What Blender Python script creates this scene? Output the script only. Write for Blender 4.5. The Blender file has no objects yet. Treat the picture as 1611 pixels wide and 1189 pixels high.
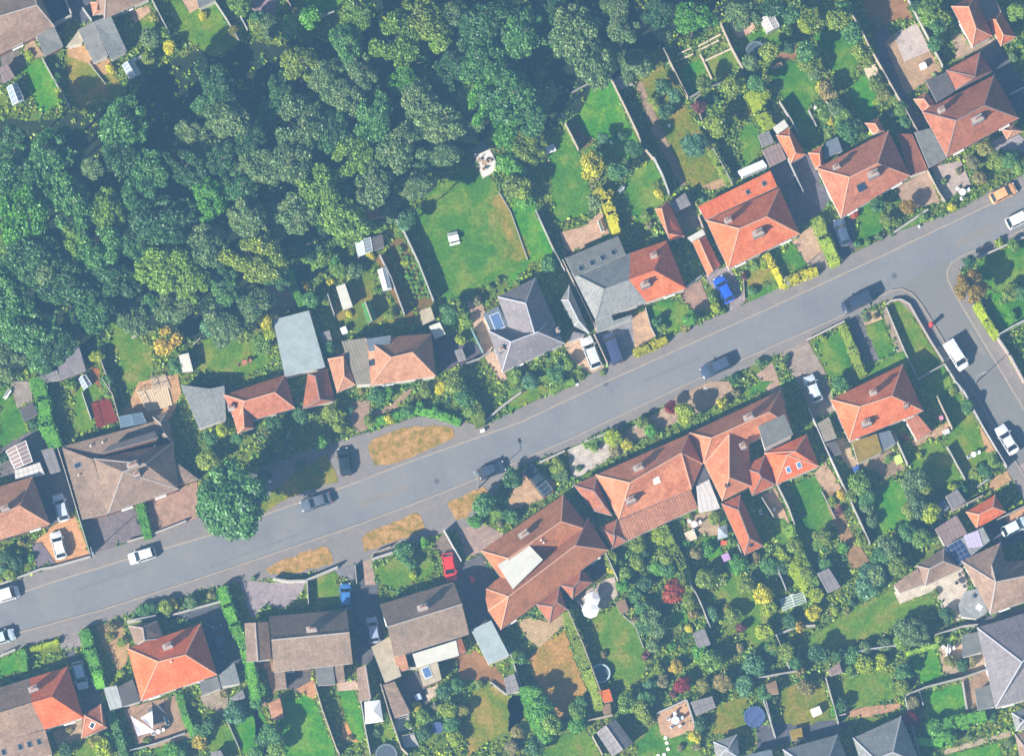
import bpy, math, random
import numpy as np
from mathutils import Vector, Matrix
from mathutils.bvhtree import BVHTree
random.seed(7)
RNG = np.random.default_rng(11)
SC = bpy.context.scene
COL = SC.collection

# ------------------------------------------------------------------ camera
W_M = 146.45            # metres of ground across the picture
H_CAM, D_CAM = 1500.0, 300.0
cam_d = bpy.data.cameras.new('camera')
cam = bpy.data.objects.new('camera', cam_d); COL.objects.link(cam)
cam.location = (0, -D_CAM, H_CAM); cam.rotation_euler = (0, 0, 0)
cam_d.sensor_width = 36; cam_d.lens = 36*H_CAM/W_M
cam_d.shift_x = 0; cam_d.shift_y = D_CAM/W_M
cam_d.clip_start = 10; cam_d.clip_end = 4000
SC.camera = cam
# ------------------------------------------------------------------ light
SUN_EL, SHADOW_AZ = 34.5, 42.0      # shadows fall towards the upper right
az = math.radians(SHADOW_AZ+180)
sv = Vector((math.cos(az)*math.cos(math.radians(SUN_EL)), math.sin(az)*math.cos(math.radians(SUN_EL)), math.sin(math.radians(SUN_EL))))
sd = bpy.data.lights.new('sun', 'SUN'); sd.energy = 5.0; sd.angle = math.radians(0.5); sd.color = (1.0, 0.93, 0.82)
sun = bpy.data.objects.new('sun', sd); COL.objects.link(sun)
sun.rotation_euler = sv.to_track_quat('Z', 'Y').to_euler(); sun.location = (0, 0, 100)
w = bpy.data.worlds.new('World'); SC.world = w; w.use_nodes = True
nt = w.node_tree; sky = nt.nodes.new('ShaderNodeTexSky'); sky.sky_type = 'NISHITA'; sky.sun_disc = False
sky.sun_elevation = math.radians(SUN_EL); sky.sun_rotation = math.atan2(sv.x, sv.y)
nt.links.new(sky.outputs[0], nt.nodes['Background'].inputs[0]); nt.nodes['Background'].inputs[1].default_value = 0.06
vs = SC.view_settings; vs.view_transform = 'Standard'; vs.look = 'None'; vs.gamma = 1; vs.use_curve_mapping = False
vs.exposure = 1.27
HAZE = 0.000165
SC.cycles.volume_bounces = 0
SC.cycles.max_bounces = 4
SC.cycles.filter_width = 1.6

# ------------------------------------------------------------------ coordinates
K = 3.717
X0 = [0, 400, 800, 1191]; Y0 = [0, 300, 600, 869]
def F(t, p):
    """survey point: sheet t (row, column) or None for the whole survey"""
    if t is None: return (p[0], p[1])
    return (X0[t % 10] + p[0]/K, Y0[t//10] + p[1]/K)
def G(p, z=0.0):
    """survey point seen at height z -> ground coordinates in metres"""
    X = (p[0]-805.5)/11.0; Y = (594.5-p[1])/11.0
    k = (H_CAM-z)/H_CAM
    return Vector((X*k, (Y+D_CAM)*k-D_CAM, z))

# ------------------------------------------------------------------ colours and materials
def lin(v):
    v /= 255.0
    return v/12.92 if v <= 0.04045 else ((v+0.055)/1.055)**2.4
VEIL = (0.022, 0.045, 0.080); GAIN = (0.58, 0.56, 0.52)
def S(r, g, b):
    return tuple(min(0.85, max(0.006, (lin(v)-h)*k)) for v, h, k in zip((r, g, b), VEIL, GAIN))
def mul(c, k): return tuple(min(0.9, v*k) for v in c)
MATS = {}
def newmat(name, rough=0.8, spec=0.3):
    m = bpy.data.materials.new(name); m.use_nodes = True
    b = m.node_tree.nodes['Principled BSDF']; b.inputs['Roughness'].default_value = rough
    b.inputs['Specular IOR Level'].default_value = spec
    return m, m.node_tree, b
def N(nt, typ, **kw):
    n = nt.nodes.new(typ)
    for k, v in kw.items():
        if k.startswith('i_'): n.inputs[k[2:].replace('_', ' ')].default_value = v
        else: setattr(n, k, v)
    return n
def ramp(nt, fac, stops):
    r = nt.nodes.new('ShaderNodeValToRGB'); cr = r.color_ramp
    while len(cr.elements) < len(stops): cr.elements.new(0.5)
    for e, (p, c) in zip(cr.elements, stops):
        e.position = p; e.color = (*c, 1)
    nt.links.new(fac, r.inputs[0]); return r.outputs[0]
def noise(nt, vec, scale, detail=3, rough=0.6, dist=0.0):
    n = N(nt, 'ShaderNodeTexNoise'); n.inputs['Scale'].default_value = scale; n.inputs['Detail'].default_value = detail
    n.inputs['Roughness'].default_value = rough; n.inputs['Distortion'].default_value = dist
    nt.links.new(vec, n.inputs['Vector']); return n.outputs['Fac']
def mixc(nt, fac, a, b, mode='MIX'):
    m = nt.nodes.new('ShaderNodeMix'); m.data_type = 'RGBA'; m.blend_type = mode; m.clamp_result = False
    for s, v in ((m.inputs[0], fac), (m.inputs[6], a), (m.inputs[7], b)):
        if isinstance(v, (int, float)): s.default_value = v
        elif isinstance(v, tuple): s.default_value = (*v, 1)
        else: nt.links.new(v, s)
    return m.outputs[2]
def bump(nt, b, h, strength=0.4, dist=0.05):
    n = nt.nodes.new('ShaderNodeBump'); n.inputs['Strength'].default_value = strength; n.inputs['Distance'].default_value = dist
    nt.links.new(h, n.inputs['Height']); nt.links.new(n.outputs[0], b.inputs['Normal'])
def pos(nt):
    return nt.nodes.new('ShaderNodeNewGeometry').outputs['Position']
def cached(f):
    def g(*a, **k):
        key = (f.__name__, a, tuple(sorted(k.items())))
        if key not in MATS: MATS[key] = f(*a, **k)
        return MATS[key]
    return g
@cached
def ground_mat(name, c1, c2, c3, s1=0.5, s2=4.0, fine=14.0, rough=0.95, spread=0.25, grain=0.35, offset=0.0):
    """weathered ground: broad patches of three tones plus fine grain"""
    m, t, b = newmat(name, rough, 0.15); p = pos(t)
    mp = N(t, 'ShaderNodeMapping'); mp.inputs['Location'].default_value = (offset*13.1, offset*7.7, 0); t.links.new(p, mp.inputs[0]); p = mp.outputs[0]
    a = noise(t, p, s1, 4, 0.6, 0.4)
    c = ramp(t, a, [(0.5-spread, c1), (0.5, c2), (0.5+spread, c3)])
    f = noise(t, p, s2, 4, 0.7); g = noise(t, p, fine, 2, 0.7)
    r = ramp(t, f, [(0.25, (1-grain,)*3), (0.75, (1+grain,)*3)])
    r2 = ramp(t, g, [(0.3, (1-grain*0.8,)*3), (0.7, (1+grain*0.8,)*3)])
    c = mixc(t, 1.0, c, r, 'MULTIPLY'); c = mixc(t, 1.0, c, r2, 'MULTIPLY')
    t.links.new(c, b.inputs['Base Color']); bump(t, b, g, 0.5, 0.04); return m
@cached
def plain(name, c, rough=0.6, spec=0.4, metal=0.0, var=0.12):
    m, t, b = newmat(name, rough, spec); b.inputs['Metallic'].default_value = metal
    f = noise(t, pos(t), 2.3, 3, 0.7)
    c = mixc(t, 1.0, c, ramp(t, f, [(0.25, (1-var,)*3), (0.75, (1+var,)*3)]), 'MULTIPLY')
    t.links.new(c, b.inputs['Base Color']); return m
@cached
def paint(name, c, rough=0.22):
    m, t, b = newmat(name, rough, 0.5); b.inputs['Base Color'].default_value = (*c, 1)
    b.inputs['Coat Weight'].default_value = 0.6; b.inputs['Coat Roughness'].default_value = 0.08; return m
@cached
def glass(name, c=(0.02, 0.03, 0.045), rough=0.08):
    m, t, b = newmat(name, rough, 0.8); b.inputs['Base Color'].default_value = (*c, 1); return m
@cached
def tile_mat(name, c1, c2, c3, pant=0.0, moss=0.0, tw=0.33, th=0.30):
    """clay or concrete tiles laid in courses up the slope (UV in metres)"""
    m, t, b = newmat(name, 0.8, 0.2)
    uv = N(t, 'ShaderNodeUVMap'); uv.uv_map = 'uv'
    br = N(t, 'ShaderNodeTexBrick'); br.offset = 0.5
    for k, v in (('Scale', 1.0), ('Brick Width', tw), ('Row Height', th), ('Mortar Size', 0.022), ('Bias', 0.0), ('Mortar Smooth', 0.3)): br.inputs[k].default_value = v
    br.inputs['Color1'].default_value = (*mul(c1, 0.86), 1); br.inputs['Color2'].default_value = (*mul(c1, 1.14), 1); br.inputs['Mortar'].default_value = (*mul(c1, 0.5), 1)
    t.links.new(uv.outputs[0], br.inputs['Vector'])
    p = pos(t); a = noise(t, p, 0.45, 4, 0.65, 0.5); n2 = noise(t, p, 2.6, 4, 0.75)
    tone = ramp(t, a, [(0.3, mul(c2, 1/max(c1[0], .01))), (0.5, (1, 1, 1)), (0.72, mul(c3, 1/max(c1[0], .01)))])
    # tones are relative multipliers per channel
    tone = ramp(t, a, [(0.3, tuple(x/max(y, .01) for x, y in zip(c2, c1))), (0.5, (1, 1, 1)), (0.72, tuple(x/max(y, .01) for x, y in zip(c3, c1)))])
    c = mixc(t, 1.0, br.outputs[0], tone, 'MULTIPLY')
    c = mixc(t, 1.0, c, ramp(t, n2, [(0.3, (0.78,)*3), (0.7, (1.2,)*3)]), 'MULTIPLY')
    # rain streaks running down the slope
    mp = N(t, 'ShaderNodeMapping'); mp.inputs['Scale'].default_value = (3.2, 0.25, 1); t.links.new(uv.outputs[0], mp.inputs[0])
    st = noise(t, mp.outputs[0], 1.0, 3, 0.6)
    c = mixc(t, 1.0, c, ramp(t, st, [(0.35, (0.88,)*3), (0.7, (1.1,)*3)]), 'MULTIPLY')
    if moss > 0:
        mo = noise(t, p, 5.5, 4, 0.8); c = mixc(t, ramp(t, mo, [(0.62-moss*0.1, (0, 0, 0)), (0.72, (0.8,)*3)]), c, (0.16, 0.15, 0.06))
    h = br.outputs['Fac']
    if pant > 0:
        wv = N(t, 'ShaderNodeTexWave'); wv.bands_direction = 'X'; wv.inputs['Scale'].default_value = 0.5*pant
        t.links.new(uv.outputs[0], wv.inputs['Vector'])
        c = mixc(t, 1.0, c, ramp(t, wv.outputs['Fac'], [(0.1, (0.72,)*3), (0.6, (1.12,)*3)]), 'MULTIPLY'); h = wv.outputs['Fac']
    t.links.new(c, b.inputs['Base Color']); bump(t, b, h, 0.3, 0.03); return m
@cached
def felt_mat(name, c, lines=0.0, var=0.25, stain=(0.5, 0.5, 0.5), rough=0.8):
    """flat roofs: felt or sheet with ponding stains, optional sheet seams"""
    m, t, b = newmat(name, rough, 0.3)
    uv = N(t, 'ShaderNodeUVMap'); uv.uv_map = 'uv'; p = pos(t)
    a = noise(t, p, 0.8, 5, 0.65, 0.6); f = noise(t, p, 6.0, 3, 0.7)
    col = mixc(t, 1.0, c, ramp(t, a, [(0.3, (1-var,)*3), (0.7, (1+var,)*3)]), 'MULTIPLY')
    col = mixc(t, 1.0, col, ramp(t, f, [(0.3, (1-var*.6,)*3), (0.7, (1+var*.6,)*3)]), 'MULTIPLY')
    s = noise(t, p, 1.7, 5, 0.8); col = mixc(t, ramp(t, s, [(0.58, (0, 0, 0)), (0.68, (0.5,)*3)]), col, tuple(x*y for x, y in zip(c, stain)))
    if lines > 0:
        br = N(t, 'ShaderNodeTexBrick'); br.offset = 0
        for k, v in (('Scale', 1.0), ('Brick Width', lines), ('Row Height', 60.0), ('Mortar Size', 0.05)): br.inputs[k].default_value = v
        br.inputs['Color1'].default_value = (1, 1, 1, 1); br.inputs['Color2'].default_value = (.93, .93, .93, 1); br.inputs['Mortar'].default_value = (.6, .6, .6, 1)
        t.links.new(uv.outputs[0], br.inputs['Vector']); col = mixc(t, 1.0, col, br.outputs[0], 'MULTIPLY')
    t.links.new(col, b.inputs['Base Color']); return m
@cached
def paving_mat(name, c, size=0.6, var=0.22, joint=0.6, ang=0.40):
    m, t, b = newmat(name, 0.85, 0.2); p = pos(t)
    mp = N(t, 'ShaderNodeMapping'); mp.inputs['Rotation'].default_value = (0, 0, -ang); t.links.new(p, mp.inputs[0])
    br = N(t, 'ShaderNodeTexBrick')
    for k, v in (('Scale', 1.0), ('Brick Width', size), ('Row Height', size*0.8), ('Mortar Size', 0.02)): br.inputs[k].default_value = v
    br.inputs['Color1'].default_value = (*mul(c, 0.88), 1); br.inputs['Color2'].default_value = (*mul(c, 1.12), 1); br.inputs['Mortar'].default_value = (*mul(c, joint), 1)
    t.links.new(mp.outputs[0], br.inputs['Vector'])
    a = noise(t, p, 0.9, 4, 0.7, 0.4); f = noise(t, p, 9.0, 3, 0.7)
    col = mixc(t, 1.0, br.outputs[0], ramp(t, a, [(0.3, (1-var,)*3), (0.7, (1+var,)*3)]), 'MULTIPLY')
    col = mixc(t, 1.0, col, ramp(t, f, [(0.3, (1-var*.7,)*3), (0.7, (1+var*.7,)*3)]), 'MULTIPLY')
    t.links.new(col, b.inputs['Base Color']); return m
@cached
def leaf_mat(name, c, c2, trans=0.25):
    """leaves: each leaf cluster takes its own tone between two colours"""
    m = bpy.data.materials.new(name); m.use_nodes = True; t = m.node_tree; t.nodes.remove(t.nodes['Principled BSDF'])
    g = t.nodes.new('ShaderNodeNewGeometry')
    oi = t.nodes.new('ShaderNodeObjectInfo')
    a = noise(t, g.outputs['Position'], 0.55, 3, 0.6)
    base = mixc(t, ramp(t, a, [(0.35, (0, 0, 0)), (0.65, (1, 1, 1))]), c, c2)
    v = ramp(t, g.outputs['Random Per Island'], [(0.0, (0.62,)*3), (0.5, (0.95, 0.97, 0.95)), (0.85, (1.25, 1.25, 1.2)), (1.0, (1.7, 1.7, 1.65))])
    col = mixc(t, 1.0, base, v, 'MULTIPLY')
    v2 = ramp(t, oi.outputs['Random'], [(0.0, (0.82, 0.86, 0.9)), (1.0, (1.16, 1.12, 1.08))]); col = mixc(t, 1.0, col, v2, 'MULTIPLY')
    d = t.nodes.new('ShaderNodeBsdfDiffuse'); tr = t.nodes.new('ShaderNodeBsdfTranslucent'); gl = t.nodes.new('ShaderNodeBsdfGlossy'); gl.inputs['Roughness'].default_value = 0.45
    gl.inputs['Color'].default_value = (0.8, 0.85, 0.9, 1)
    t.links.new(col, d.inputs[0]); t.links.new(col, tr.inputs[0])
    mx = t.nodes.new('ShaderNodeMixShader'); mx.inputs[0].default_value = trans
    t.links.new(d.outputs[0], mx.inputs[1]); t.links.new(tr.outputs[0], mx.inputs[2])
    m2 = t.nodes.new('ShaderNodeMixShader'); m2.inputs[0].default_value = 0.04
    t.links.new(mx.outputs[0], m2.inputs[1]); t.links.new(gl.outputs[0], m2.inputs[2])
    t.links.new(m2.outputs[0], t.nodes['Material Output'].inputs[0]); return m

# ------------------------------------------------------------------ objects
def link(name, me, parent=None):
    o = bpy.data.objects.new(name, me); COL.objects.link(o)
    if parent is not None: o.parent = parent
    return o
class MB:
    """collects vertices and faces (world coordinates) for ONE mesh"""
    def __init__(s): s.v = []; s.f = []; s.m = []; s.uv = {}
    def face(s, pts, mi=0):
        i = len(s.v); s.v += [Vector(p) for p in pts]; s.f.append(list(range(i, i+len(pts)))); s.m.append(mi)
    def box(s, c, size, rot=0.0, mi=0, taper=1.0):
        x, y, z = [d/2 for d in size]; R = Matrix.Rotation(rot, 3, 'Z'); c = Vector(c); i = len(s.v)
        for dz, k in ((-z, 1), (z, taper)):
            for dx, dy in ((-x, -y), (x, -y), (x, y), (-x, y)): s.v.append(c+R@Vector((dx*k, dy*k, dz)))
        for f in ((3, 2, 1, 0), (4, 5, 6, 7), (0, 1, 5, 4), (1, 2, 6, 5), (2, 3, 7, 6), (3, 0, 4, 7)):
            s.f.append([i+k for k in f]); s.m.append(mi)
    def bar(s, a, b, w, mi=0, n=6, w2=None):
        a, b = Vector(a), Vector(b); d = (b-a)
        if d.length < 1e-6: return
        q = d.to_track_quat('Z', 'Y'); w2 = w if w2 is None else w2; i = len(s.v)
        for p, r in ((a, w), (b, w2)):
            for k in range(n):
                t = 2*math.pi*k/n; s.v.append(p+q@Vector((math.cos(t)*r, math.sin(t)*r, 0)))
        for k in range(n):
            j = (k+1) % n; s.f.append([i+k, i+j, i+n+j, i+n+k]); s.m.append(mi)
        s.f.append([i+k for k in range(n)][::-1]); s.m.append(mi); s.f.append([i+n+k for k in range(n)]); s.m.append(mi)
    def ring(s, c, r, w, h, mi=0, n=28):
        c = Vector(c); i = len(s.v)
        for k in range(n):
            t = 2*math.pi*k/n; d = Vector((math.cos(t), math.sin(t), 0))
            s.v += [c+d*r, c+d*(r+w), c+d*(r+w)+Vector((0, 0, h)), c+d*r+Vector((0, 0, h))]
        for k in range(n):
            a = i+4*k; b = i+4*((k+1) % n)
            for q in range(4):
                s.f.append([a+q, b+q, b+(q+1) % 4, a+(q+1) % 4]); s.m.append(mi)
    def disc(s, c, r, mi=0, n=24, dz=0.0):
        c = Vector(c); pts = [c+Vector((math.cos(2*math.pi*k/n)*r, math.sin(2*math.pi*k/n)*r, 0)) for k in range(n)]
        if dz == 0: s.face(pts, mi)
        else:
            for k in range(n): s.face([pts[k], pts[(k+1) % n], c+Vector((0, 0, dz))], mi)
    def prism(s, pts, z0, z1, mi=0):
        a = [Vector((p[0], p[1], z0)) for p in pts]; b = [Vector((p[0], p[1], z1)) for p in pts]
        s.face(b, mi); s.face(a[::-1], mi)
        for k in range(len(pts)):
            j = (k+1) % len(pts); s.face([a[k], a[j], b[j], b[k]], mi)
    def build(s, name, mats, parent=None, smooth=False, uv=False):
        off = parent_world(parent) if parent is not None else Vector()
        me = bpy.data.meshes.new(name); me.from_pydata([v-off for v in s.v], [], s.f)
        for m in (mats if isinstance(mats, (list, tuple)) else [mats]): me.materials.append(m)
        me.polygons.foreach_set('material_index', s.m)
        if uv: slope_uv(me)
        if smooth: me.polygons.foreach_set('use_smooth', [True]*len(s.f))
        me.update()
        return link(name, me, parent)
def parent_world(o):
    v = Vector()
    while o is not None: v += o.location; o = o.parent
    return v
def slope_uv(me):
    l = me.uv_layers.new(name='uv')
    for p in me.polygons:
        n = p.normal; h = Vector((-n.y, n.x, 0))
        if h.length < 0.03: h = Vector((math.cos(0.4), math.sin(0.4), 0))
        h.normalize(); u = n.cross(h)
        for li in p.loop_indices:
            co = me.vertices[me.loops[li].vertex_index].co
            l.data[li].uv = (co.dot(h), co.dot(u))
USED = {}
def tag(o, label, cat, group=None):
    o['label'] = label; o['category'] = cat
    if group: o['group'] = group
    USED.setdefault(label, []).append((o.name, group))
    return o
def thing(name, loc, label, cat, group=None):
    o = link(name, None); o.location = loc; o.empty_display_size = 0.3
    return tag(o, label, cat, group)

# ------------------------------------------------------------------ places used to describe where small things stand
LM = [(1139, 455, 'the bright blue car'), (708, 892, 'the red car'), (1578, 305, 'the orange car'), (1504, 558, 'the white van'),
 (1463, 512, 'the red post box'), (713, 376, 'the lawn furniture set'), (765, 250, 'the pale woodland terrace'), (475, 540, 'the pale green flat roof'),
 (835, 510, 'the purple slate roof'), (945, 415, 'the four-skylight grey roof'), (1040, 430, 'the half red roof'), (1190, 345, 'the bright orange hipped roof'),
 (1360, 270, 'the red roof with solar square'), (1530, 190, 'the big brown-red roof'), (205, 735, 'the wide brown roof'), (30, 800, 'the left-edge orange roof'),
 (268, 1040, 'the vivid orange roof'), (490, 1010, 'the brown gable roof'), (665, 960, 'the long grey-brown gable roof'), (820, 890, 'the white roof panel'),
 (1010, 740, 'the long orange terrace roof'), (1220, 690, 'the grey dormer'), (1378, 630, 'the corner orange roof'), (1527, 451, 'the autumn corner tree'),
 (1059, 930, 'the red maple'), (945, 1058, 'the round pool'), (1186, 1127, 'the blue trampoline'), (1062, 1132, 'the round brick terrace'),
 (228, 1138, 'the lilac shade sails'), (1575, 1040, 'the lilac grey roof'), (1500, 925, 'the white patio'), (365, 785, 'the big roadside tree'),
 (645, 695, 'the straw-coloured verge'), (1433, 75, 'the white gravel pad'), (935, 265, 'the yellow tree'), (261, 537, 'the golden weeping tree'),
 (640, 430, 'the vegetable plot'), (542, 468, 'the long white shed'), (1510, 865, 'the solar panels'), (588, 1110, 'the white gazebo'),
 (400, 400, 'the pale yellowing oak'), (25, 148, 'the top left greenhouse'), (205, 108, 'the white cold frame'), (665, 30, 'the golden brown oak'),
 (1166, 825, 'the narrow red outbuilding'), (1150, 92, 'the raised beds'), (965, 1158, 'the two-tone shed roof'), (1455, 1140, 'the grey hip roof'),
 (70, 1110, 'the half orange roof'), (150, 145, 'the yellowing lawn'), (1550, 30, 'the top right orange roof'), (1255, 40, 'the lime green tree'),
 (420, 635, 'the small red roof'), (615, 565, 'the pink-brown roof'), (735, 1040, 'the bare earth patch'), (1300, 990, 'the long lower lawn'),
 (1553, 803, 'the small orange outbuilding'), (945, 20, 'the top edge oaks'), (60, 350, 'the left woodland'), (250, 350, 'the middle woodland'), (560, 200, 'the upper woodland')]
def near(p, k=0, skip=()):
    c = sorted(((math.hypot(p[0]-a, p[1]-b), a, b, n) for a, b, n in LM if n not in skip))[k]
    d, a, b, n = c; dx, dy = p[0]-a, b-p[1]
    if d < 10: return 'beside '+n, d
    ang = math.degrees(math.atan2(dy, dx)) % 360
    w = ['right of', 'up and right of', 'above', 'up and left of', 'left of', 'down and left of', 'below', 'down and right of'][int((ang+22.5)//45) % 8]
    return ('just ' if d < 42 else '' if d < 95 else 'well ') + w + ' ' + n, d
def auto(adj, p, skip=()):
    """adj = how it looks; the rest says where it stands; always different from every label used before"""
    tries = [adj+' '+near(p, 0, skip)[0]]
    for k in (1, 2, 3): tries.append(adj+' '+near(p, k, skip)[0])
    n = [near(p, k, skip)[0].split('the ', 1)[1] for k in range(4)]
    tries += [f'{adj} between the {n[0]} and the {n[1]}', f'{adj} between the {n[0]} and the {n[2]}', f'{adj} between the {n[1]} and the {n[2]}', f'{adj} between the {n[0]} and the {n[3]}']
    for t in tries:
        if t not in USED and len(t.split()) <= 16: return t
    for extra in ('low', 'rounded', 'leafy', 'spreading', 'dense', 'loose', 'uneven', 'bushy', 'narrow', 'wispy', 'shaggy', 'neat'):
        for t in tries:
            t = extra+' '+t
            if t not in USED and len(t.split()) <= 16: return t
    return tries[0]
# ------------------------------------------------------------------ ground sheets
POLY = []                      # every paved, mown or built footprint (survey points): nothing wild grows there
def densify(pts, step, jit, rnd):
    out = []
    for i in range(len(pts)):
        a, b = Vector(pts[i]), Vector(pts[(i+1) % len(pts)]); n = max(1, int((b-a).length/step))
        for k in range(n):
            p = a.lerp(b, k/n)
            if jit and k: p += Vector((rnd.uniform(-jit, jit), rnd.uniform(-jit, jit)))
            out.append((p.x, p.y))
    return out
SHEET = {}
BASEZ = {'soil': 0.02, 'yard': 0.03, 'drive': 0.05, 'lawn': 0.07, 'path': 0.10, 'patio': 0.14}
def sheet(name, t, pts, mat, lvl=None, jit=0.0, grow=True):
    lvl = lvl or name
    z = BASEZ.get(lvl, 0.05) + 0.004*(SHEET.get(lvl, 0) % 9)*(1 if lvl in BASEZ else 1); SHEET[lvl] = SHEET.get(lvl, 0)+1
    fp = [F(t, p) for p in pts]; POLY.append(fp)
    fp = densify(fp, 7, jit*11, random) if jit else fp
    g = [G(p) for p in fp]
    mb = MB(); mb.prism([(v.x, v.y) for v in g], 0.0, z)
    o = mb.build(name, mat); o['kind'] = 'structure'; return o
C = S
M_ground = ground_mat('garden soil', C(104, 138, 84), C(124, 152, 92), C(148, 156, 108), 0.35, 2.5, 11.0)
M_road = ground_mat('worn asphalt', C(146, 155, 170), C(156, 164, 177), C(166, 171, 180), 0.16, 1.3, 13.0, 0.9, 0.25, 0.09)
M_side = ground_mat('side road asphalt', C(146, 153, 162), C(152, 158, 166), C(158, 163, 170), 0.15, 1.2, 16.0, 0.9, 0.3, 0.07)
M_pave = ground_mat('footway asphalt', C(152, 156, 165), C(162, 162, 169), C(176, 170, 172), 0.35, 1.6, 12.0, 0.9, 0.3, 0.13)
M_kerb = ground_mat('kerb stone', C(190, 182, 178), C(202, 192, 186), C(180, 174, 174), 0.8, 3.0, 12.0, 0.9, 0.3, 0.10)
def lawn_mat(k, i=0):
    pal = {'g': ((80, 142, 76), (98, 152, 80), (134, 164, 94)), 'b': ((76, 152, 70), (94, 162, 78), (122, 172, 90)),
           'm': ((96, 146, 80), (116, 156, 86), (150, 160, 100)), 'y': ((116, 146, 76), (148, 154, 90), (176, 160, 106)),
           'd': ((166, 150, 100), (188, 156, 108), (206, 164, 120)), 'o': ((108, 140, 76), (134, 148, 84), (162, 152, 100))}[k]
    return ground_mat('grass '+k+str(i), *[mul(C(*c), 1.08) for c in pal], 0.33 if k != 'g' else 0.25, 2.2, 4.6, 1.0, 0.13, 0.36, float(i))
def lawn(t, pts, k='g', i=0, jit=0.22): return sheet('lawn', t, pts, lawn_mat(k, i % 3), 'lawn', jit)
M_soil = ground_mat('bare soil', C(150, 120, 100), C(176, 140, 116), C(196, 160, 134), 0.7, 3.0, 10.0, grain=0.25)
def pav(r, g, b, size=0.6): return paving_mat('paving %d %d %d' % (r, g, b), tuple(min(.8, v*(1.25 if r > 150 else 1.0)) for v in C(r, g, b)), size)

g = MB(); g.face([(-420, -420, 0), (420, -420, 0), (420, 420, 0), (-420, 420, 0)]); o = g.build('ground', M_ground); o['kind'] = 'structure'

KN = [(-60, 962), (0, 944), (78, 917), (196, 881), (334, 841), (446, 799), (518, 775), (640, 728), (820, 664), (951, 602), (1220, 481), (1400, 397), (1562, 320), (1680, 262)]
KS = [(-60, 1020), (0, 1003), (161, 959), (300, 914), (400, 881), (570, 823), (696, 775), (820, 724), (908, 686), (1077, 606), (1191, 556), (1300, 508), (1360, 480), (1385, 466), (1403, 457), (1420, 455), (1436, 463), (1450, 480), (1476, 523), (1520, 597), (1565, 672), (1640, 797)]
KE = [(1660, 860), (1595, 617), (1538, 523), (1500, 458), (1491, 440), (1490, 426), (1497, 413), (1515, 402), (1568, 380), (1690, 327)]
KE = [(1700, 790), (1595, 617), (1538, 523), (1500, 458), (1491, 440), (1490, 426), (1497, 413), (1515, 402), (1568, 380), (1690, 327)]
road = KN + KE[::-1][:8] + [(1500, 458), (1440, 440)] + [(1403, 457)] + KS[::-1][8:]
def road_sheet(name, pts, z, mat):
    POLY.append(pts); mb = MB(); mb.face([G(p, 0)+Vector((0, 0, z)) for p in pts]); o = mb.build(name, mat); o['kind'] = 'structure'; return o
road_sheet('road', [(-60, 962)]+KN[1:]+[(1690, 327), (1568, 380), (1515, 402), (1497, 413), (1480, 416), (1430, 440), (1400, 459)]+KS[:14][::-1], 0.010, M_road)
road_sheet('side_road', [(1400, 459), (1430, 440), (1480, 416), (1497, 413), (1490, 426), (1491, 440), (1500, 458), (1538, 523), (1595, 617), (1700, 790), (1640, 797), (1565, 672), (1520, 597), (1476, 523), (1450, 480), (1436, 463), (1420, 455), (1403, 457)], 0.014, M_side)
def slab(name, pts, mat, z=0.12):
    POLY.append(pts); mb = MB(); mb.prism([tuple(G(p)[:2]) for p in pts], 0.0, z); o = mb.build(name, mat); o['kind'] = 'structure'; return o
PN = [(-60, 938), (0, 920), (89, 890), (145, 870), (229, 846), (293, 822), (330, 808), (400, 740), (470, 712), (515, 700), (575, 681), (658, 655), (700, 656), (758, 671), (800, 651), (908, 600), (956, 574), (999, 558), (1069, 523), (1191, 470), (1352, 394), (1406, 367), (1506, 332), (1560, 300), (1680, 240)]
slab('pavement', KN + PN[::-1], M_pave)
PS = [(-60, 1048), (0, 1030), (129, 990), (188, 971), (336, 923), (400, 912), (430, 912), (532, 893), (585, 880), (699, 837), (740, 828), (757, 812), (800, 742), (848, 722), (921, 694), (972, 672), (1070, 627), (1191, 572), (1269, 537), (1328, 507), (1388, 475), (1400, 471), (1415, 474), (1430, 488), (1445, 507), (1478, 560), (1530, 650), (1590, 750), (1625, 810)]
slab('pavement', KS + PS[::-1], M_pave)
slab('pavement', KE + [(1690, 345), (1611, 377), (1533, 408), (1512, 422), (1510, 445), (1533, 478), (1570, 535), (1640, 650), (1720, 775)], M_pave)
def kerb(pts):
    mb = MB()
    for a, b in zip(pts[:-1], pts[1:]):
        a, b = G(a), G(b); d = (b-a); L = d.length; mb.box(((a+b)/2)+Vector((0, 0, 0.07)), (L+0.02, 0.19, 0.132), math.atan2(d.y, d.x))
    o = mb.build('kerb', M_kerb); o['kind'] = 'structure'
kerb(KN); kerb(KS); kerb(KE)
# manholes and worn patches are flush road furniture
for k, p in enumerate([(687, 757), (953, 604), (1407, 434), (1380, 464)]):
    mb = MB(); c = G(p)+Vector((0, 0, 0.02)); mb.disc(c, 0.33); mb.ring(c, 0.33, 0.05, 0.01)
    tag(mb.build('manhole_cover', plain('cast iron', (0.10, 0.10, 0.11), 0.6)), auto('dark round iron manhole cover in the road', p), 'manhole cover', 'manhole covers in the road')
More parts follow.
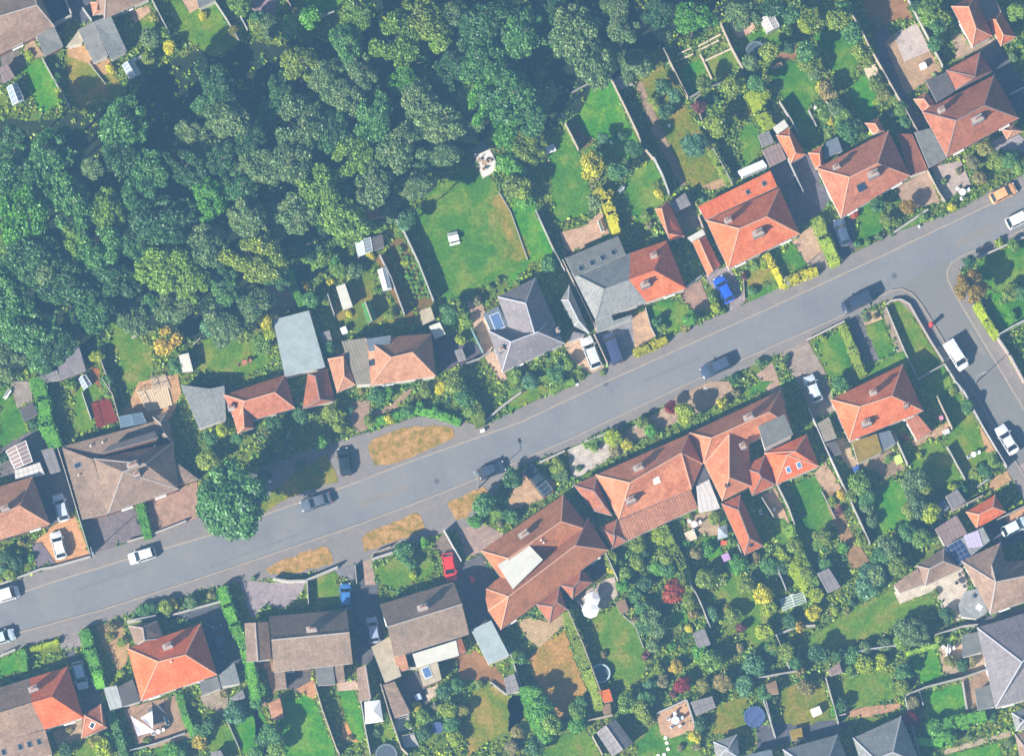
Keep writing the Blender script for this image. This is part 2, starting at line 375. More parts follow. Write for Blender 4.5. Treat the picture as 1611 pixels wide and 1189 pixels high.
# repaired strips and trenches in the carriageway
for k, P in enumerate([[(560, 790), (640, 760), (645, 769), (565, 799)], [(1010, 598), (1100, 560), (1102, 565), (1012, 603)], [(1280, 440), (1330, 419), (1336, 430), (1286, 451)], [(120, 925), (230, 888), (232, 893), (122, 930)], [(1500, 380), (1560, 352), (1566, 362), (1506, 390)], [(700, 706), (860, 640), (861, 643), (701, 709)], [(1530, 520), (1552, 556), (1545, 560), (1523, 524)], [(330, 890), (470, 838), (471, 841), (331, 893)]]):
    mb = MB(); mb.face([G(p)+Vector((0, 0, .019+.001*0)) for p in P]); o = mb.build('road_patch', ground_mat('patched asphalt %d' % (k % 2), *[C(*x) for x in (((144, 152, 166), (150, 158, 170), (156, 162, 172)) if k % 2 else ((156, 160, 166), (164, 166, 170), (170, 170, 172)))], .6, 2.5, 12.0, grain=.1)); o['kind'] = 'structure'
# verges
def verge(t, pts, k, i): 
    fp = [F(t, p) for p in pts]; POLY.append(fp); fp = densify(fp, 7, 1.8, random)
    mb = MB(); mb.prism([tuple(G(p)[:2]) for p in fp], 0.0, 0.155); o = mb.build('verge', lawn_mat(k, i)); o['kind'] = 'structure'
M_verge = None
def verge_mat(i):
    pal = [(150, 148, 92), (202, 166, 116), (222, 182, 138)]
    return ground_mat('dry verge grass %d' % i, *[C(*c) for c in pal], 1.1, 3.4, 8.0, 1.0, 0.16, 0.36, float(i))
def dverge(t, pts, i):
    fp = [F(t, p) for p in pts]; POLY.append(fp); fp = densify(fp, 7, 1.8, random)
    mb = MB(); mb.prism([tuple(G(p)[:2]) for p in fp], 0.0, 0.155); o = mb.build('verge', verge_mat(i)); o['kind'] = 'structure'
dverge(21, [(665, 375), (690, 345), (850, 278), (960, 260), (1080, 262), (1160, 275), (1172, 325), (1050, 390), (900, 450), (780, 490), (705, 492)], 0)
dverge(21, [(628, 925), (655, 885), (950, 765), (975, 790), (1002, 860), (920, 900), (780, 945), (650, 1000)], 1)
dverge(21, [(1130, 710), (1250, 655), (1340, 612), (1362, 640), (1320, 700), (1240, 800), (1180, 812)], 2)
dverge(21, [(68, 1095), (200, 1030), (410, 963), (450, 1000), (462, 1060), (300, 1105), (150, 1132), (90, 1128)], 1)
verge(21, [(430, 420), (460, 500), (490, 588), (300, 640), (150, 705), (60, 770), (20, 730), (200, 560)], 'y', 0)

# lawns
L = lawn
L(0, [(130, 405), (220, 345), (260, 370), (385, 585), (330, 620), (240, 662), (205, 600), (170, 520)], 'b', 0)
L(0, [(375, 335), (470, 285), (530, 380), (640, 395), (690, 470), (720, 560), (480, 640), (410, 560), (395, 440)], 'y', 1)
L(0, [(975, 0), (1060, 0), (1110, 80), (1200, 55), (1262, 10), (1320, 150), (1400, 260), (1250, 330), (1080, 240), (1030, 130)], 'm', 1)
L(0, [(790, 130), (880, 70), (960, 230), (850, 240)], 'm', 2)
L(1, [(280, -20), (540, -20), (540, 40), (400, 100), (320, 130)], 'b', 1)
L(None, [(735, 258), (773, 280), (806, 340), (838, 408), (790, 440), (700, 476), (672, 410), (645, 340), (690, 290)], 'g', 0)
L(11, [(1340, 60), (1420, 10), (1500, 140), (1560, 260), (1600, 395), (1490, 440), (1440, 420), (1400, 320), (1370, 200)], 'm', 2, 0.7)
L(11, [(1400, 60), (1440, 20), (1510, 150), (1565, 260), (1600, 395), (1545, 415), (1500, 400), (1470, 250), (1430, 160)], 'y', 1, 0.6)
L(2, [(250, 1189), (250, 1000), (215, 830), (335, 740), (412, 895), (480, 1110), (470, 1230), (420, 1270)], 'g', 1)
L(12, [(240, 130), (300, 10), (440, 0), (470, 100), (440, 140), (290, 190)], 'g', 1)
L(12, [(0, 20), (90, 0), (180, 140), (240, 290), (330, 390), (290, 440), (130, 420), (0, 580), (0, 480), (130, 410), (60, 230)], 'b', 2)
L(2, [(592, 458), (480, 490), (450, 600), (390, 700), (430, 780), (520, 820), (620, 900), (700, 960), (790, 900), (700, 720), (640, 560)], 'b', 0)
L(2, [(720, 1000), (840, 940), (880, 1010), (930, 1140), (880, 1250), (760, 1320), (690, 1150), (680, 1080)], 'g', 2)
L(12, [(680, 0), (840, -20), (830, 60), (750, 190), (720, 130)], 'g', 2)
L(2, [(870, 700), (1040, 615), (1110, 740), (1250, 1040), (1150, 1090), (1050, 1095), (960, 900)], 'o', 0)
L(2, [(760, 480), (900, 380), (960, 440), (1040, 590), (980, 640), (860, 680), (800, 580)], 'o', 1)
L(2, [(1350, 760), (1430, 710), (1465, 780), (1465, 930), (1380, 985), (1355, 900)], 'g', 0)
L(2, [(1000, 400), (1120, 345), (1185, 470), (1060, 578)], 'b', 1)
L(2, [(1140, 350), (1310, 290), (1360, 385), (1190, 475)], 'm', 0)
L(2, [(1340, 240), (1450, 190), (1561, 150), (1640, 260), (1500, 380), (1400, 380)], 'g', 1)
L(3, [(60, 420), (190, 350), (330, 420), (360, 560), (260, 690), (180, 640), (120, 500)], 'g', 2)
L(3, [(520, 530), (620, 440), (700, 520), (690, 700), (590, 710), (560, 600)], 'b', 0)
L(3, [(330, 200), (520, 150), (600, 330), (560, 460), (480, 450), (400, 330)], 'g', 0)
L(3, [(170, 680), (300, 640), (350, 760), (360, 830), (240, 800)], 'g', 1)
L(10, [(640, 740), (740, 750), (790, 860), (880, 900), (900, 1050), (860, 1110), (740, 1189), (700, 1100), (690, 960), (640, 850)], 'm', 1)
L(10, [(1165, 870), (1350, 850), (1500, 900), (1600, 980), (1440, 1090), (1150, 1050)], 'm', 0)
L(10, [(0, 1150), (60, 1189), (150, 1330), (150, 1420), (0, 1500)], 'g', 2)
L(20, [(0, 40), (80, 90), (120, 180), (150, 290), (60, 320), (0, 330)], 'g', 1)
L(20, [(410, 30), (560, 0), (620, 90), (530, 140), (550, 270), (460, 310), (400, 330), (440, 180)], 'm', 2)
L(11, [(470, 640), (600, 520), (690, 430), (710, 560), (830, 700), (850, 760), (570, 815), (470, 750)], 'o', 2)
L(11, [(220, 450), (270, 470), (300, 640), (260, 670), (225, 560)], 'b', 0)
L(12, [(800, 700), (880, 650), (990, 640), (1060, 690), (1020, 800), (940, 850), (870, 790)], 'g', 0)
L(12, [(1375, 480), (1500, 370), (1561, 500), (1470, 560), (1400, 570)], 'y', 0)
L(12, [(1400, 590), (1561, 540), (1600, 580), (1420, 650), (1385, 640)], 'g', 1)
L(13, [(-10, 590), (110, 550), (130, 580), (0, 640)], 'g', 1)
L(13, [(155, 350), (200, 310), (295, 430), (210, 475), (165, 520), (90, 350)], 'g', 0)
L(13, [(580, 100), (700, 50), (740, 240), (590, 310)], 'g', 2)
L(13, [(800, 230), (870, 190), (960, 130), (990, 170), (820, 260)], 'g', 0)
L(13, [(330, 890), (480, 825), (520, 900), (560, 1050), (450, 1120), (400, 1040)], 'g', 1)
L(13, [(630, 800), (735, 750), (800, 945), (715, 998)], 'g', 0)
L(13, [(757, 672), (800, 650), (840, 650), (890, 690), (940, 780), (1000, 880), (1085, 1020), (930, 1110), (860, 930)], 'm', 1)
L(13, [(550, 1000), (715, 1000), (860, 940), (930, 1110), (800, 1040), (640, 1100)], 'g', 2)
L(13, [(930, 1120), (1090, 1025), (1180, 1189), (1190, 1260), (1060, 1290)], 'g', 0)
L(13, [(1280, 410), (1561, 290), (1640, 420), (1600, 700), (1520, 790), (1430, 600), (1330, 560)], 'g', 1)
L(13, [(1340, 580), (1430, 600), (1530, 770), (1430, 835)], 'b', 2)
L(23, [(1060, 100), (1130, 40), (1200, 90), (1270, 220), (1340, 380), (1440, 480), (1400, 530), (1220, 580), (1100, 330), (1140, 280)], 'm', 0)
L(23, [(900, 390), (1050, 340), (1120, 420), (1200, 570), (1110, 630), (900, 520)], 'm', 2)
L(23, [(200, 600), (335, 550), (380, 640), (450, 810), (380, 870), (300, 960), (240, 800)], 'g', 0)
L(23, [(660, 660), (790, 570), (900, 640), (960, 750), (860, 850), (700, 910), (690, 780)], 'b', 1)
L(23, [(100, 780), (180, 750), (300, 900), (330, 1100), (230, 1060), (90, 900)], 'm', 1)
L(33, [(800, 220), (840, 300), (1010, 235), (1050, 300), (1000, 340), (860, 400), (720, 480), (560, 540), (400, 560), (270, 560), (300, 500), (420, 420), (560, 320)], 'm', 2)
L(33, [(120, 830), (230, 760), (390, 760), (430, 900), (420, 960), (300, 1010), (160, 1000)], 'o', 1)
L(33, [(500, 760), (620, 650), (780, 690), (830, 830), (780, 870), (540, 920), (495, 860)], 'm', 0)
L(33, [(880, 600), (1040, 550), (1090, 730), (960, 770)], 'b', 2)
L(33, [(960, 830), (1190, 760), (1230, 920), (1180, 1000), (1010, 1020)], 'b', 0)
L(33, [(1100, 1189), (1410, 1110), (1430, 1189), (1300, 1260), (1110, 1240)], 'b', 1)
L(32, [(110, 620), (200, 530), (330, 450), (390, 640), (460, 800), (360, 960), (300, 980), (240, 900), (170, 780)], 'd', 0)
L(32, [(480, 400), (630, 310), (740, 430), (800, 560), (800, 700), (700, 790), (610, 740), (560, 640), (500, 520)], 'm', 1)
L(32, [(1180, 250), (1330, 120), (1450, 260), (1560, 440), (1561, 560), (1420, 560), (1360, 450), (1260, 300)], 'm', 2)
L(32, [(1200, 1060), (1200, 900), (1400, 830), (1400, 1000), (1440, 1060)], 'o', 0)
L(32, [(740, 1120), (860, 1000), (1060, 1080), (1150, 1189), (1150, 1230), (760, 1230)], 'g', 2)
L(32, [(940, 370), (1030, 330), (1060, 420), (960, 420)], 'b', 0)
L(32, [(190, 1130), (330, 1060), (450, 1020), (540, 1189), (540, 1230), (180, 1230)], 'm', 0)
L(32, [(0, 860), (70, 810), (120, 930), (0, 1050)], 'm', 1)
L(30, [(0, 620), (90, 585), (120, 690), (0, 730)], 'b', 0)
L(30, [(430, 1140), (540, 1080), (640, 1189), (440, 1230)], 'm', 0)
L(30, [(1200, 1080), (1340, 980), (1420, 1110), (1330, 1189), (1220, 1189)], 'm', 1)
L(30, [(1370, 1020), (1500, 890), (1570, 1010), (1561, 1130), (1420, 1189)], 'b', 2)
L(30, [(900, 1150), (1110, 1090), (1140, 1230), (900, 1230)], 'g', 1)
L(30, [(185, 545), (330, 500), (355, 580), (250, 612), (235, 575), (190, 580)], 'y', 1)
L(31, [(155, 850), (340, 840), (370, 900), (460, 1120), (470, 1230), (200, 1230), (140, 1000)], 'b', 1)
L(31, [(480, 810), (580, 800), (625, 920), (645, 1100), (580, 1130), (540, 1000), (520, 900)], 'b', 2)
L(31, [(1260, 820), (1370, 755), (1470, 830), (1561, 830), (1600, 1040), (1450, 1050), (1250, 1189), (1230, 1100)], 'y', 2)
L(31, [(700, 90), (820, 30), (1000, 0), (1050, 60), (1060, 110), (820, 220), (720, 170)], 'm', 0)
L(31, [(335, 150), (480, 110), (490, 200), (500, 300), (330, 310)], 'm', 1)
L(31, [(650, 1030), (790, 1000), (830, 1070), (720, 1130), (670, 1090)], 'm', 2)
L(31, [(0, 900), (60, 1000), (60, 1100), (0, 1120)], 'm', 0)
L(22, [(1370, 60), (1480, 0), (1561, 0), (1480, 60), (1380, 95)], 'g', 0)
L(22, [(0, 20), (130, -30), (240, 60), (60, 160), (0, 185)], 'm', 0)
L(22, [(1120, 930), (1200, 900), (1260, 1010), (1170, 1050)], 'b', 2)

# drives, patios, paths
D = lambda t, pts, c, lvl='drive', size=0.6, name=None: sheet(name or {'drive': 'driveway', 'patio': 'patio', 'path': 'path', 'yard': 'yard', 'soil': 'bare_earth'}[lvl], t, pts, pav(*c, size), lvl)
D(20, [(190, 950), (300, 850), (440, 770), (527, 1022), (330, 1085), (300, 1100)], (214, 168, 134))
D(20, [(190, 570), (250, 540), (360, 400), (440, 760), (290, 850)], (128, 128, 140))
D(20, [(495, 808), (640, 770), (790, 735), (845, 905), (540, 1005)], (150, 144, 158), 'drive', 0.4)
D(20, [(865, 700), (1150, 580), (1180, 790), (1090, 830), (960, 880), (880, 890)], (182, 154, 146), 'drive', 0.5)
D(20, [(190, 950), (240, 940), (330, 1070), (200, 1090)], (150, 144, 164), 'patio', 0.3)
D(None, [(515, 698), (575, 680), (580, 745), (530, 765)], (140, 144, 158))
D(21, [(560, 120), (680, 110), (660, 280), (600, 300), (560, 230)], (170, 150, 142), 'path')
D(21, [(680, 190), (820, 120), (900, 40), (930, 50), (830, 160), (700, 215)], (176, 154, 140), 'path')
D(12, [(320, 895), (450, 840), (560, 1030), (500, 1090), (380, 1000)], (212, 186, 168))
D(12, [(500, 830), (725, 735), (740, 960), (570, 1030)], (158, 162, 176))
D(12, [(720, 740), (800, 700), (860, 850), (740, 930)], (206, 176, 154), 'patio')
D(12, [(990, 610), (1120, 520), (1190, 700), (1080, 700)], (178, 152, 146))
D(12, [(1130, 500), (1290, 440), (1400, 640), (1300, 710), (1190, 560)], (164, 158, 168))
D(12, [(1060, 0), (1130, 210), (1000, 260), (960, 130)], (150, 148, 146), 'yard')
D(12, [(300, 245), (430, 215), (545, 120), (590, 250), (380, 365), (330, 340)], (206, 176, 160), 'patio', 0.6)
D(12, [(300, 300), (345, 380), (330, 395), (280, 290)], (170, 160, 162), 'path')
D(13, [(200, 290), (330, 200), (400, 340), (290, 430)], (200, 174, 158))
D(13, [(290, 430), (400, 340), (420, 430), (340, 480)], (176, 164, 166))
D(13, [(430, 160), (560, 160), (580, 340), (500, 400), (400, 250)], (128, 132, 146))
D(3, [(800, 1100), (1000, 1000), (1070, 1189), (880, 1230)], (186, 164, 154))
D(3, [(1020, 980), (1190, 940), (1250, 1080), (1080, 1189)], (196, 184, 184), 'patio', 0.4)
D(3, [(1370, 830), (1500, 760), (1580, 830), (1561, 900), (1380, 880)], (176, 176, 190))
D(3, [(690, 190), (770, 150), (900, 560), (985, 760), (930, 780), (820, 580), (700, 350)], (140, 132, 146))
D(3, [(745, 250), (800, 200), (1010, 300), (1085, 410), (870, 560)], (190, 164, 144))
sheet('gravel_pad', 3, [(795, 200), (935, 138), (1012, 300), (862, 365)], ground_mat('white gravel', C(196, 184, 188), C(222, 210, 212), C(232, 226, 226), 0.9, 3.0, 9.0, grain=0.2), 'patio')
sheet('bare_earth', 3, [(610, -10), (870, -10), (910, 110), (800, 130), (700, 180), (620, 60)], M_soil, 'soil', 0.2)
sheet('bare_earth', 3, [(70, 310), (160, 250), (240, 290), (230, 350), (120, 350)], M_soil, 'soil', 0.2)
D(3, [(1140, 210), (1190, 190), (1260, 280), (1400, 220), (1330, 290), (1160, 350)], (180, 164, 152), 'patio')
D(3, [(1300, 290), (1400, 230), (1561, 480), (1561, 660), (1500, 690)], (118, 126, 146), 'yard')
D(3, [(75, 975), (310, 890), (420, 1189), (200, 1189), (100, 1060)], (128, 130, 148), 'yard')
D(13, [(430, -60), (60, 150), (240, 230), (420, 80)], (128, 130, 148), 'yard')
D(2, [(740, 495), (780, 480), (900, 760), (1040, 1080), (1010, 1095), (840, 780)], (168, 150, 138), 'path')
D(2, [(1290, 135), (1400, 78), (1452, 180), (1340, 235)], (218, 186, 172), 'patio')
D(2, [(1130, 1090), (1280, 1030), (1300, 1080), (1170, 1120)], (192, 164, 138), 'patio')
D(2, [(385, 700), (430, 780), (500, 830), (440, 870), (400, 800)], (150, 128, 120), 'path')
D(1, [(-30, -20), (135, -20), (125, 100), (-30, 65)], (168, 150, 166), 'patio', 0.4)
D(1, [(1280, 905), (1375, 872), (1430, 995), (1335, 1045)], (214, 204, 204), 'patio', 0.5)
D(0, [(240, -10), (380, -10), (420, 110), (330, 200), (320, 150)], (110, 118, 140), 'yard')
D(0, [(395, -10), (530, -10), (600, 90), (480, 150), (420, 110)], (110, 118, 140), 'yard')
D(0, [(390, 290), (485, 262), (560, 370), (630, 330), (670, 420), (600, 440), (530, 380), (400, 330)], (196, 164, 134), 'patio')
D(0, [(130, 300), (190, 225), (262, 330), (200, 340)], (186, 166, 148), 'patio')
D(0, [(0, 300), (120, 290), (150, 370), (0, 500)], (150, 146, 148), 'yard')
D(0, [(750, 70), (870, 30), (880, 70), (790, 140)], (206, 176, 158), 'patio')
D(0, [(1060, -10), (1150, -10), (1165, 50), (1110, 80)], (196, 170, 158), 'patio')
D(10, [(810, 1120), (1040, 1070), (1060, 1189), (1000, 1330), (800, 1370), (690, 1330), (760, 1230)], (206, 170, 140), 'patio', 0.5)
D(10, [(530, 1030), (580, 1040), (590, 1150), (540, 1120)], (160, 112, 92), 'path')
D(20, [(60, 0), (180, 0), (190, 110), (100, 160)], (170, 164, 164), 'patio', 0.3)
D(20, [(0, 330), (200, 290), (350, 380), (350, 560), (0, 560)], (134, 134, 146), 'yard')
D(11, [(50, 540), (200, 490), (260, 660), (110, 750)], (180, 166, 156), 'patio')
D(11, [(1240, 640), (1340, 670), (1400, 940), (1480, 1100), (1440, 1120), (1340, 960), (1270, 760)], (204, 180, 166), 'path')
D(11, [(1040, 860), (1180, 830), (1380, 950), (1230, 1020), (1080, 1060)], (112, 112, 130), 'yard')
D(11, [(700, 380), (780, 370), (940, 740), (900, 790), (850, 700)], (150, 128, 92), 'path')
D(22, [(0, 700), (60, 530), (170, 500), (290, 610), (180, 700), (0, 760)], (206, 176, 150))
D(22, [(345, 400), (440, 360), (620, 330), (700, 390), (560, 470), (390, 570), (360, 520)], (206, 200, 200))
D(22, [(1000, 80), (1180, 0), (1290, 0), (1330, 80), (1100, 190), (860, 290), (740, 350), (700, 390), (620, 330), (900, 160)], (186, 166, 152), 'patio')
D(None, [(1190, 590), (1215, 570), (1240, 640), (1215, 625)], (190, 166, 156), 'drive')
D(13, [(130, 950), (220, 900), (290, 870), (390, 1040), (440, 1189), (450, 1300), (330, 1330), (260, 1160)], (170, 160, 158), 'drive')
D(13, [(520, 745), (600, 710), (640, 800), (720, 1000), (640, 1080), (590, 900)], (140, 142, 154))
D(13, [(610, 720), (700, 700), (735, 750), (630, 790)], (206, 184, 160), 'patio')
D(13, [(730, 700), (757, 690), (860, 935), (820, 950)], (166, 156, 150), 'path')
D(21, [(1180, 860), (1340, 830), (1480, 900), (1340, 1000), (1240, 1030)], (178, 160, 158))
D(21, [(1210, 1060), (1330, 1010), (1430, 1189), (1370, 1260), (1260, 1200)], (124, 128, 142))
D(21, [(1040, 960), (1110, 890), (1210, 1060), (1180, 1160), (1110, 1030)], (150, 140, 140))
D(21, [(625, 1040), (690, 1040), (710, 1189), (650, 1189)], (186, 164, 158), 'path')
D(21, [(460, 1100), (580, 1060), (640, 1189), (560, 1189)], (150, 154, 168))
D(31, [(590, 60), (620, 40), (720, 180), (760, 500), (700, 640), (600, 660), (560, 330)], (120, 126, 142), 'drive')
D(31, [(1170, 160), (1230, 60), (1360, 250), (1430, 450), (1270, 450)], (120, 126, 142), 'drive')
D(30, [(1400, 170), (1480, 165), (1580, 175), (1690, 170), (1790, 160), (1760, 250), (1640, 340), (1560, 300), (1470, 400)], (170, 164, 178), 'drive', 0.4)
D(30, [(1430, 640), (1510, 640), (1561, 900), (1500, 880)], (180, 156, 142), 'path')
D(31, [(50, 650), (110, 620), (130, 800), (110, 830)], (196, 166, 140), 'path')
D(31, [(180, 690), (330, 680), (350, 800), (240, 820), (190, 790)], (120, 122, 130), 'patio')
D(31, [(240, 800), (350, 740), (370, 860), (330, 850)], (194, 154, 128), 'patio')
D(31, [(80, 880), (150, 850), (175, 970), (100, 970)], (206, 172, 152), 'patio')
D(31, [(480, 760), (600, 745), (610, 800), (490, 810)], (204, 184, 176), 'patio')
D(31, [(840, 740), (950, 690), (1000, 780), (1060, 820), (1020, 880), (920, 900), (880, 930)], (126, 130, 140), 'patio')
D(31, [(1000, 800), (1080, 770), (1070, 850), (1010, 870)], (210, 196, 186), 'patio')
sheet('bare_earth', 31, [(1180, 610), (1320, 570), (1380, 660), (1480, 740), (1450, 810), (1380, 750), (1290, 750), (1200, 750)], M_soil, 'soil', 0.3)
D(31, [(510, 1000), (540, 990), (580, 1080), (620, 1110), (520, 1100)], (214, 164, 120), 'patio')
D(30, [(560, 430), (700, 390), (760, 540), (740, 640), (700, 700), (610, 560)], (192, 162, 132), 'drive', 0.5)
D(30, [(300, 1040), (480, 980), (480, 1090), (340, 1140)], (170, 156, 142), 'patio')
D(30, [(720, 910), (1040, 830), (1120, 1080), (860, 1150), (800, 1120)], (176, 152, 140), 'patio', 0.5)
D(30, [(860, 910), (960, 880), (980, 990), (900, 1010)], (140, 144, 156), 'patio')
D(30, [(1160, 840), (1330, 790), (1340, 960), (1200, 900)], (170, 160, 152), 'patio')
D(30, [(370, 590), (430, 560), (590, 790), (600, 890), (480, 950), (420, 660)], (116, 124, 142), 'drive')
D(30, [(350, 480), (480, 440), (490, 545), (360, 575)], (160, 156, 166), 'drive')
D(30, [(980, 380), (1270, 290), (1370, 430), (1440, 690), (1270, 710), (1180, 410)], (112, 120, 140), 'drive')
D(32, [(40, 400), (130, 380), (240, 410), (330, 350), (330, 420), (180, 555), (110, 500)], (196, 176, 150), 'patio')
D(32, [(380, 270), (560, 160), (620, 140), (640, 250), (560, 330), (440, 340)], (196, 186, 184), 'patio')
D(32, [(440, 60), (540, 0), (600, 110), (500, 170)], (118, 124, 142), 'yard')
D(32, [(865, 940), (1035, 868), (1090, 1035), (950, 1085), (890, 1060)], (214, 180, 158), 'patio', 0.35)
D(22, [(1480, 660), (1561, 620), (1610, 750), (1570, 800)], (184, 168, 148), 'patio')
D(22, [(1040, 800), (1130, 770), (1220, 760), (1240, 900), (1160, 900), (1050, 850)], (186, 168, 150), 'patio')
D(23, [(30, 660), (110, 630), (200, 850), (160, 800), (90, 800)], (196, 170, 152), 'patio')
D(23, [(330, 540), (400, 470), (480, 600), (500, 640), (470, 640), (400, 650)], (190, 166, 150), 'patio')
D(23, [(380, 640), (450, 640), (560, 900), (660, 1050), (560, 1110), (500, 960), (440, 800)], (164, 140, 118), 'path')
D(23, [(465, 340), (520, 330), (590, 490), (540, 510), (500, 460)], (190, 172, 154), 'path')
D(23, [(590, 490), (780, 400), (870, 510), (750, 570), (700, 530)], (168, 150, 138), 'patio')
D(23, [(1290, 230), (1340, 250), (1400, 400), (1340, 420)], (196, 164, 134), 'path')
D(23, [(900, 350), (1110, 240), (1140, 280), (1080, 320), (920, 380)], (196, 168, 146), 'path')
D(23, [(1340, 590), (1460, 520), (1490, 580), (1380, 640)], (196, 164, 134), 'patio')
D(23, [(1460, 520), (1640, 440), (1640, 650), (1540, 650)], (164, 156, 162), 'drive')
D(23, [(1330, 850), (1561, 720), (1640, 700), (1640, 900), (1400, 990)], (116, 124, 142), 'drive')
D(23, [(1450, 800), (1561, 730), (1600, 700), (1600, 790), (1470, 830)], (206, 166, 140), 'drive')
D(33, [(835, 300), (800, 230), (985, 190), (1200, 85), (1240, 200), (1180, 290), (1190, 390), (1160, 405), (1080, 330), (1040, 220)], (214, 208, 204), 'patio', 0.5)
D(33, [(1150, 540), (1200, 520), (1200, 600), (1330, 590), (1340, 690), (1200, 720), (1090, 700), (1060, 550)], (196, 178, 164), 'patio')
D(33, [(1195, 740), (1340, 690), (1370, 770), (1280, 800), (1290, 920), (1230, 920)], (166, 146, 134), 'patio')
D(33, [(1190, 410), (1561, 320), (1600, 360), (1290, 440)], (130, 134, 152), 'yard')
D(33, [(1090, 1150), (1480, 1040), (1490, 1070), (1100, 1180)], (188, 176, 160), 'path')
D(33, [(520, 930), (640, 900), (830, 880), (850, 910), (660, 960), (530, 960)], (196, 160, 140), 'path')
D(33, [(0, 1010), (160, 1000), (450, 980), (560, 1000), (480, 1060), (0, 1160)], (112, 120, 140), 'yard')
sheet('veg_bed', 11, [(780, 300), (870, 270), (1050, 660), (950, 720), (860, 520)], ground_mat('veg soil', C(120, 110, 84), C(140, 126, 98), C(110, 120, 78), 0.8, 3, 9), 'soil')
# ------------------------------------------------------------------ buildings
def T(n, a, b_, c_, *r): return tile_mat(n, *[tuple(min(.85, (v+(.0, .010, .004)[i]+.010)*1.12) for i, v in enumerate(x)) for x in (a, b_, c_)], *r)
RM = {
 'orange': T('new clay tiles', C(240, 138, 108), C(226, 120, 92), C(248, 156, 124)),
 'vivid': T('vivid clay tiles', C(250, 136, 104), C(242, 120, 92), C(252, 152, 122)),
 'terr': T('terrace clay tiles', C(228, 148, 124), C(210, 128, 108), C(238, 168, 142), 0, 0.9),
 'old': T('old clay tiles', C(216, 132, 110), C(184, 112, 100), C(236, 154, 126), 0, 2.2),
 'red': T('red clay tiles', C(214, 138, 122), C(190, 118, 108), C(228, 156, 136), 0, 0.8),
 'brick': T('brown-red tiles', C(192, 122, 110), C(170, 108, 104), C(206, 138, 122), 0, 0.6),
 'dred': T('dark red tiles', C(166, 104, 98), C(146, 92, 92), C(186, 120, 110), 0, 0.6),
 'brown': T('brown concrete tiles', C(164, 142, 140), C(150, 130, 130), C(178, 154, 150), 0, 0.8),
 'pbrown': T('pink-brown tiles', C(178, 152, 147), C(160, 136, 134), C(192, 166, 159), 0, 0.6),
 'tan': T('tan tiles', C(214, 158, 138), C(196, 140, 122), C(226, 172, 152), 0, 0.8),
 'gbrown': T('grey-brown tiles', C(164, 144, 141), C(148, 132, 132), C(176, 155, 150), 0, 0.7),
 'slate': T('slates', C(166, 172, 184), C(152, 160, 174), C(178, 184, 194), 0, 0.4, 0.3, 0.22),
 'purple': T('purple slates', C(158, 154, 172), C(150, 146, 166), C(168, 164, 182), 0, 0.2, 0.3, 0.22),
 'pant': T('pantiles', C(200, 140, 126), C(184, 126, 114), C(212, 152, 136), 1.6, 0.4),
 'pantr': T('red pantiles', C(208, 120, 100), C(190, 108, 92), C(220, 134, 112), 1.6, 0.4),
 'felt': felt_mat('grey felt', C(140, 148, 156)),
 'dfelt': felt_mat('dark felt', C(112, 116, 128)),
 'blue': felt_mat('blue grey felt', C(128, 146, 170)),
 'pale': felt_mat('pale sheet', C(186, 206, 220), 0, 0.14, (.8, .75, .7)),
 'white': felt_mat('white sheet', C(242, 246, 246), 0, 0.10, (.82, .8, .78)),
 'beige': felt_mat('beige felt', C(212, 204, 188), 0, 0.22),
 'moss': felt_mat('mossy flat roof', C(168, 152, 96), 0, 0.28, (.7, .9, .6)),
 'pinkf': felt_mat('pink grey felt', C(172, 156, 162), 0.6, 0.16),
 'lines': felt_mat('ribbed cement sheet', C(176, 174, 168), 0.45, 0.15),
 'wlines': felt_mat('ribbed white sheet', C(240, 240, 248), 0.7, 0.08),
 'glassr': felt_mat('conservatory glazing', C(210, 224, 232), 0.7, 0.12),
 'shed': felt_mat('shed felt', C(158, 160, 172), 0.9, 0.12),
 'wood': felt_mat('weathered boards', C(176, 152, 134), 0.18, 0.2),
 'redpaint': felt_mat('red stained boards', C(190, 88, 66), 0.2, 0.15),
 'greenpaint': felt_mat('green painted roof', C(92, 168, 104), 0.3, 0.15),
 'terra': felt_mat('terracotta felt', C(232, 132, 92), 0, 0.12),
}
for k in list(RM):
    pass
W_REND = plain('pale render', (0.56, 0.53, 0.48), 0.9, 0.1)
W_BRICK = tile_mat('brick wall', (0.30, 0.15, 0.10), (0.25, 0.13, 0.09), (0.36, 0.20, 0.14), 0, 0, 0.22, 0.075)
FASCIA = plain('white fascia', (0.72, 0.70, 0.68), 0.5)
FRAME = plain('white window frame', (0.78, 0.78, 0.78), 0.4)
PANE = glass('window glass')
POT = plain('terracotta pot', (0.42, 0.20, 0.11), 0.8)
LEAD = plain('lead flashing', (0.17, 0.18, 0.20), 0.6)
CEM = plain('mortar ridge', (0.33, 0.29, 0.27), 0.9)
DARK = plain('dark frame', (0.05, 0.05, 0.055), 0.5)
WOODW = felt_mat('shed boards', (0.24, 0.17, 0.11), 0.15, 0.2)
METAL = plain('galvanised metal', (0.45, 0.46, 0.48), 0.4, 0.5, 0.6)
RIDGE = {k: plain('clay ridge tiles', (.50, .27, .18), .9) for k in ('orange', 'vivid', 'terr', 'old', 'red', 'tan')}
RIDGE.update({k: plain('dark ridge tiles', (.22, .15, .13), .9) for k in ('brick', 'dred', 'pantr', 'pant')})
RIDGE.update({k: plain('pale slate ridge', (.40, .40, .44), .9) for k in ('slate', 'purple')})
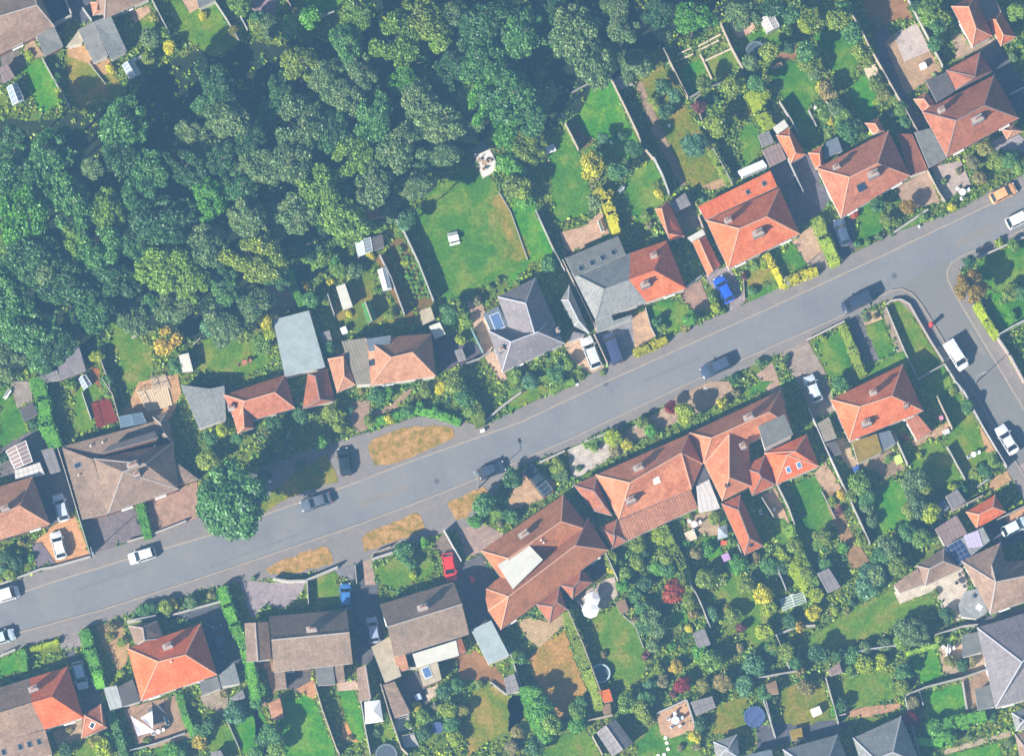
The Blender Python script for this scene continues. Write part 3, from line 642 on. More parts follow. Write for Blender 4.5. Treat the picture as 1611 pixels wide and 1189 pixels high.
class Roof:
    """one roof: faces in world space; gets an eaves skirt, a soffit and ridge tiles"""
    def __init__(s, faces, capped=True, th=0.17):
        s.faces = [[Vector(p) for p in f] for f in faces]; s.th = th
        for f in s.faces:
            n = (f[1]-f[0]).cross(f[2]-f[1])
            if n.z < 0: f.reverse()
        key = lambda p: (round(p.x, 3), round(p.y, 3), round(p.z, 3))
        e = {}
        for fi, f in enumerate(s.faces):
            for i in range(len(f)):
                a, b = f[i], f[(i+1) % len(f)]; e.setdefault(frozenset((key(a), key(b))), []).append((a, b, fi))
        s.border = [v[0] for v in e.values() if len(v) == 1]; s.inner = [v for v in e.values() if len(v) == 2]
        nx = {key(a): (a, b) for a, b, _ in s.border}; loop = []; k = key(s.border[0][0])
        while k in nx:
            a, b = nx.pop(k); loop.append(a); k = key(b)
        s.loop = loop; s.capped = capped
        vs, fs = [], []
        for f in [[f[0], f[k], f[k+1]] for f in s.faces for k in range(1, len(f)-1)]:
            i = len(vs); vs += f; fs.append(list(range(i, i+len(f))))
        s.bvh = BVHTree.FromPolygons(vs, fs)
    def hit(s, x, y):
        r = s.bvh.ray_cast(Vector((x, y, 60)), Vector((0, 0, -1)))
        return (r[0].z, r[1]) if r[0] is not None else None
    def mesh(s, name, mat, parent, ridge=None):
        mb = MB(); dn = Vector((0, 0, -s.th))
        tri = [[f[0], f[k], f[k+1]] for f in s.faces for k in range(1, len(f)-1)]
        for f in tri: mb.face(f, 0)
        for a, b, _ in s.border: mb.face([a+dn, b+dn, b, a], 1)
        for f in tri: mb.face([p+dn for p in f][::-1], 1)
        if s.capped:
            for v in s.inner:
                a, b, fi = v[0]; fj = v[1][2]
                n1 = (s.faces[fi][1]-s.faces[fi][0]).cross(s.faces[fi][2]-s.faces[fi][1]).normalized()
                n2 = (s.faces[fj][1]-s.faces[fj][0]).cross(s.faces[fj][2]-s.faces[fj][1]).normalized()
                if n1.dot(n2) < 0.97: mb.bar(a+Vector((0, 0, .01)), b+Vector((0, 0, .01)), 0.10, 2, 6)
        me = mb.build(name, [mat, FASCIA, ridge or mat], parent, uv=True); return me
WIN = [0]
def inset(loop, d):
    n = len(loop); out = []
    area = sum(loop[i].x*loop[(i+1) % n].y-loop[(i+1) % n].x*loop[i].y for i in range(n))
    sg = 1 if area > 0 else -1
    for i in range(n):
        p, a, b = loop[i], loop[i-1], loop[(i+1) % n]
        e1 = Vector((p.x-a.x, p.y-a.y)); e2 = Vector((b.x-p.x, b.y-p.y))
        if e1.length < 1e-6 or e2.length < 1e-6: out.append(p.copy()); continue
        e1.normalize(); e2.normalize()
        n1 = Vector((-e1.y, e1.x))*sg; n2 = Vector((-e2.y, e2.x))*sg; m = n1+n2; k = max(0.35, 1+n1.dot(n2))
        q = m/k*d; out.append(Vector((p.x+q.x, p.y+q.y, p.z)))
    return out, sg
def walls(roof, mat, parent, d, top=0.0):
    lp, sg = inset(roof.loop, d); mb = MB(); n = len(lp); pts = []
    for i in range(n):
        a, b = lp[i], lp[(i+1) % n]; za = a.z-roof.th+0.02-top; zb = b.z-roof.th+0.02-top
        q = [Vector((a.x, a.y, 0)), Vector((b.x, b.y, 0)), Vector((b.x, b.y, zb)), Vector((a.x, a.y, za))]
        mb.face(q if sg > 0 else q[::-1], 0)
    mb.build('wall', mat, parent, uv=True); return lp, sg
def windows(lp, sg, parent, zmax, every=3.4, door=None):
    n = len(lp); k = 0
    for i in range(n):
        a, b = lp[i], lp[(i+1) % n]; e = Vector((b.x-a.x, b.y-a.y, 0)); L = e.length
        if L < 3.0: continue
        e.normalize(); nrm = Vector((e.y, -e.x, 0))*sg; m = max(1, int(L/every)); rot = math.atan2(e.y, e.x)
        if L < 7.5 and i % 2: m = 1
        for j in range(m):
            c = Vector((a.x, a.y, 0))+e*(L*(j+0.5)/m)
            if door is not None and k == door:
                mb = MB(); mb.box(c+nrm*0.03+Vector((0, 0, 1.03)), (0.95, 0.08, 2.06), rot); dd = mb.build('door', DARK, parent)
                hb = MB(); hb.box(c+nrm*0.10+e*0.36+Vector((0, 0, 1.0)), (0.12, 0.05, 0.03), rot); hb.build('handle', METAL, dd)
            else:
                wd = 1.5 if L/m > 2.6 else 0.9; mb = MB(); z = min(1.5, zmax-0.85)
                for dx, sx, dz, sz in ((0, wd, .6, .08), (0, wd, -.6, .08), (-wd/2, .08, 0, 1.28), (wd/2, .08, 0, 1.28), (0, .06, 0, 1.2)):
                    mb.box(c+e*dx+nrm*0.035+Vector((0, 0, z+dz)), (sx, 0.09+0.004*(sz > 1), sz), rot)
                mb.box(c+nrm*0.08+Vector((0, 0, z-.68)), (wd+.2, .2, .06), rot)
                f = mb.build('window', FRAME, parent)
                pb = MB(); pb.box(c+nrm*0.02+Vector((0, 0, z)), (wd-.1, 0.05, 1.15), rot); pb.build('pane', PANE, f)
            k += 1
def on_roof(roofs, t, p, lift=0.0):
    fp = F(t, p); z = 3.5; best = None
    for _ in range(5):
        v = G(fp, z+lift); hs = [(h[0], h[1], r) for h in (r.hit(v.x, v.y) for r, _o in roofs for _x in (0,)) for r in (None,) if h] if False else []
        for r, ob in roofs:
            h = r.hit(v.x, v.y)
            if h: hs.append((h[0], h[1], ob))
        if not hs: return None
        best = max(hs, key=lambda q: q[0]); z = best[0]
    v = G(fp, z+lift); return Vector((v.x, v.y, z)), best[1], best[2]
def add_chimney(roofs, t, p, size=(0.95, 0.6), rot=0.38, mat=None, pots=3, h=1.25):
    r = on_roof(roofs, t, p, h)
    if not r: return
    c, n, ob = r; mb = MB(); z = c.z
    mb.box((c.x, c.y, z-0.3+h/2), (size[0], size[1], h+0.6), rot, 0)
    mb.box((c.x, c.y, z+h-0.05), (size[0]+.14, size[1]+.14, 0.14), rot, 1)
    mb.box((c.x, c.y, z+h+0.05), (size[0]-.1, size[1]-.1, 0.10), rot, 1)
    for k in range(pots):
        d = (k-(pots-1)/2)*0.34; q = Vector((c.x+math.cos(rot)*d, c.y+math.sin(rot)*d, z+h+.08)); mb.bar(q, q+Vector((0, 0, .42)), .12, 2, 10, .10)
    mb.box((c.x, c.y, z+0.02), (size[0]+.14, size[1]+.14, 0.5), rot, 3)
    mb.build('chimney', [mat or W_BRICK, CEM, POT, LEAD], ob, uv=True)
def add_panel(roofs, t, p, name, w, h, mats, rot_to=None, th=0.08, extra=None):
    r = on_roof(roofs, t, p)
    if not r: return
    c, n, ob = r; n = n if n.z > 0 else -n
    u = Vector((-n.y, n.x, 0))
    if u.length < .05: u = Vector((math.cos(.39), math.sin(.39), 0))
    u.normalize(); v = n.cross(u)
    mb = MB()
    def slabq(cu, cv, w_, h_, z0, z1, mi):
        pts = [c+u*(cu+a*w_/2)+v*(cv+b*h_/2) for a, b in ((-1, -1), (1, -1), (1, 1), (-1, 1))]
        A = [q+n*z0 for q in pts]; B = [q+n*z1 for q in pts]
        mb.face(B, mi); 
        for k in range(4): mb.face([A[k], A[(k+1) % 4], B[(k+1) % 4], B[k]], mi)
    slabq(0, 0, w, h, -.05, th, 0)
    if name == 'skylight': slabq(0, 0, w-.16, h-.16, th-.01, th+.012, 1)
    else:
        nx, ny = extra; cw, ch = w/nx, h/ny
        for i in range(nx):
            for j in range(ny): slabq((i+.5)*cw-w/2, (j+.5)*ch-h/2, cw-.05, ch-.05, th-.01, th+.012, 1)
    mb.build(name, mats, ob)
def order(t, P):
    """corner order in which the ridge runs between the two end sides"""
    Q = [Vector(F(t, p)) for p in P]; best = None
    for r in (0, 1, 2, 3):
        c4 = Q[r:4]+Q[:r]; d = (Q[4]-(c4[3]+c4[0])/2).length+(Q[5]-(c4[1]+c4[2])/2).length
        if best is None or d < best[0]-1e-6: best = (d, r)
    r = best[1]; return list(P[r:4])+list(P[:r])+[P[4], P[5]]
def hipf(t, P, ze, zr):
    P = order(t, P); A, B, C_, D_ = [G(F(t, p), ze) for p in P[:4]]; R1, R2 = [G(F(t, p), zr) for p in P[4:6]]
    return [[A, B, R2, R1], [B, C_, R2], [C_, D_, R1, R2], [D_, A, R1]]
def gabf(t, P, ze, zr):
    P = order(t, P); A, B, C_, D_ = [G(F(t, p), ze) for p in P[:4]]; R1, R2 = [G(F(t, p), zr) for p in P[4:6]]
    return [[A, B, R2, R1], [C_, D_, R1, R2]]
WK = [0]
def building(name, label, cat, wings, chim=(), sky=(), solar=(), wall=None, group=None, win=True, flues=(), shell=None):
    """wings: (kind, sheet, points, eave z, ridge z, material, [second material, split])"""
    first = wings[0]; c = Vector()
    for p in first[2][:4]: c += G(F(first[1], p), 0)
    c /= min(4, len(first[2][:4])); root = thing(name, (c.x, c.y, 0), label, cat, group)
    roofs = []
    for wi, w_ in enumerate(wings):
        kind, t, P, ze, zr, mat = w_[:6]
        if not isinstance(ze, (list, tuple)) and zr > 5: ze += .3; zr += .75
        WK[0] += 1; off = 0.012*(WK[0] % 7)
        if kind == 'hip': fs = hipf(t, P, ze, zr)
        elif kind == 'gable': fs = gabf(t, P, ze, zr)
        elif kind == 'faces':
            V = [G(F(t, (p[0], p[1])), (zr if p[2] == 'r' else ze if p[2] == 'e' else p[2])) for p in P]; fs = [[V[i] for i in f] for f in w_[6]]
            tri = []
            for f in fs:
                if len(f) > 3 and kind == 'faces': 
                    for k in range(1, len(f)-1): tri.append([f[0], f[k], f[k+1]])
                else: tri.append(f)
            fs = tri
        else:
            zz = ze if isinstance(ze, (list, tuple)) else [ze]*len(P); V = [G(F(t, p), z) for p, z in zip(P, zz)]
            if isinstance(ze, (list, tuple)): fs = [[V[0], V[k], V[k+1]] for k in range(1, len(V)-1)]
            else: fs = [V]
        POLY.append([F(t, (p[0], p[1])) for p in (P[:4] if kind in ('hip', 'gable') else P)])
        R = Roof(fs, capped=(kind != 'flat'), th=(0.17 if kind != 'flat' else 0.22))
        if len(w_) > 7 and kind == 'hip':        # a pair of houses under one roof: two coverings
            s = w_[7]; A, B, C_, D_ = [G(F(t, p), ze) for p in P[:4]]; R1, R2 = [G(F(t, p), zr) for p in P[4:6]]
            if len(w_) > 8: s1, sr, s2 = w_[8]
            else: s1 = sr = s2 = s
            M1, Mr, M2 = A.lerp(B, s1), R1.lerp(R2, sr), D_.lerp(C_, s2)
            ra = Roof([[A, M1, Mr, R1], [M2, D_, R1, Mr], [D_, A, R1]]); rb = Roof([[M1, B, R2, Mr], [C_, M2, Mr, R2], [B, C_, R2]])
            o1 = ra.mesh('roof', RM[mat], root); o2 = rb.mesh('roof', RM[w_[6]], root)
            o1['label'] = 'left half of the roof in its own tiles'; o2['label'] = 'right half of the roof in different tiles'
            roofs += [(ra, o1), (rb, o2)]
        else:
            nm = 'roof' if wi == 0 else ('flat_roof' if kind == 'flat' else 'wing_roof')
            roofs.append((R, R.mesh(nm, RM[mat], root, RIDGE.get(mat, CEM))))
        lp, sg = walls(R, (W_BRICK if wall == 'brick' else WOODW if wall == 'wood' else W_REND), root, (0.20 if kind != 'flat' else 0.12)+off, 0.004*(WK[0] % 3))
        if win and wi == 0: windows(lp, sg, root, ze if not isinstance(ze, (list, tuple)) else min(ze), door=(1 if cat == 'house' else 0))
    for q in chim: add_chimney(roofs, *q)
    for q in sky:
        add_panel(roofs, q[0], q[1], 'skylight', q[2] if len(q) > 2 else .75, q[3] if len(q) > 3 else 1.05, [q[4] if len(q) > 4 else LEAD, q[5] if len(q) > 5 else PANE])
    for q in solar: add_panel(roofs, q[0], q[1], 'solar_panel', q[2], q[3], [METAL, q[5] if len(q) > 5 else glass('solar cells', (0.02, 0.035, 0.10), .12)], extra=q[4])
    for q in flues:
        r = on_roof(roofs, *q)
        if r:
            mb = MB(); mb.bar(r[0]-Vector((0, 0, .1)), r[0]+Vector((0, 0, .45)), .07, 0, 8); mb.bar(r[0]+Vector((0, 0, .42)), r[0]+Vector((0, 0, .5)), .12, 0, 8); mb.build('vent_pipe', FRAME, r[2])
    return root
H = building
BLUEG = glass('blue glazing', (0.10, 0.17, 0.32), .1); WHITEG = plain('bright rooflight', (0.75, 0.78, 0.8), .3)

H('house', 'brown and grey hipped roof at the very top left corner of the picture', 'house',
  [('hip', 0, [(-250, 440), (320, 158), (180, -130), (-390, 130), (-180, 150), (215, 30)], 2.7, 5.9, 'pbrown'),
   ('flat', 0, [(205, 200), (320, 162), (370, 270), (262, 330)], [2.9, 3.2, 2.6, 2.5], 0, 'felt')], wall='brick')
H('house', 'pinkish brown house with two grey rear extension roofs near the top left', 'house',
  [('hip', 0, [(612, 112), (880, -8), (800, -190), (530, -80), (620, -10), (790, -80)], 2.7, 5.6, 'pbrown'),
   ('flat', 0, [(545, 130), (632, 325), (545, 368), (455, 175)], [3.2, 3.0, 2.4, 2.5], 0, 'felt'),
   ('flat', 0, [(545, 130), (645, 88), (742, 300), (650, 347)], [3.3, 3.0, 2.5, 3.1], 0, 'slate'),
   ('flat', 0, [(385, 278), (470, 165), (500, 150), (480, 258)], 2.3, 0, 'beige'),
   ('hip', 0, [(545, 92), (612, 70), (590, -5), (528, 18), (565, 60), (570, 15)], 2.4, 3.2, 'tan')])
H('house', 'corner of a grey-brown roof cut by the top edge left of the woodland', 'house',
  [('flat', 0, [(1130, -60), (1240, -80), (1262, 2), (1165, 50)], 2.8, 0, 'felt'), ('hip', 0, [(1090, -40), (1250, -100), (1200, -260), (1020, -190), (1100, -120), (1170, -150)], 2.7, 5.0, 'gbrown')])
H('house', 'large wide brown roof with dormer, two chimneys and hipped wings beside the round roadside tree', 'house',
  [('hip', 20, [(635, 770), (1045, 628), (1012, 358), (545, 452), (720, 527), (850, 482)], 2.9, 5.7, 'brown'),
   ('flat', 20, [(362, 385), (545, 455), (635, 770), (480, 805)], [2.3, 3.4, 3.0, 2.3], 0, 'brown'),
   ('flat', 20, [(365, 380), (905, 232), (930, 318), (545, 450)], [2.1, 2.1, 2.5, 2.5], 0, 'brown'),
   ('flat', 20, [(590, 420), (640, 372), (905, 290), (925, 330)], [4.7, 4.5, 4.5, 4.7], 0, 'dfelt'),  # dark felt follows the dormer's shadow strip, shade put into the colour
   ('hip', 20, [(925, 300), (1020, 368), (975, 178), (895, 208), (965, 310), (935, 240)], 2.3, 3.3, 'brown'),
   ('flat', 20, [(865, 485), (990, 440), (1160, 570), (1045, 602)], [3.5, 3.1, 2.4, 2.5], 0, 'brown')],
  [(20, (775, 485), (1.5, .7), .38, W_BRICK, 4), (20, (800, 540), (.8, .6), .38)], [(20, (455, 490), .8, 1.1)], flues=[(20, (530, 380)), (20, (600, 360)), (20, (460, 550)), (20, (905, 380))], wall='brick')
H('house', 'tan orange hipped bungalow roof at the left edge above the two white driveway cars', 'house',
  [('hip', 20, [(-190, 985), (292, 832), (190, 555), (-290, 700), (-60, 800), (115, 727)], 2.6, 5.6, 'tan')], [(20, (30, 740), (1.1, .7), .38)], wall='brick')
H('house', 'small red tiled bungalow with two front gables behind shaded front garden trees', 'house',
  [('hip', None, [(372, 668), (464, 642), (449, 589), (352, 621), (385, 631), (432, 617)], 2.6, 4.9, 'red'),
   ('hip', None, [(374, 682), (400, 673), (394, 636), (364, 645), (384, 672), (382, 640)], 2.4, 4.2, 'red')],
  [(None, (364, 640), (.9, .6), .2, plain('white chimney', (.7, .66, .62)))])
H('house', 'narrow dark red tiled wing joined to the pale green flat roof', 'house',
  [('hip', None, [(476, 643), (527, 631), (515, 580), (484, 588), (503, 628), (496, 592)], 2.5, 3.9, 'brick')], win=False)
H('garage', 'large pale green flat roofed workshop in the middle left gardens', 'garage',
  [('flat', 11, [(110, 755), (320, 700), (415, 1030), (180, 1088)], 2.9, 0, 'pale')], win=False)
H('garage', 'grey flat roofed double garage left of the small red bungalow', 'garage',
  [('flat', 20, [(1055, 18), (1225, 42), (1312, 25), (1322, 222), (1165, 274)], 2.6, 0, 'slate')], win=False)
H('house', 'pink-brown hipped bungalow with pale ribbed flat roof section and a blue grey dormer', 'house',
  [('hip', 11, [(680, 1140), (1062, 1085), (1035, 835), (655, 868), (800, 975), (925, 945)], 2.6, 5.1, 'tan'),
   ('flat', 11, [(510, 880), (655, 860), (682, 1130), (600, 1135)], 3.0, 0, 'lines'),
   ('flat', 11, [(655, 866), (800, 845), (790, 925), (670, 940)], 3.9, 0, 'blue'),
   ('hip', 11, [(485, 1182), (590, 1135), (530, 945), (430, 985), (525, 1085), (520, 970)], 2.5, 3.7, 'tan')],
  [(11, (935, 825), (.7, .6), .2, plain('white chimney', (.7, .66, .62)))], [(11, (690, 1005), .9, 1.1, DARK)])
H('house', 'purple slate cross-shaped hipped house with a blue glazed roof terrace', 'house',
  [('hip', None, [(790, 585), (888, 540), (868, 500), (768, 520), (804, 538), (846, 522)], 2.7, 5.6, 'purple'),
   ('hip', None, [(812, 552), (884, 532), (842, 437), (783, 467), (841, 524), (827, 477)], 2.71, 5.62, 'purple'),
   ('flat', None, [(760, 494), (784, 482), (800, 512), (775, 528)], 3.1, 0, 'blue'),
   ('hip', 12, [(385, 790), (475, 835), (355, 555), (305, 640), (410, 760), (350, 640)], 2.4, 3.6, 'slate'),
   ('flat', 12, [(345, 885), (380, 825), (450, 838), (440, 850)], 2.3, 0, 'purple')],
  [(12, (285, 815), (.6, .6), .4, plain('white chimney', (.7, .66, .62)), 1, .8), (11, (1445, 925), (.8, .6), .4, DARK, 2)], [(11, (1420, 765), 1.5, 2.4, WHITEG, BLUEG)])
H('house', 'semi-detached pair with grey slates on the left half and red tiles on the right', 'house',
  [('hip', 12, [(510, 757), (1040, 572), (925, 292), (370, 480), (560, 575), (850, 467)], 2.7, 5.7, 'slate', 'orange', .55, (.56, .5, .62)),
   ('flat', 12, [(330, 395), (640, 265), (686, 372), (385, 505)], [2.9, 2.9, 3.7, 3.7], 0, 'felt'),
   ('flat', 12, [(505, 760), (600, 725), (615, 760), (720, 725), (725, 745), (520, 830)], 2.3, 0, 'slate')],
  [(12, (850, 375), (.8, .6), .38, plain('white chimney', (.7, .66, .62))), (12, (800, 545), (1.2, .7), .38)],
  [(12, (425, 455), .8, .9, METAL), (12, (490, 423), .8, .9, METAL), (12, (552, 393), .8, .9, METAL), (12, (615, 363), .8, .9, METAL)])
H('garage', 'small red tiled garage behind the half red roof', 'garage', [('hip', 12, [(858, 110), (945, 292), (1028, 268), (932, 58), (930, 250), (895, 105)], 2.4, 3.8, 'vivid')], win=False)
H('garage', 'long orange tiled garage with pale end beside the bright orange hipped roof', 'garage',
  [('gable', 12, [(1075, 300), (1165, 497), (1242, 440), (1150, 262), (1112, 285), (1195, 470)], 2.4, 3.2, 'orange'),
   ('flat', 12, [(1045, 275), (1135, 225), (1152, 258), (1075, 302)], 2.3, 0, 'white')], win=False)
H('house', 'bright orange hipped roof with an orange rear flat dormer holding two small rooflights', 'house',
  [('hip', None, [(1146, 423), (1258, 368), (1226, 296), (1111, 347), (1163, 360), (1206, 341)], 2.7, 5.7, 'orange'),
   ('flat', None, [(1098, 325), (1212, 269), (1223, 294), (1110, 346)], [2.6, 2.6, 2.9, 2.9], 0, 'vivid')],
  [(12, (1285, 170), (.9, .6), .4, plain('white chimney', (.7, .66, .62))), (12, (1460, 245), (1.5, .8), .4)], [(2, (1400, 1125), .6, .7), (2, (1495, 1075), .6, .7)])
H('house', 'red clay roof with a dark square solar collector on its front slope', 'house',
  [('hip', 3, [(492, 1275), (897, 1030), (768, 765), (350, 985), (540, 1037), (705, 957)], 2.7, 5.7, 'red'),
   ('flat', 3, [(820, 782), (908, 785), (1000, 993), (897, 1030)], [2.4, 2.4, 2.3, 2.6], 0, 'dred'),
   ('hip', 3, [(340, 985), (395, 975), (378, 850), (300, 895), (370, 965), (365, 900)], 2.4, 3.4, 'orange'),
   ('hip', 3, [(680, 783), (745, 768), (710, 690), (632, 722), (712, 762), (690, 725)], 2.5, 3.5, 'red'),
   ('flat', 3, [(405, 830), (470, 800), (500, 885), (390, 925)], 2.3, 0, 'blue')],
  [(3, (465, 975), (.9, .6), .4), (3, (680, 1015), (1.5, .8), .4)], [(3, (610, 1095), 1.25, 1.25, DARK, glass('solar collector', (.02, .03, .06)))])
H('garage', 'orange tiled small outbuilding between two back gardens in the upper right', 'garage',
  [('hip', 3, [(200, 952), (285, 905), (190, 747), (112, 792), (225, 895), (190, 800)], 2.4, 3.7, 'orange')], win=False)
H('shed', 'flat grey roofed store left of the upper right orange outbuilding', 'shed', [('flat', 3, [(30, 880), (130, 835), (172, 928), (75, 975)], 2.3, 0, 'pinkf')], win=False, wall='wood')
H('shed', 'small grey shed with felt roof and dark wall above the flat grey store', 'shed', [('flat', 3, [(5, 792), (70, 765), (100, 832), (30, 862)], 2.1, 0, 'shed')], win=False, wall='wood')
H('shed', 'bright white topped little store touching the upper right orange outbuilding', 'shed', [('flat', 3, [(92, 748), (158, 700), (184, 740), (120, 788)], 2.0, 0, 'white')], win=False)
H('house', 'big brown-red hipped house at the upper right with a paler front chimney', 'house',
  [('hip', 3, [(1110, 920), (1532, 692), (1387, 440), (965, 655), (1165, 706), (1330, 617)], 2.8, 6.0, 'brick'),
   ('hip', 3, [(1160, 527), (1375, 418), (1303, 305), (1105, 412), (1255, 462), (1275, 450)], 2.8, 4.6, 'brick'),
   ('flat', 3, [(985, 470), (1108, 422), (1160, 528), (1050, 600)], 2.9, 0, 'dfelt'),
   ('hip', 3, [(970, 655), (1050, 620), (990, 540), (915, 582), (1005, 620), (975, 580)], 2.5, 3.5, 'red'),
   ('flat', 3, [(920, 775), (1010, 750), (1112, 920), (1005, 982)], 2.6, 0, 'felt'),
   ('hip', 3, [(1460, 815), (1552, 770), (1500, 730), (1430, 760), (1482, 768), (1495, 762)], 2.4, 3.2, 'tan')],
  [(3, (1080, 640), (.9, .6), .48, plain('white chimney', (.7, .66, .62))), (3, (1290, 695), (1.6, .8), .48)], wall='brick')
H('house', 'orange hipped roof in the top right corner behind a dark red ridge', 'house',
  [('hip', 3, [(1137, 40), (1260, 275), (1377, 212), (1280, -30), (1237, 42), (1280, 165)], 2.7, 5.2, 'red')])
H('garage', 'pink-grey roofed garage with orange hipped end at the top right', 'garage',
  [('hip', 3, [(1345, 112), (1425, 270), (1517, 217), (1430, 72), (1395, 118), (1440, 205)], 2.5, 4.0, 'orange'), ('flat', 3, [(1285, -20), (1368, -60), (1430, 72), (1345, 114)], 2.8, 0, 'pinkf')], win=False)
H('house', 'corner orange hipped roof beside the side road with mossy flat extension', 'house',
  [('hip', 23, [(540, 350), (972, 172), (852, -100), (430, 105), (600, 148), (790, 85)], 2.7, 5.7, 'orange'),
   ('flat', 23, [(555, 352), (700, 305), (732, 410), (590, 480)], 2.7, 0, 'moss'),
   ('flat', 23, [(700, 305), (778, 285), (812, 360), (735, 402)], 2.5, 0, 'blue'),  # flat roof lying in blue shade, the shade painted in as blue felt
   ('flat', 23, [(868, 225), (940, 195), (1022, 292), (935, 345)], [3.6, 3.4, 2.4, 2.4], 0, 'red')],
  [(23, (680, 60), (.9, .6), .38, plain('white chimney', (.7, .66, .62))), (23, (640, 240), (1.3, .7), .38), (23, (870, 135), (.5, .5), .38)])
H('house', 'left end of the orange terrace with striped pantile rear roof and small white rooflight', 'house',
  [('faces', 22, [(645, 805, 'e'), (1070, 628, 'e'), (1135, 480, 'e'), (1057, 305, 'e'), (510, 545, 'e'), (710, 592, 'r'), (1010, 418, 'r')], 2.7, 5.7, 'terr', [[0, 1, 6, 5], [1, 2, 6], [2, 3, 6], [3, 4, 5, 6], [4, 0, 5]]),
   ('flat', 22, [(645, 812), (1065, 632), (1107, 738), (690, 932)], [3.0, 3.0, 2.3, 2.3], 0, 'pant'),
   ('hip', 22, [(500, 755), (605, 785), (515, 545), (382, 605), (560, 725), (500, 640)], 2.5, 4.0, 'brick'),
   ('hip', 22, [(605, 980), (692, 932), (635, 805), (530, 852), (622, 905), (615, 890)], 2.3, 3.2, 'brick'),
   ('flat', 22, [(1040, 552), (1155, 495), (1182, 572), (1070, 610)], 2.4, 0, 'dfelt'),  # shadowed flat roof, its shadow put into the dark felt colour
   ('flat', 22, [(1098, 612), (1172, 572), (1237, 738), (1112, 762)], [2.6, 2.6, 2.2, 2.2], 0, 'wlines')],
  [(22, (760, 500), (1.3, .7), .4, plain('white chimney', (.7, .66, .62))), (22, (715, 690), (1.3, .7), .4)], [(22, (865, 578), 1.0, 1.0, FRAME, WHITEG)])
H('house', 'right end of the orange terrace with a grey dormer and two blue rooflights', 'house',
  [('faces', None, [(1107, 728, 'e'), (1243, 668, 'e'), (1228, 614, 'e'), (1085, 681, 'e'), (1119, 689, 'r'), (1210, 648, 'r')], 2.7, 5.7, 'terr', [[0, 1, 5, 4], [1, 2, 5], [2, 3, 4, 5], [3, 0, 4]]),
   ('hip', 22, [(1250, 697), (1420, 610), (1400, 300), (1145, 480), (1290, 560), (1290, 310)], 2.72, 5.2, 'terr'),
   ('flat', 23, [(5, 262), (160, 190), (212, 308), (45, 390)], 5.3, 0, 'felt'),
   ('hip', 23, [(112, 602), (362, 495), (290, 308), (42, 420), (178, 430), (225, 408)], 2.6, 4.6, 'vivid'),
   ('hip', 22, [(1425, 668), (1561, 602), (1500, 430), (1362, 500), (1478, 560), (1465, 535)], 2.65, 4.2, 'pantr')],
  [(22, (1405, 205), (1.3, .7), .4, plain('white chimney', (.7, .66, .62))), (22, (1370, 375), (.8, .8), .4)], [(23, (183, 515), .7, 1.0, FRAME, BLUEG), (23, (245, 488), .7, 1.0, FRAME, BLUEG), (22, (1280, 605), .7, .7, DARK)])
H('garage', 'narrow red clay outbuilding with dark pantiled east slope in the terrace gardens', 'garage',
  [('hip', 22, [(1245, 712), (1382, 1015), (1490, 960), (1355, 660), (1345, 752), (1408, 915)], 2.4, 4.0, 'pantr')], sky=[(22, (1418, 955), .6, .6, DARK)], win=False)
H('house', 'rambling old orange roof with a large white flat panel and curved western end', 'house',
  [('faces', None, [(788, 990, 'e'), (822, 966, 'e'), (957, 865, 'e'), (925, 815, 'e'), (780, 912, 'e'), (765, 926, 'e'), (764, 942, 'e'), (768, 960, 'e'), (800, 938, 'r'), (905, 858, 'r')], 2.7, 5.4, 'old',
    [[0, 1, 8], [1, 2, 9, 8], [2, 3, 9], [3, 4, 8, 9], [4, 5, 8], [5, 6, 8], [6, 7, 8], [7, 0, 8]]),
   ('hip', None, [(800, 925), (934, 836), (886, 778), (757, 866), (800, 878), (883, 820)], 2.7, 5.6, 'old'),
   ('flat', None, [(783, 888), (832, 857), (854, 880), (807, 926)], 6.15, 0, 'white'),
   ('hip', 32, [(375, 270), (495, 172), (425, 85), (303, 190), (378, 205), (415, 165)], 2.5, 4.0, 'brick'),
   ('hip', 32, [(240, 410), (342, 330), (298, 198), (160, 302), (258, 315), (285, 290)], 2.5, 3.9, 'brick'),
   ('hip', 22, [(430, 1020), (532, 992), (478, 895), (378, 960), (470, 972), (460, 955)], 2.5, 3.8, 'brick')],
  [(22, (90, 890), (1.4, .7), .6)], flues=[(22, (190, 930)), (22, (205, 945))], wall='brick')
H('house', 'long grey-brown gable roof right of the brown one, behind the red car', 'house',
  [('gable', 31, [(820, 610), (1257, 475), (1165, 168), (735, 302), (778, 434), (1215, 300)], 2.7, 5.6, 'gbrown'),
   ('flat', 31, [(925, 592), (1180, 512), (1198, 600), (950, 672)], 2.5, 0, 'white'),
   ('flat', 31, [(1180, 510), (1212, 500), (1237, 578), (1198, 595)], 2.4, 0, 'brick'),
   ('flat', 31, [(685, 550), (790, 490), (860, 720), (765, 760)], 2.4, 0, 'beige'),
   ('flat', 31, [(815, 612), (882, 590), (905, 680), (840, 700)], [2.7, 2.7, 2.2, 2.2], 0, 'tan'),
   ('flat', 31, [(955, 670), (1072, 640), (1096, 740), (990, 782)], 2.45, 0, 'beige')],
  [(31, (985, 318), (1.4, .7), .3, W_REND, 3)], [(31, (1010, 700), 1.2, 1.6, FRAME, BLUEG)], wall='brick')
H('garage', 'brown ridged garage strip behind the beige flat roof in the lower middle', 'garage',
  [('flat', 31, [(755, 772), (820, 752), (912, 935), (822, 965)], [2.3, 2.5, 2.5, 2.3], 0, 'brown')], win=False)
H('garage', 'pale green-white flat garage right of the long grey-brown gable', 'garage',
  [('flat', 31, [(1268, 452), (1385, 395), (1492, 600), (1368, 650)], [2.4, 2.6, 2.6, 2.4], 0, 'pale')], win=False)
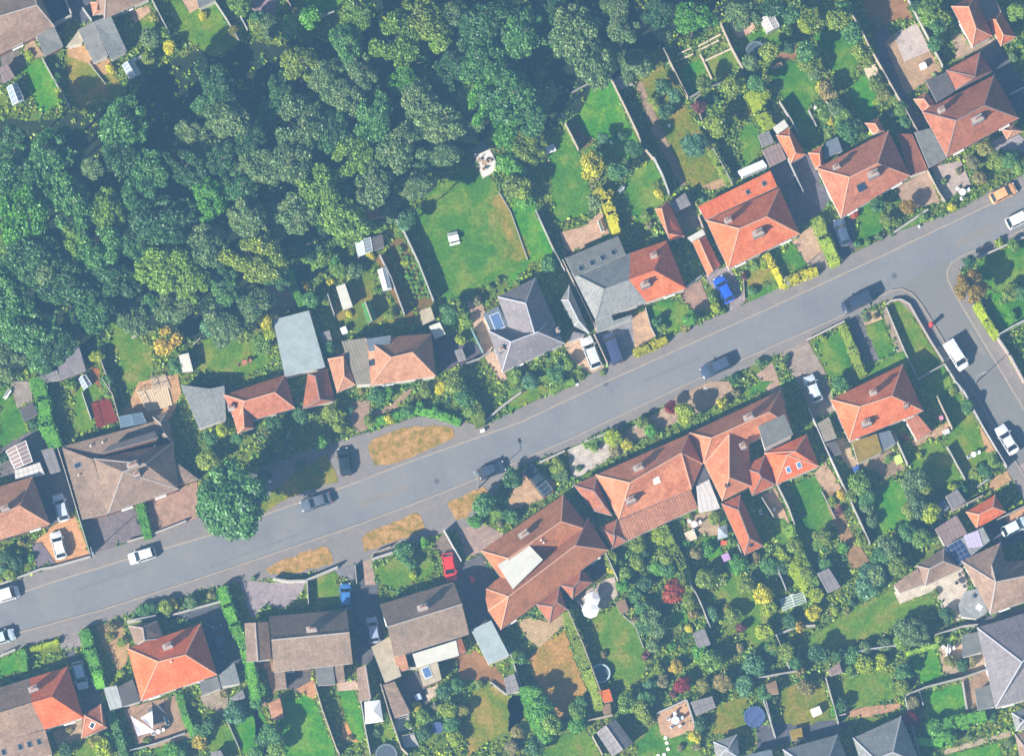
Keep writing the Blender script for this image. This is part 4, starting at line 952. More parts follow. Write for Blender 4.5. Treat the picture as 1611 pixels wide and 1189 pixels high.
H('shed', 'small pale grey shed by the bare earth patch', 'shed', [('flat', 31, [(1460, 732), (1520, 706), (1550, 795), (1478, 830)], [2.0, 2.3, 2.3, 2.0], 0, 'shed')], win=False, wall='wood')
H('house', 'brown gable roof with pale ridge below the oval paved drive', 'house',
  [('gable', 31, [(115, 700), (576, 648), (540, 332), (85, 372), (100, 510), (556, 466)], 2.7, 5.6, 'gbrown'),
   ('flat', 31, [(355, 665), (460, 655), (475, 768), (370, 778)], 2.5, 0, 'felt'),
   ('flat', 31, [(118, 698), (178, 690), (190, 790), (125, 800)], [2.6, 2.6, 2.2, 2.2], 0, 'brown'),
   ('flat', 31, [(470, 660), (520, 655), (532, 745), (480, 752)], [2.6, 2.6, 2.2, 2.2], 0, 'brown')],
  [(31, (335, 445), (1.4, .6), .1, W_REND, 3)], wall='brick')
H('garage', 'dark brown two-tone garage left of the brown gable roof', 'garage',
  [('gable', 31, [(-58, 412), (-45, 640), (100, 622), (82, 405), (5, 408), (22, 632)], 2.4, 3.3, 'gbrown')], win=False)
H('garage', 'tall narrow brown roofed garage above the white gazebo', 'garage', [('gable', 31, [(598, 675), (612, 872), (688, 850), (655, 655), (650, 658), (680, 852)], 2.3, 3.0, 'brown')], win=False)
H('house', 'vivid orange hipped bungalow at lower left with a brown front gable', 'house',
  [('hip', 30, [(825, 865), (1270, 713), (1176, 413), (745, 560), (925, 637), (1085, 597)], 2.7, 5.7, 'vivid'),
   ('hip', 30, [(795, 545), (960, 500), (918, 398), (750, 428), (845, 510), (835, 440)], 2.5, 3.9, 'brown'),
   ('flat', 30, [(690, 785), (775, 738), (825, 868), (715, 900)], 2.5, 0, 'dfelt'),
   ('flat', 30, [(604, 790), (682, 775), (716, 900), (644, 920)], 2.4, 0, 'glassr'),
   ('flat', 30, [(1165, 755), (1272, 722), (1292, 790), (1180, 835)], 2.5, 0, 'felt'),
   ('flat', 30, [(1280, 715), (1370, 640), (1405, 765), (1295, 782)], [2.9, 2.5, 2.3, 2.8], 0, 'slate')],
  [(30, (980, 545), (1.3, .7), .38, W_REND, 3)], flues=[(30, (1000, 640))])
H('house', 'semi-detached roof at the lower left, brown on the left and bright orange on the right', 'house',
  [('hip', 30, [(-262, 1200), (487, 963), (397, 665), (-300, 880), (-120, 970), (302, 842)], 2.7, 5.8, 'pbrown', 'vivid', .6, (.70, .72, .68)),
   ('flat', 30, [(-20, 1115), (265, 1035), (306, 1180), (0, 1262)], [3.2, 3.2, 2.5, 2.5], 0, 'pbrown'),
   ('hip', 30, [(478, 1085), (627, 1022), (588, 885), (486, 945), (600, 1008), (500, 955)], 2.5, 3.6, 'red')],
  [(30, (195, 795), (1.3, .7), .38)], [(30, (540, 1008), .7, .9, FRAME, PANE)]+[(30, (x, y), .7, .9, LEAD) for x, y in ((22, 1165), (118, 1135), (172, 1120), (228, 1105))])
H('house', 'brown hipped house with solar array beside the white patio on the right edge', 'house',
  [('hip', 33, [(1365, 358), (1700, 235), (1640, 40), (1300, 60), (1398, 172), (1600, 130)], 2.7, 5.6, 'pbrown'),
   ('hip', 33, [(1195, 47), (1362, 352), (1500, 250), (1425, -60), (1372, 78), (1396, 172)], 2.72, 5.62, 'pbrown'),
   ('hip', 33, [(985, 192), (1200, 92), (1095, -30), (932, 76), (1008, 95), (1090, 50)], 2.6, 4.9, 'pbrown'),
   ('flat', 33, [(800, 188), (938, 92), (985, 182), (832, 236)], [3.0, 3.0, 2.4, 2.4], 0, 'pbrown'),
   ('flat', 33, [(1178, 300), (1215, 225), (1290, 210), (1350, 345), (1282, 388), (1192, 372)], [2.5, 3.0, 3.2, 2.8, 2.4, 2.4], 0, 'slate'),
   ('flat', 23, [(1108, 958), (1320, 850), (1362, 930), (1180, 1075)], [3.4, 3.6, 3.0, 2.9], 0, 'slate')],
  [(23, (1355, 945), (.9, .7), .4, W_REND, 2)], [(33, (1300, 318), .8, .8, FRAME, WHITEG), (33, (1275, 250), .6, .6, DARK)],
  [(23, (1175, 1000), 2.6, 3.0, (4, 4)), (23, (1265, 930), 2.2, 2.4, (4, 3), glass('solar cells with painted glare', (.42, .36, .50), .3))])  # second array: pink sun reflection painted into the cell colour
H('garage', 'pinkish grey flat garage between the solar panels and the grey sheds', 'garage', [('flat', 23, [(1040, 862), (1165, 780), (1228, 885), (1098, 962)], 2.5, 0, 'pinkf')], win=False)
H('garage', 'small orange outbuilding with a hipped roof by the right edge driveway', 'garage', [('hip', 23, [(1285, 860), (1455, 762), (1392, 662), (1222, 762), (1300, 778), (1380, 735)], 2.4, 3.9, 'vivid')], win=False)
H('shed', 'grey flat shed beside the dark sheet, behind the small orange outbuilding', 'shed', [('flat', 23, [(1100, 672), (1170, 628), (1222, 700), (1140, 748)], 2.1, 0, 'shed')], win=False, wall='wood')
H('shed', 'blue-grey low shed roof left of the grey flat shed', 'shed', [('flat', 23, [(1012, 742), (1092, 690), (1125, 740), (1050, 800)], 1.9, 0, 'blue')], win=False, wall='wood')
H('house', 'lilac grey slate hipped house on the lower right edge', 'house',
  [('hip', 33, [(1395, 905), (1830, 790), (1710, 310), (1287, 437), (1550, 640), (1640, 560)], 2.8, 7.0, 'purple'),
   ('flat', 33, [(1198, 482), (1290, 462), (1322, 580), (1202, 612)], 2.6, 0, 'felt'),
   ('flat', 33, [(1272, 800), (1362, 770), (1397, 898), (1290, 922)], 2.6, 0, 'felt')])
H('house', 'grey hip roof on the bottom edge left of the red-leaved shrub', 'house', [('hip', 33, [(640, 1335), (960, 1235), (842, 955), (562, 1082), (690, 1205), (795, 1165)], 2.7, 5.6, 'slate')])
H('house', 'grey roof cut by the bottom edge left of the other grey hip', 'house', [('hip', 33, [(230, 1390), (560, 1290), (470, 1062), (152, 1150), (300, 1250), (420, 1200)], 2.7, 5.4, 'slate')])
H('house', 'grey roof cut by the bottom right corner beside the lawn', 'house', [('hip', 33, [(1515, 1040), (1800, 980), (1750, 840), (1488, 935), (1560, 980), (1700, 920)], 2.6, 4.2, 'slate'), ('hip', 33, [(1560, 1300), (1800, 1250), (1700, 1010), (1508, 1060), (1600, 1180), (1680, 1130)], 2.6, 4.4, 'pbrown')], sky=[(33, (1545, 975), .7, .7, DARK)])
H('summerhouse', 'small grey hipped summerhouse on the bottom edge below the blue trampoline', 'summerhouse', [('hip', 32, [(1215, 1215), (1352, 1200), (1335, 1062), (1198, 1105), (1270, 1150), (1285, 1145)], 2.2, 3.2, 'slate')], win=False, wall='wood')
H('garage', 'flat grey roof on the bottom edge right of the small summerhouse', 'garage', [('flat', 32, [(1382, 1185), (1535, 1148), (1560, 1230), (1390, 1240)], 2.4, 0, 'blue')], win=False)
H('shed', 'large two-tone grey ridged shed at the bottom edge below the round pool', 'shed', [('gable', 32, [(513, 1048), (608, 1190), (728, 1112), (625, 973), (568, 1010), (668, 1152)], 2.2, 3.0, 'shed')], win=False, wall='wood')
for lab, t, P, m, z in [
  ('little terracotta orange shed below the round pool', 32, [(525, 812), (590, 795), (612, 865), (562, 878)], 'terra', 1.9),
  ('slatted grey store just under the terracotta shed', 32, [(545, 890), (595, 878), (602, 945), (560, 955)], 'wood', 1.6),
  ('small blue-grey shed in the dense garden right of the red maple', 32, [(1078, 470), (1145, 443), (1182, 535), (1108, 562)], 'shed', 2.1),
  ('grey felt shed right of the round brick terrace', 32, [(1065, 872), (1190, 838), (1212, 902), (1098, 952)], 'shed', 2.2),
  ('grey shed roof near the end of the middle right garden path', 23, [(352, 1120), (420, 1090), (490, 1200), (415, 1235)], 'shed', 2.2),
  ('tiny mauve shed roof above the square lower right lawn', 33, [(410, 690), (480, 640), (500, 700), (430, 722)], 'pinkf', 2.0),
  ('small grey-brown shed left of the dried garden lawn', 33, [(52, 770), (110, 745), (128, 825), (65, 832)], 'wood', 2.0),
  ('grey lean-to shed left of the corner orange roof', 23, [(355, 245), (420, 206), (466, 328), (398, 352)], 'lines', 2.2),
  ('low grey shed just below that lean-to, by the brown path', 23, [(405, 360), (465, 345), (495, 420), (440, 440)], 'dfelt', 1.7),
  ('grey-pink shed at the left edge above the top left greenhouse', 0, [(-10, 400), (45, 375), (86, 450), (22, 488)], 'pinkf', 2.1),
  ('mauve-grey workshop roof half under the left wood', 10, [(335, 995), (460, 905), (503, 1050), (350, 1108)], 'purple', 2.4),
  ('pale grey lean-to against the mauve workshop', 10, [(228, 1085), (335, 1048), (350, 1108), (240, 1125)], 'shed', 2.1),
  ('white roofed garden cabin beside the golden weeping tree', 10, [(1045, 962), (1102, 948), (1130, 1055), (1068, 1060)], 'white', 2.0),
  ('small grey shed between the pale green roof and the pink-brown house', 11, [(385, 832), (440, 815), (456, 880), (402, 896)], 'shed', 2.0),
  ('flat blue-white store behind the pink-brown bungalow', 11, [(1022, 792), (1085, 768), (1118, 838), (1055, 866)], 'white', 2.1),
  ('beige square shed at the foot of the vegetable plot', 11, [(968, 702), (1032, 680), (1056, 752), (985, 785)], 'beige', 2.1),
  ('long white shed on the small back lawn', 11, [(478, 562), (530, 543), (576, 678), (520, 698)], 'white', 2.2),
  ('reddish brown hut roof at the edge of the wood', 11, [(620, 130), (720, 92), (750, 152), (630, 186)], 'dred', 2.2),
  ('dark framed cold store beside the ruined glasshouse', 11, [(690, 272), (748, 255), (762, 330), (702, 350)], 'dfelt', 1.5),
  ('grey shed behind the small red tiled garage', 12, [(945, 75), (1032, 12), (1066, 82), (975, 126)], 'shed', 2.1),
  ('pale grey box shed by the purple slate house garden', 11, [(1170, 935), (1215, 920), (1240, 985), (1195, 1000)], 'shed', 1.6),
  ('dark grey garden shed at the left edge beside the tall hedge', 20, [(112, 165), (190, 120), (222, 190), (142, 236)], 'dfelt', 2.1),
  ('white and grey store right of the slatted pergola', 20, [(240, 402), (310, 385), (356, 520), (296, 542)], 'shed', 2.1),
  ('grey half-roofed store below the slatted pergola', 20, [(85, 520), (232, 472), (262, 545), (90, 572)], 'wlines', 2.3),
  ('tiny grey shed beside the lower left garden fence', 30, [(1345, 850), (1420, 800), (1435, 850), (1370, 865)], 'shed', 1.7),
  ('square grey roof at the bottom edge of the lower left gardens', 30, [(1230, 1165), (1290, 1155), (1330, 1230), (1240, 1230)], 'shed', 2.0),
  ('small slatted timber store under the paved walk beside the parasols', 32, [(625, 290), (680, 270), (705, 335), (655, 360)], 'wood', 1.9),
  ('greyish flat rectangular bed cover below the middle right lawn', 33, [(190, 1040), (260, 1020), (270, 1085), (205, 1100)], 'moss', 1.2),
  ('beige box shed in the lower brown gable garden', 31, [(82, 880), (150, 848), (176, 965), (105, 975)], 'tan', 1.9),
  ('narrow brown shed behind the upper edge gardens', 3, [(0, 100), (75, 40), (130, 140), (60, 180)], 'wood', 2.0),
  ('little grey felt shed at the edge of the upper wood', 1, [(1275, 870), (1340, 820), (1375, 870), (1300, 905)], 'blue', 2.0)]:
    zz = z if len(P) != 4 else [z, z, z-.25, z-.25]
    H('shed', lab, 'shed', [('flat', t, P, zz, 0, m)], win=False, wall='wood')
# ------------------------------------------------------------------ glasshouses and garden structures
GL = glass('greenhouse glass', (0.22, 0.27, 0.32), .15); ALU = plain('aluminium frame', (0.72, 0.74, 0.76), .4, .5, .2)
def greenhouse(label, t, P, zr=2.2, ze=1.6, n=4, frame=None, pane=None, name='greenhouse'):
    A, B, C_, D_ = [G(F(t, p), ze) for p in P]; c = (A+B+C_+D_)/4; root = thing(name, (c.x, c.y, 0), label, name.replace('_', ' '))
    POLY.append([F(t, p) for p in P]); up = Vector((0, 0, zr-ze)); R1 = (A+D_)/2+up; R2 = (B+C_)/2+up; fr = frame or ALU; pn = pane or GL
    mb = MB(); mb.face([A, B, R2, R1]); mb.face([R1, R2, C_, D_]); mb.face([A, R1, D_]); mb.face([B, C_, R2])
    dn = Vector((0, 0, -ze+.02))
    for a, b in ((A, B), (B, C_), (C_, D_), (D_, A)): mb.face([a+dn, b+dn, b, a])
    mb.build('glazing', pn, root)
    fb = MB()
    for k in range(n+1):
        s = k/n; a, r, d = A.lerp(B, s), R1.lerp(R2, s), D_.lerp(C_, s)
        for p, q in ((a, r), (r, d), (a, a+dn), (d, d+dn)): fb.bar(p, q, .045, 0, 4)
    for p, q in ((A, B), (D_, C_), (R1, R2), (A, D_), (B, C_)): fb.bar(p, q, .05, 0, 4)
    fb.build('frame', fr, root)
    db = MB(); m = (B+C_)/2; e = (C_-B).normalized(); db.box((m.x, m.y, 0.95), (.7, .06, 1.85), math.atan2(e.y, e.x)); db.build('door', fr, root)
greenhouse('small aluminium greenhouse at the left edge of the top left gardens', 0, [(75, 615), (40, 512), (100, 488), (140, 582)])
greenhouse('white barred glasshouse at the end of the yellowing top left lawn', 0, [(760, 462), (715, 382), (775, 350), (822, 430)])
greenhouse('long white glazed cold house along the vegetable plot', 11, [(755, 582), (723, 466), (772, 450), (802, 568)], 1.9, 1.4, 5, None, glass('whitened glass', (.6, .64, .68), .3))
greenhouse('ruined glasshouse with grey broken panes at the top of the vegetable garden', 11, [(610, 385), (590, 302), (680, 272), (692, 350)], 1.7, 1.3, 4, None, glass('dirty glass', (.35, .40, .45), .4))
greenhouse('tiny glazed cold frame on the small left lawn below the mauve workshop', 10, [(492, 1162), (460, 1102), (500, 1075), (535, 1130)], 1.3, 1.0, 3)
greenhouse('flat glass topped frame in the shady lower right garden', 33, [(152, 338), (135, 275), (268, 230), (288, 285)], .9, .7, 4, None, glass('green glass', (.16, .22, .16), .4), 'cold_frame')
greenhouse('slatted brown pergola with white rafters at the left edge', 20, [(88, 510), (35, 405), (150, 345), (190, 465)], 2.5, 2.3, 5, FRAME, plain('brown polycarbonate', (.28, .20, .18), .5), 'pergola')
greenhouse('blue glazed veranda behind the wide brown roof', 20, [(705, 268), (700, 205), (830, 182), (855, 238)], 2.5, 2.3, 7, plain('teal frame', (.2, .28, .32), .5), glass('veranda glass', (.06, .10, .16), .15), 'veranda')
greenhouse('white lattice pergola behind the bright orange hipped roof', 2, [(1370, 1030), (1345, 1000), (1485, 938), (1510, 970)], 2.3, 2.2, 9, FRAME, plain('pergola slats', (.50, .52, .58), .6), 'pergola')
greenhouse('weathered slatted arbour among the top garden shrubs', 3, [(60, 190), (10, 90), (80, 60), (130, 150)], 2.1, 1.9, 5, None, plain('arbour slats', (.42, .38, .36), .7), 'arbour')
greenhouse('pale ribbed cold frame beside the arbour, at the top edge', 2, [(1495, 165), (1455, 60), (1510, 30), (1550, 130)], 1.6, 1.4, 5, None, glass('pale dirty glass', (.42, .42, .45), .4), 'cold_frame')

def at(t, p, z=0): return G(F(t, p), z)
def mk(name, t, p, label, cat, group=None, z=0.0):
    v = at(t, p, z); return thing(name, (v.x, v.y, z), label, cat, group), Vector((v.x, v.y, z))
WHT = plain('white plastic', (.80, .79, .78), .4, .5, 0, .04); TIMB = plain('garden timber', (.36, .24, .15), .8); BLK = plain('black rubber', (.02, .02, .025), .6)
def table_set(t, p, label, seats=4, r=.55, mat=None, legmat=None, rot=.4, parasol=None):
    root, c = mk('garden_table_set', t, p, label, 'table set', None, .17); m = mat or WHT
    mb = MB(); mb.prism([(c.x+math.cos(k*math.pi/8)*r, c.y+math.sin(k*math.pi/8)*r) for k in range(16)], c.z+.70, c.z+.74); mb.build('tabletop', m, root)
    for k in range(4):
        a = k*math.pi/2+.78; mb = MB(); q = c+Vector((math.cos(a)*r*.7, math.sin(a)*r*.7, 0)); mb.bar(q, q+Vector((0, 0, .7)), .025); mb.build('leg', legmat or METAL, root)
    for k in range(seats):
        a = k*2*math.pi/seats+rot; q = c+Vector((math.cos(a)*(r+.38), math.sin(a)*(r+.38), 0))
        ch = thing('garden_chair', tuple(q), auto('garden chair drawn up to a patio table', (F(t, p)[0]+math.cos(a)*11, F(t, p)[1]-math.sin(a)*11)), 'chair', 'garden chairs at the patio tables')
        mb = MB(); mb.box((q.x, q.y, q.z+.44), (.44, .44, .05), a); mb.build('seat', m, ch)
        mb = MB(); e = Vector((math.cos(a)*.22, math.sin(a)*.22, 0)); mb.box(q+e+Vector((0, 0, .68)), (.05, .44, .46), a); mb.build('backrest', m, ch)
        for dx, dy in ((1, 1), (1, -1), (-1, 1), (-1, -1)):
            mb = MB(); R = Matrix.Rotation(a, 3, 'Z'); o_ = R@Vector((dx*.19, dy*.19, 0)); mb.bar(q+o_, q+o_+Vector((0, 0, .43)), .018); mb.build('leg', legmat or METAL, ch)
def parasol(t, p, label, r=1.3, mat=None, h=2.3, n=8):
    root, c = mk('parasol', t, p, label, 'parasol'); v = at(t, p, h); c = Vector((v.x, v.y, 0)); root.location = (c.x, c.y, 0)
    mb = MB(); mb.bar(c, c+Vector((0, 0, h)), .025); mb.build('pole', METAL, root)
    mb = MB(); mb.disc(c+Vector((0, 0, h-.35)), r, 0, n, .40)
    pts = [c+Vector((math.cos(2*math.pi*k/n)*r, math.sin(2*math.pi*k/n)*r, h-.35)) for k in range(n)]
    for k in range(n): mb.face([pts[k]+Vector((0, 0, -.15)), pts[(k+1) % n]+Vector((0, 0, -.15)), pts[(k+1) % n], pts[k]])
    mb.build('canopy', mat or WHT, root)
    mb = MB(); mb.prism([(c.x+math.cos(k*.785)*.28, c.y+math.sin(k*.785)*.28) for k in range(8)], .15, .25); mb.build('base', CEM, root)
def trampoline(t, p, label, r, rim, bed, net=False):
    root, c = mk('trampoline', t, p, label, 'trampoline', None, .85); c.z = 0; root.location.z = 0
    mb = MB(); mb.disc(c+Vector((0, 0, .82)), r-.18, 0, 32); mb.build('bed', bed, root)
    mb = MB(); mb.ring(c+Vector((0, 0, .80)), r-.2, .28, .07, 0, 32); mb.build('padding', rim, root)
    for k in range(6):
        a = k*math.pi/3; q = c+Vector((math.cos(a)*r, math.sin(a)*r, 0)); mb = MB(); mb.bar(q+Vector((0, 0, .05)), q+Vector((0, 0, 2.5 if net else .8)), .03); mb.build('leg', METAL, root)
trampoline(2, (1445, 300), 'round dark trampoline with safety poles in the upper garden shade', 1.35, plain('grey padding', (.12, .15, .17)), plain('net', (.06, .08, .10)), True)
trampoline(32, (1438, 958), 'round blue trampoline on the dry lawn at the lower right', 1.45, plain('navy padding', (.05, .09, .20)), plain('blue bed', (.055, .085, .20)), True)
trampoline(31, (772, 1180), 'dark ringed trampoline in shade at the bottom edge', 1.5, plain('grey padding', (.12, .15, .17)), plain('net', (.06, .08, .10)))
trampoline(31, (1072, 1022), 'small dark blue round paddling pool among the lower gardens', .75, plain('navy padding', (.05, .09, .20)), plain('blue bed', (.055, .085, .20)))
def pool(t, p, label, r):
    root, c = mk('round_pool', t, p, label, 'pool', None, .75); c.z = 0; root.location.z = 0
    mb = MB(); mb.ring(c, r-.06, .09, .74, 0, 36); mb.build('pool_wall', plain('pool wall', (.30, .36, .42)), root)
    mb = MB(); mb.ring(c+Vector((0, 0, .74)), r-.12, .2, .05, 0, 36); mb.build('rim', plain('pool rim', (.42, .50, .54), .4), root)
    mb = MB(); mb.disc(c+Vector((0, 0, .60)), r-.06, 0, 36); mb.build('water', plain('pool cover', (.07, .10, .10), .3), root)
    for k in range(12):
        a = k*math.pi/6; q = c+Vector((math.cos(a)*(r+.1), math.sin(a)*(r+.1), 0)); mb = MB(); mb.bar(q, q+Vector((0, 0, .78)), .03); mb.build('post', METAL, root)
pool(32, (540, 705), 'round above-ground pool with a pale rim on the straw lawn', 1.28)
parasol(32, (480, 330), 'bright white octagonal parasol on the pale patio', 1.25)
parasol(32, (492, 268), 'off-white round parasol just above the brighter one', 1.1, plain('cream canvas', (.66, .64, .66), .7))
table_set(32, (470, 300), 'round patio table under the two white parasols')
root, c = mk('picnic_table', 11, (1165, 285), 'white picnic table with benches alone in the middle of the big lawn', 'picnic table')
for nm_, dx, sz, zz, mt in (('tabletop', 0, (1.5, .85, .06), .76, WHT), ('bench_seat', .75, (1.5, .3, .05), .48, plain('grey bench', (.3, .32, .34))), ('bench_seat', -.75, (1.5, .3, .05), .48, WHT)):
    mb = MB(); R = Matrix.Rotation(.25, 3, 'Z'); mb.box(c+R@Vector((0, dx, zz)), sz, .25); mb.build(nm_, mt, root)
for sx in (-.55, .55): mb = MB(); R = Matrix.Rotation(.25, 3, 'Z'); mb.bar(c+R@Vector((sx, -.75, .45)), c+R@Vector((sx, .75, .45)), .04); mb.bar(c+R@Vector((sx, -.5, 0)), c+R@Vector((sx, 0, .74)), .04); mb.bar(c+R@Vector((sx, .5, 0)), c+R@Vector((sx, 0, .74)), .04); mb.build('leg', TIMB, root)
table_set(22, (1085, 840), 'pale corner table set on the terrace house patio', 3, .45)
table_set(32, (975, 985), 'blue-white table set on the round brick terrace', 5, .6, plain('pale blue top', (.55, .62, .68)))
table_set(31, (700, 900), 'white table under the gazebo', 3, .45)
table_set(3, (1200, 1130), 'white furniture set beside the front wall near the orange car', 3, .5)
table_set(33, (1115, 575), 'white table set on the little patio left of the lilac roof', 3, .45)
table_set(23, (1265, 432), 'white round table on the corner garden lawn', 2, .4)
table_set(30, (925, 1050), 'small round bistro table under the lilac sails', 2, .35)
table_set(0, (790, 355), 'pale round table hidden beside the white cold frame', 2, .3)
table_set(1, (1345, 960), 'wooden table on the pale woodland terrace', 3, .4, TIMB)
table_set(10, (1430, 1010), 'red and white garden seat set on the lawn left of the pale green roof', 2, .4, plain('rust red', (.40, .14, .08)))
table_set(33, (1200, 165), 'dark dining set on the white patio', 4, .5, DARK)
# gazebo with a white cloth roof
def gazebo(t, P, label, h=2.4, mat=None):
    c = sum((at(t, p, h) for p in P), Vector())/4; root = thing('gazebo', (c.x, c.y, 0), label, 'gazebo'); V = [at(t, p, h-.3) for p in P]; top = Vector((c.x, c.y, h+.35))
    mb = MB()
    for k in range(4): mb.face([V[k], V[(k+1) % 4], top]); mb.face([V[k]-Vector((0, 0, .25)), V[(k+1) % 4]-Vector((0, 0, .25)), V[(k+1) % 4], V[k]])
    mb.build('canopy', mat or WHT, root)
    for v in V: mb = MB(); mb.bar((v.x, v.y, 0), v, .03); mb.build('pole', METAL, root)
gazebo(31, [(645, 870), (650, 1000), (755, 985), (735, 860)], 'white square gazebo behind the tall narrow brown garage')
gazebo(22, [(1225, 850), (1225, 925), (1285, 905), (1275, 840)], 'small grey playhouse canopy beside the narrow red outbuilding', 1.8, plain('grey canvas', (.30, .34, .40)))
def sail(t, P, label, zs):
    V = [at(t, p, z) for p, z in zip(P, zs)]; c = sum(V, Vector())/3; root = thing('shade_sail', (c.x, c.y, 0), label, 'shade sail')
    mb = MB(); n = 5
    def pt(i, j):
        a, b = i/n, j/n; q = V[0]*(1-a-b)+V[1]*a+V[2]*b; m = (q-c)*(1-.35*min(a, b, 1-a-b)*0); q.z -= .5*27*a*b*(1-a-b)*.5; return q
    for i in range(n):
        for j in range(n-i):
            mb.face([pt(i, j), pt(i+1, j), pt(i, j+1)])
            if i+j < n-1: mb.face([pt(i+1, j), pt(i+1, j+1), pt(i, j+1)])
    o = mb.build('cloth', plain('lilac sail cloth', (.62, .60, .68), .8), root)
    for v in V: mb = MB(); mb.bar((v.x, v.y, 0), v+Vector((0, 0, .1)), .035); mb.build('post', METAL, root)
sail(30, [(765, 955), (908, 1045), (805, 1070)], 'large lilac triangular shade sail on the lower left patio', [2.8, 2.3, 2.2])
sail(30, [(820, 965), (890, 925), (895, 1030)], 'smaller lilac shade sail overlapping the larger one', [2.5, 2.7, 2.2])
# play things, benches, bins, planters
def bench(t, p, label, mat, L=1.5, rot=.4):
    root, c = mk('garden_bench', t, p, label, 'bench'); R = Matrix.Rotation(rot, 3, 'Z'); z = .16
    mb = MB(); mb.box(c+Vector((0, 0, z+.44)), (L, .45, .05), rot); mb.build('seat', mat, root)
    mb = MB(); mb.box(c+R@Vector((0, .22, z+.70)), (L, .05, .45), rot); mb.build('backrest', mat, root)
    for sx in (-1, 1):
        for sy in (-1, 1): mb = MB(); q = c+R@Vector((sx*L*.42, sy*.18, 0)); mb.bar(q, q+Vector((0, 0, z+.43)), .035, 0, 4); mb.build('leg', mat, root)
bench(3, (118, 395), 'timber bench in the deep shade under the upper trees', TIMB)
bench(22, (1262, 950), 'bright red garden seat near the narrow red outbuilding', plain('bright red plastic', (.75, .10, .06), .4), 1.0, 0)
bench(2, (660, 1115), 'pale broken trellis bench at the foot of the yellow tree', plain('grey timber', (.4, .42, .42)), 1.1, .9)
bench(30, (975, 985), 'teal swing bench beside the lilac sails', plain('teal frame', (.2, .28, .32)), 1.5, 1.9)
bench(12, (540, 215), 'white lounger on the pink patio by the four-skylight roof', WHT, 1.8, 1.9)
bench(23, (545, 640), 'white garden seat half hidden by shrubs below the mossy flat roof', WHT, 1.2, .6)
bench(20, (45, 80), 'white lounger at the left edge lawn', WHT, 1.5, 1.0)
bench(33, (1120, 580), 'bright white recliner on the small patio left of the lilac roof', WHT, 2.0, 1.5)
def box_thing(name, t, p, label, cat, size, mat, rot=.4, z0=0.16, lid=None, group=None):
    root, c = mk(name, t, p, label, cat, group); mb = MB(); mb.box(c+Vector((0, 0, z0+size[2]/2)), size, rot, 0, .94); mb.build('body', mat, root)
    mb = MB(); mb.box(c+Vector((0, 0, z0+size[2]+.04)), (size[0]+.06, size[1]+.06, .07), rot); mb.build('lid', lid or mat, root); return root
GREENP = plain('green plastic', (.10, .40, .16), .4); BLUEP = plain('blue plastic', (.05, .10, .30), .4); REDP = plain('red plastic', (.60, .08, .06), .4)
for nm, t, p, lab, cat, size, mat in [
  ('sandpit', 23, (580, 520), 'dark blue round tub beside the mossy flat roof patio', 'tub', (.9, .9, .5), BLUEP),
  ('sandpit', 23, (825, 460), 'lime green sandpit below the blue-grey flat roof', 'sandpit', (1.0, 1.2, .25), plain('lime plastic', (.45, .60, .15), .4)),
  ('water_butt', 31, (958, 850), 'pale round lidded water butt on the dark patio', 'water butt', (.8, .8, .8), plain('grey blue plastic', (.40, .46, .58), .4)),
  ('storage_box', 3, (970, 395), 'white storage box by the white gravel pad', 'storage box', (.9, .8, .7), WHT),
  ('storage_box', 33, (345, 935), 'bright cream hutch on the dried lower right lawn', 'hutch', (1.35, 1.1, .9), plain('cream board', (.72, .66, .56), .6)),
  ('storage_box', 11, (525, 825), 'white box against the back wall of the pink-brown house', 'box', (.8, .9, .9), WHT),
  ('storage_box', 2, (240, 880), 'white covered barrow beside the wooded garden corner', 'covered barrow', (1.6, 1.0, .5), plain('white sheet', (.6, .6, .62), .6)),
  ('planter', 22, (1065, 905), 'square pale timber planter in the terrace house garden', 'planter', (1.4, 1.4, .4), plain('pale timber', (.55, .45, .32))),
  ('planter', 3, (670, 425), 'low pale timber decking box in the upper garden', 'decking', (1.7, 1.6, .2), plain('pale timber', (.55, .45, .32))),
  ('wheelie_bin', 23, (1075, 222), 'pink bin in shade by the corner house fence', 'bin', (.5, .5, 1.0), plain('pink plastic', (.5, .2, .3))),
  ('storage_box', 23, (1105, 300), 'pale garden box at the corner house back steps', 'box', (.9, .6, .6), plain('pale grey plastic', (.5, .5, .5))),
  ('play_cube', 22, (1270, 1040), 'pink and blue play tower in the terrace garden shade', 'play tower', (1.0, 1.0, 1.6), plain('purple pink plastic', (.40, .25, .45))),
  ('ride_on_toy', 31, (1275, 160), 'small red and blue toy in the shaded driveway', 'toy', (.5, .9, .4), REDP),
  ('stone_pad', 21, (1335, 293), 'white utility box at the pavement edge by the hedge', 'utility box', (.6, .35, .5), WHT),
  ('stone_pad', 13, (947, 215), 'tiny white marker post on the pavement verge', 'marker', (.25, .25, .3), WHT)]:
    box_thing(nm if nm != 'stone_pad' else 'utility_box', t, p, lab, cat, size, mat)
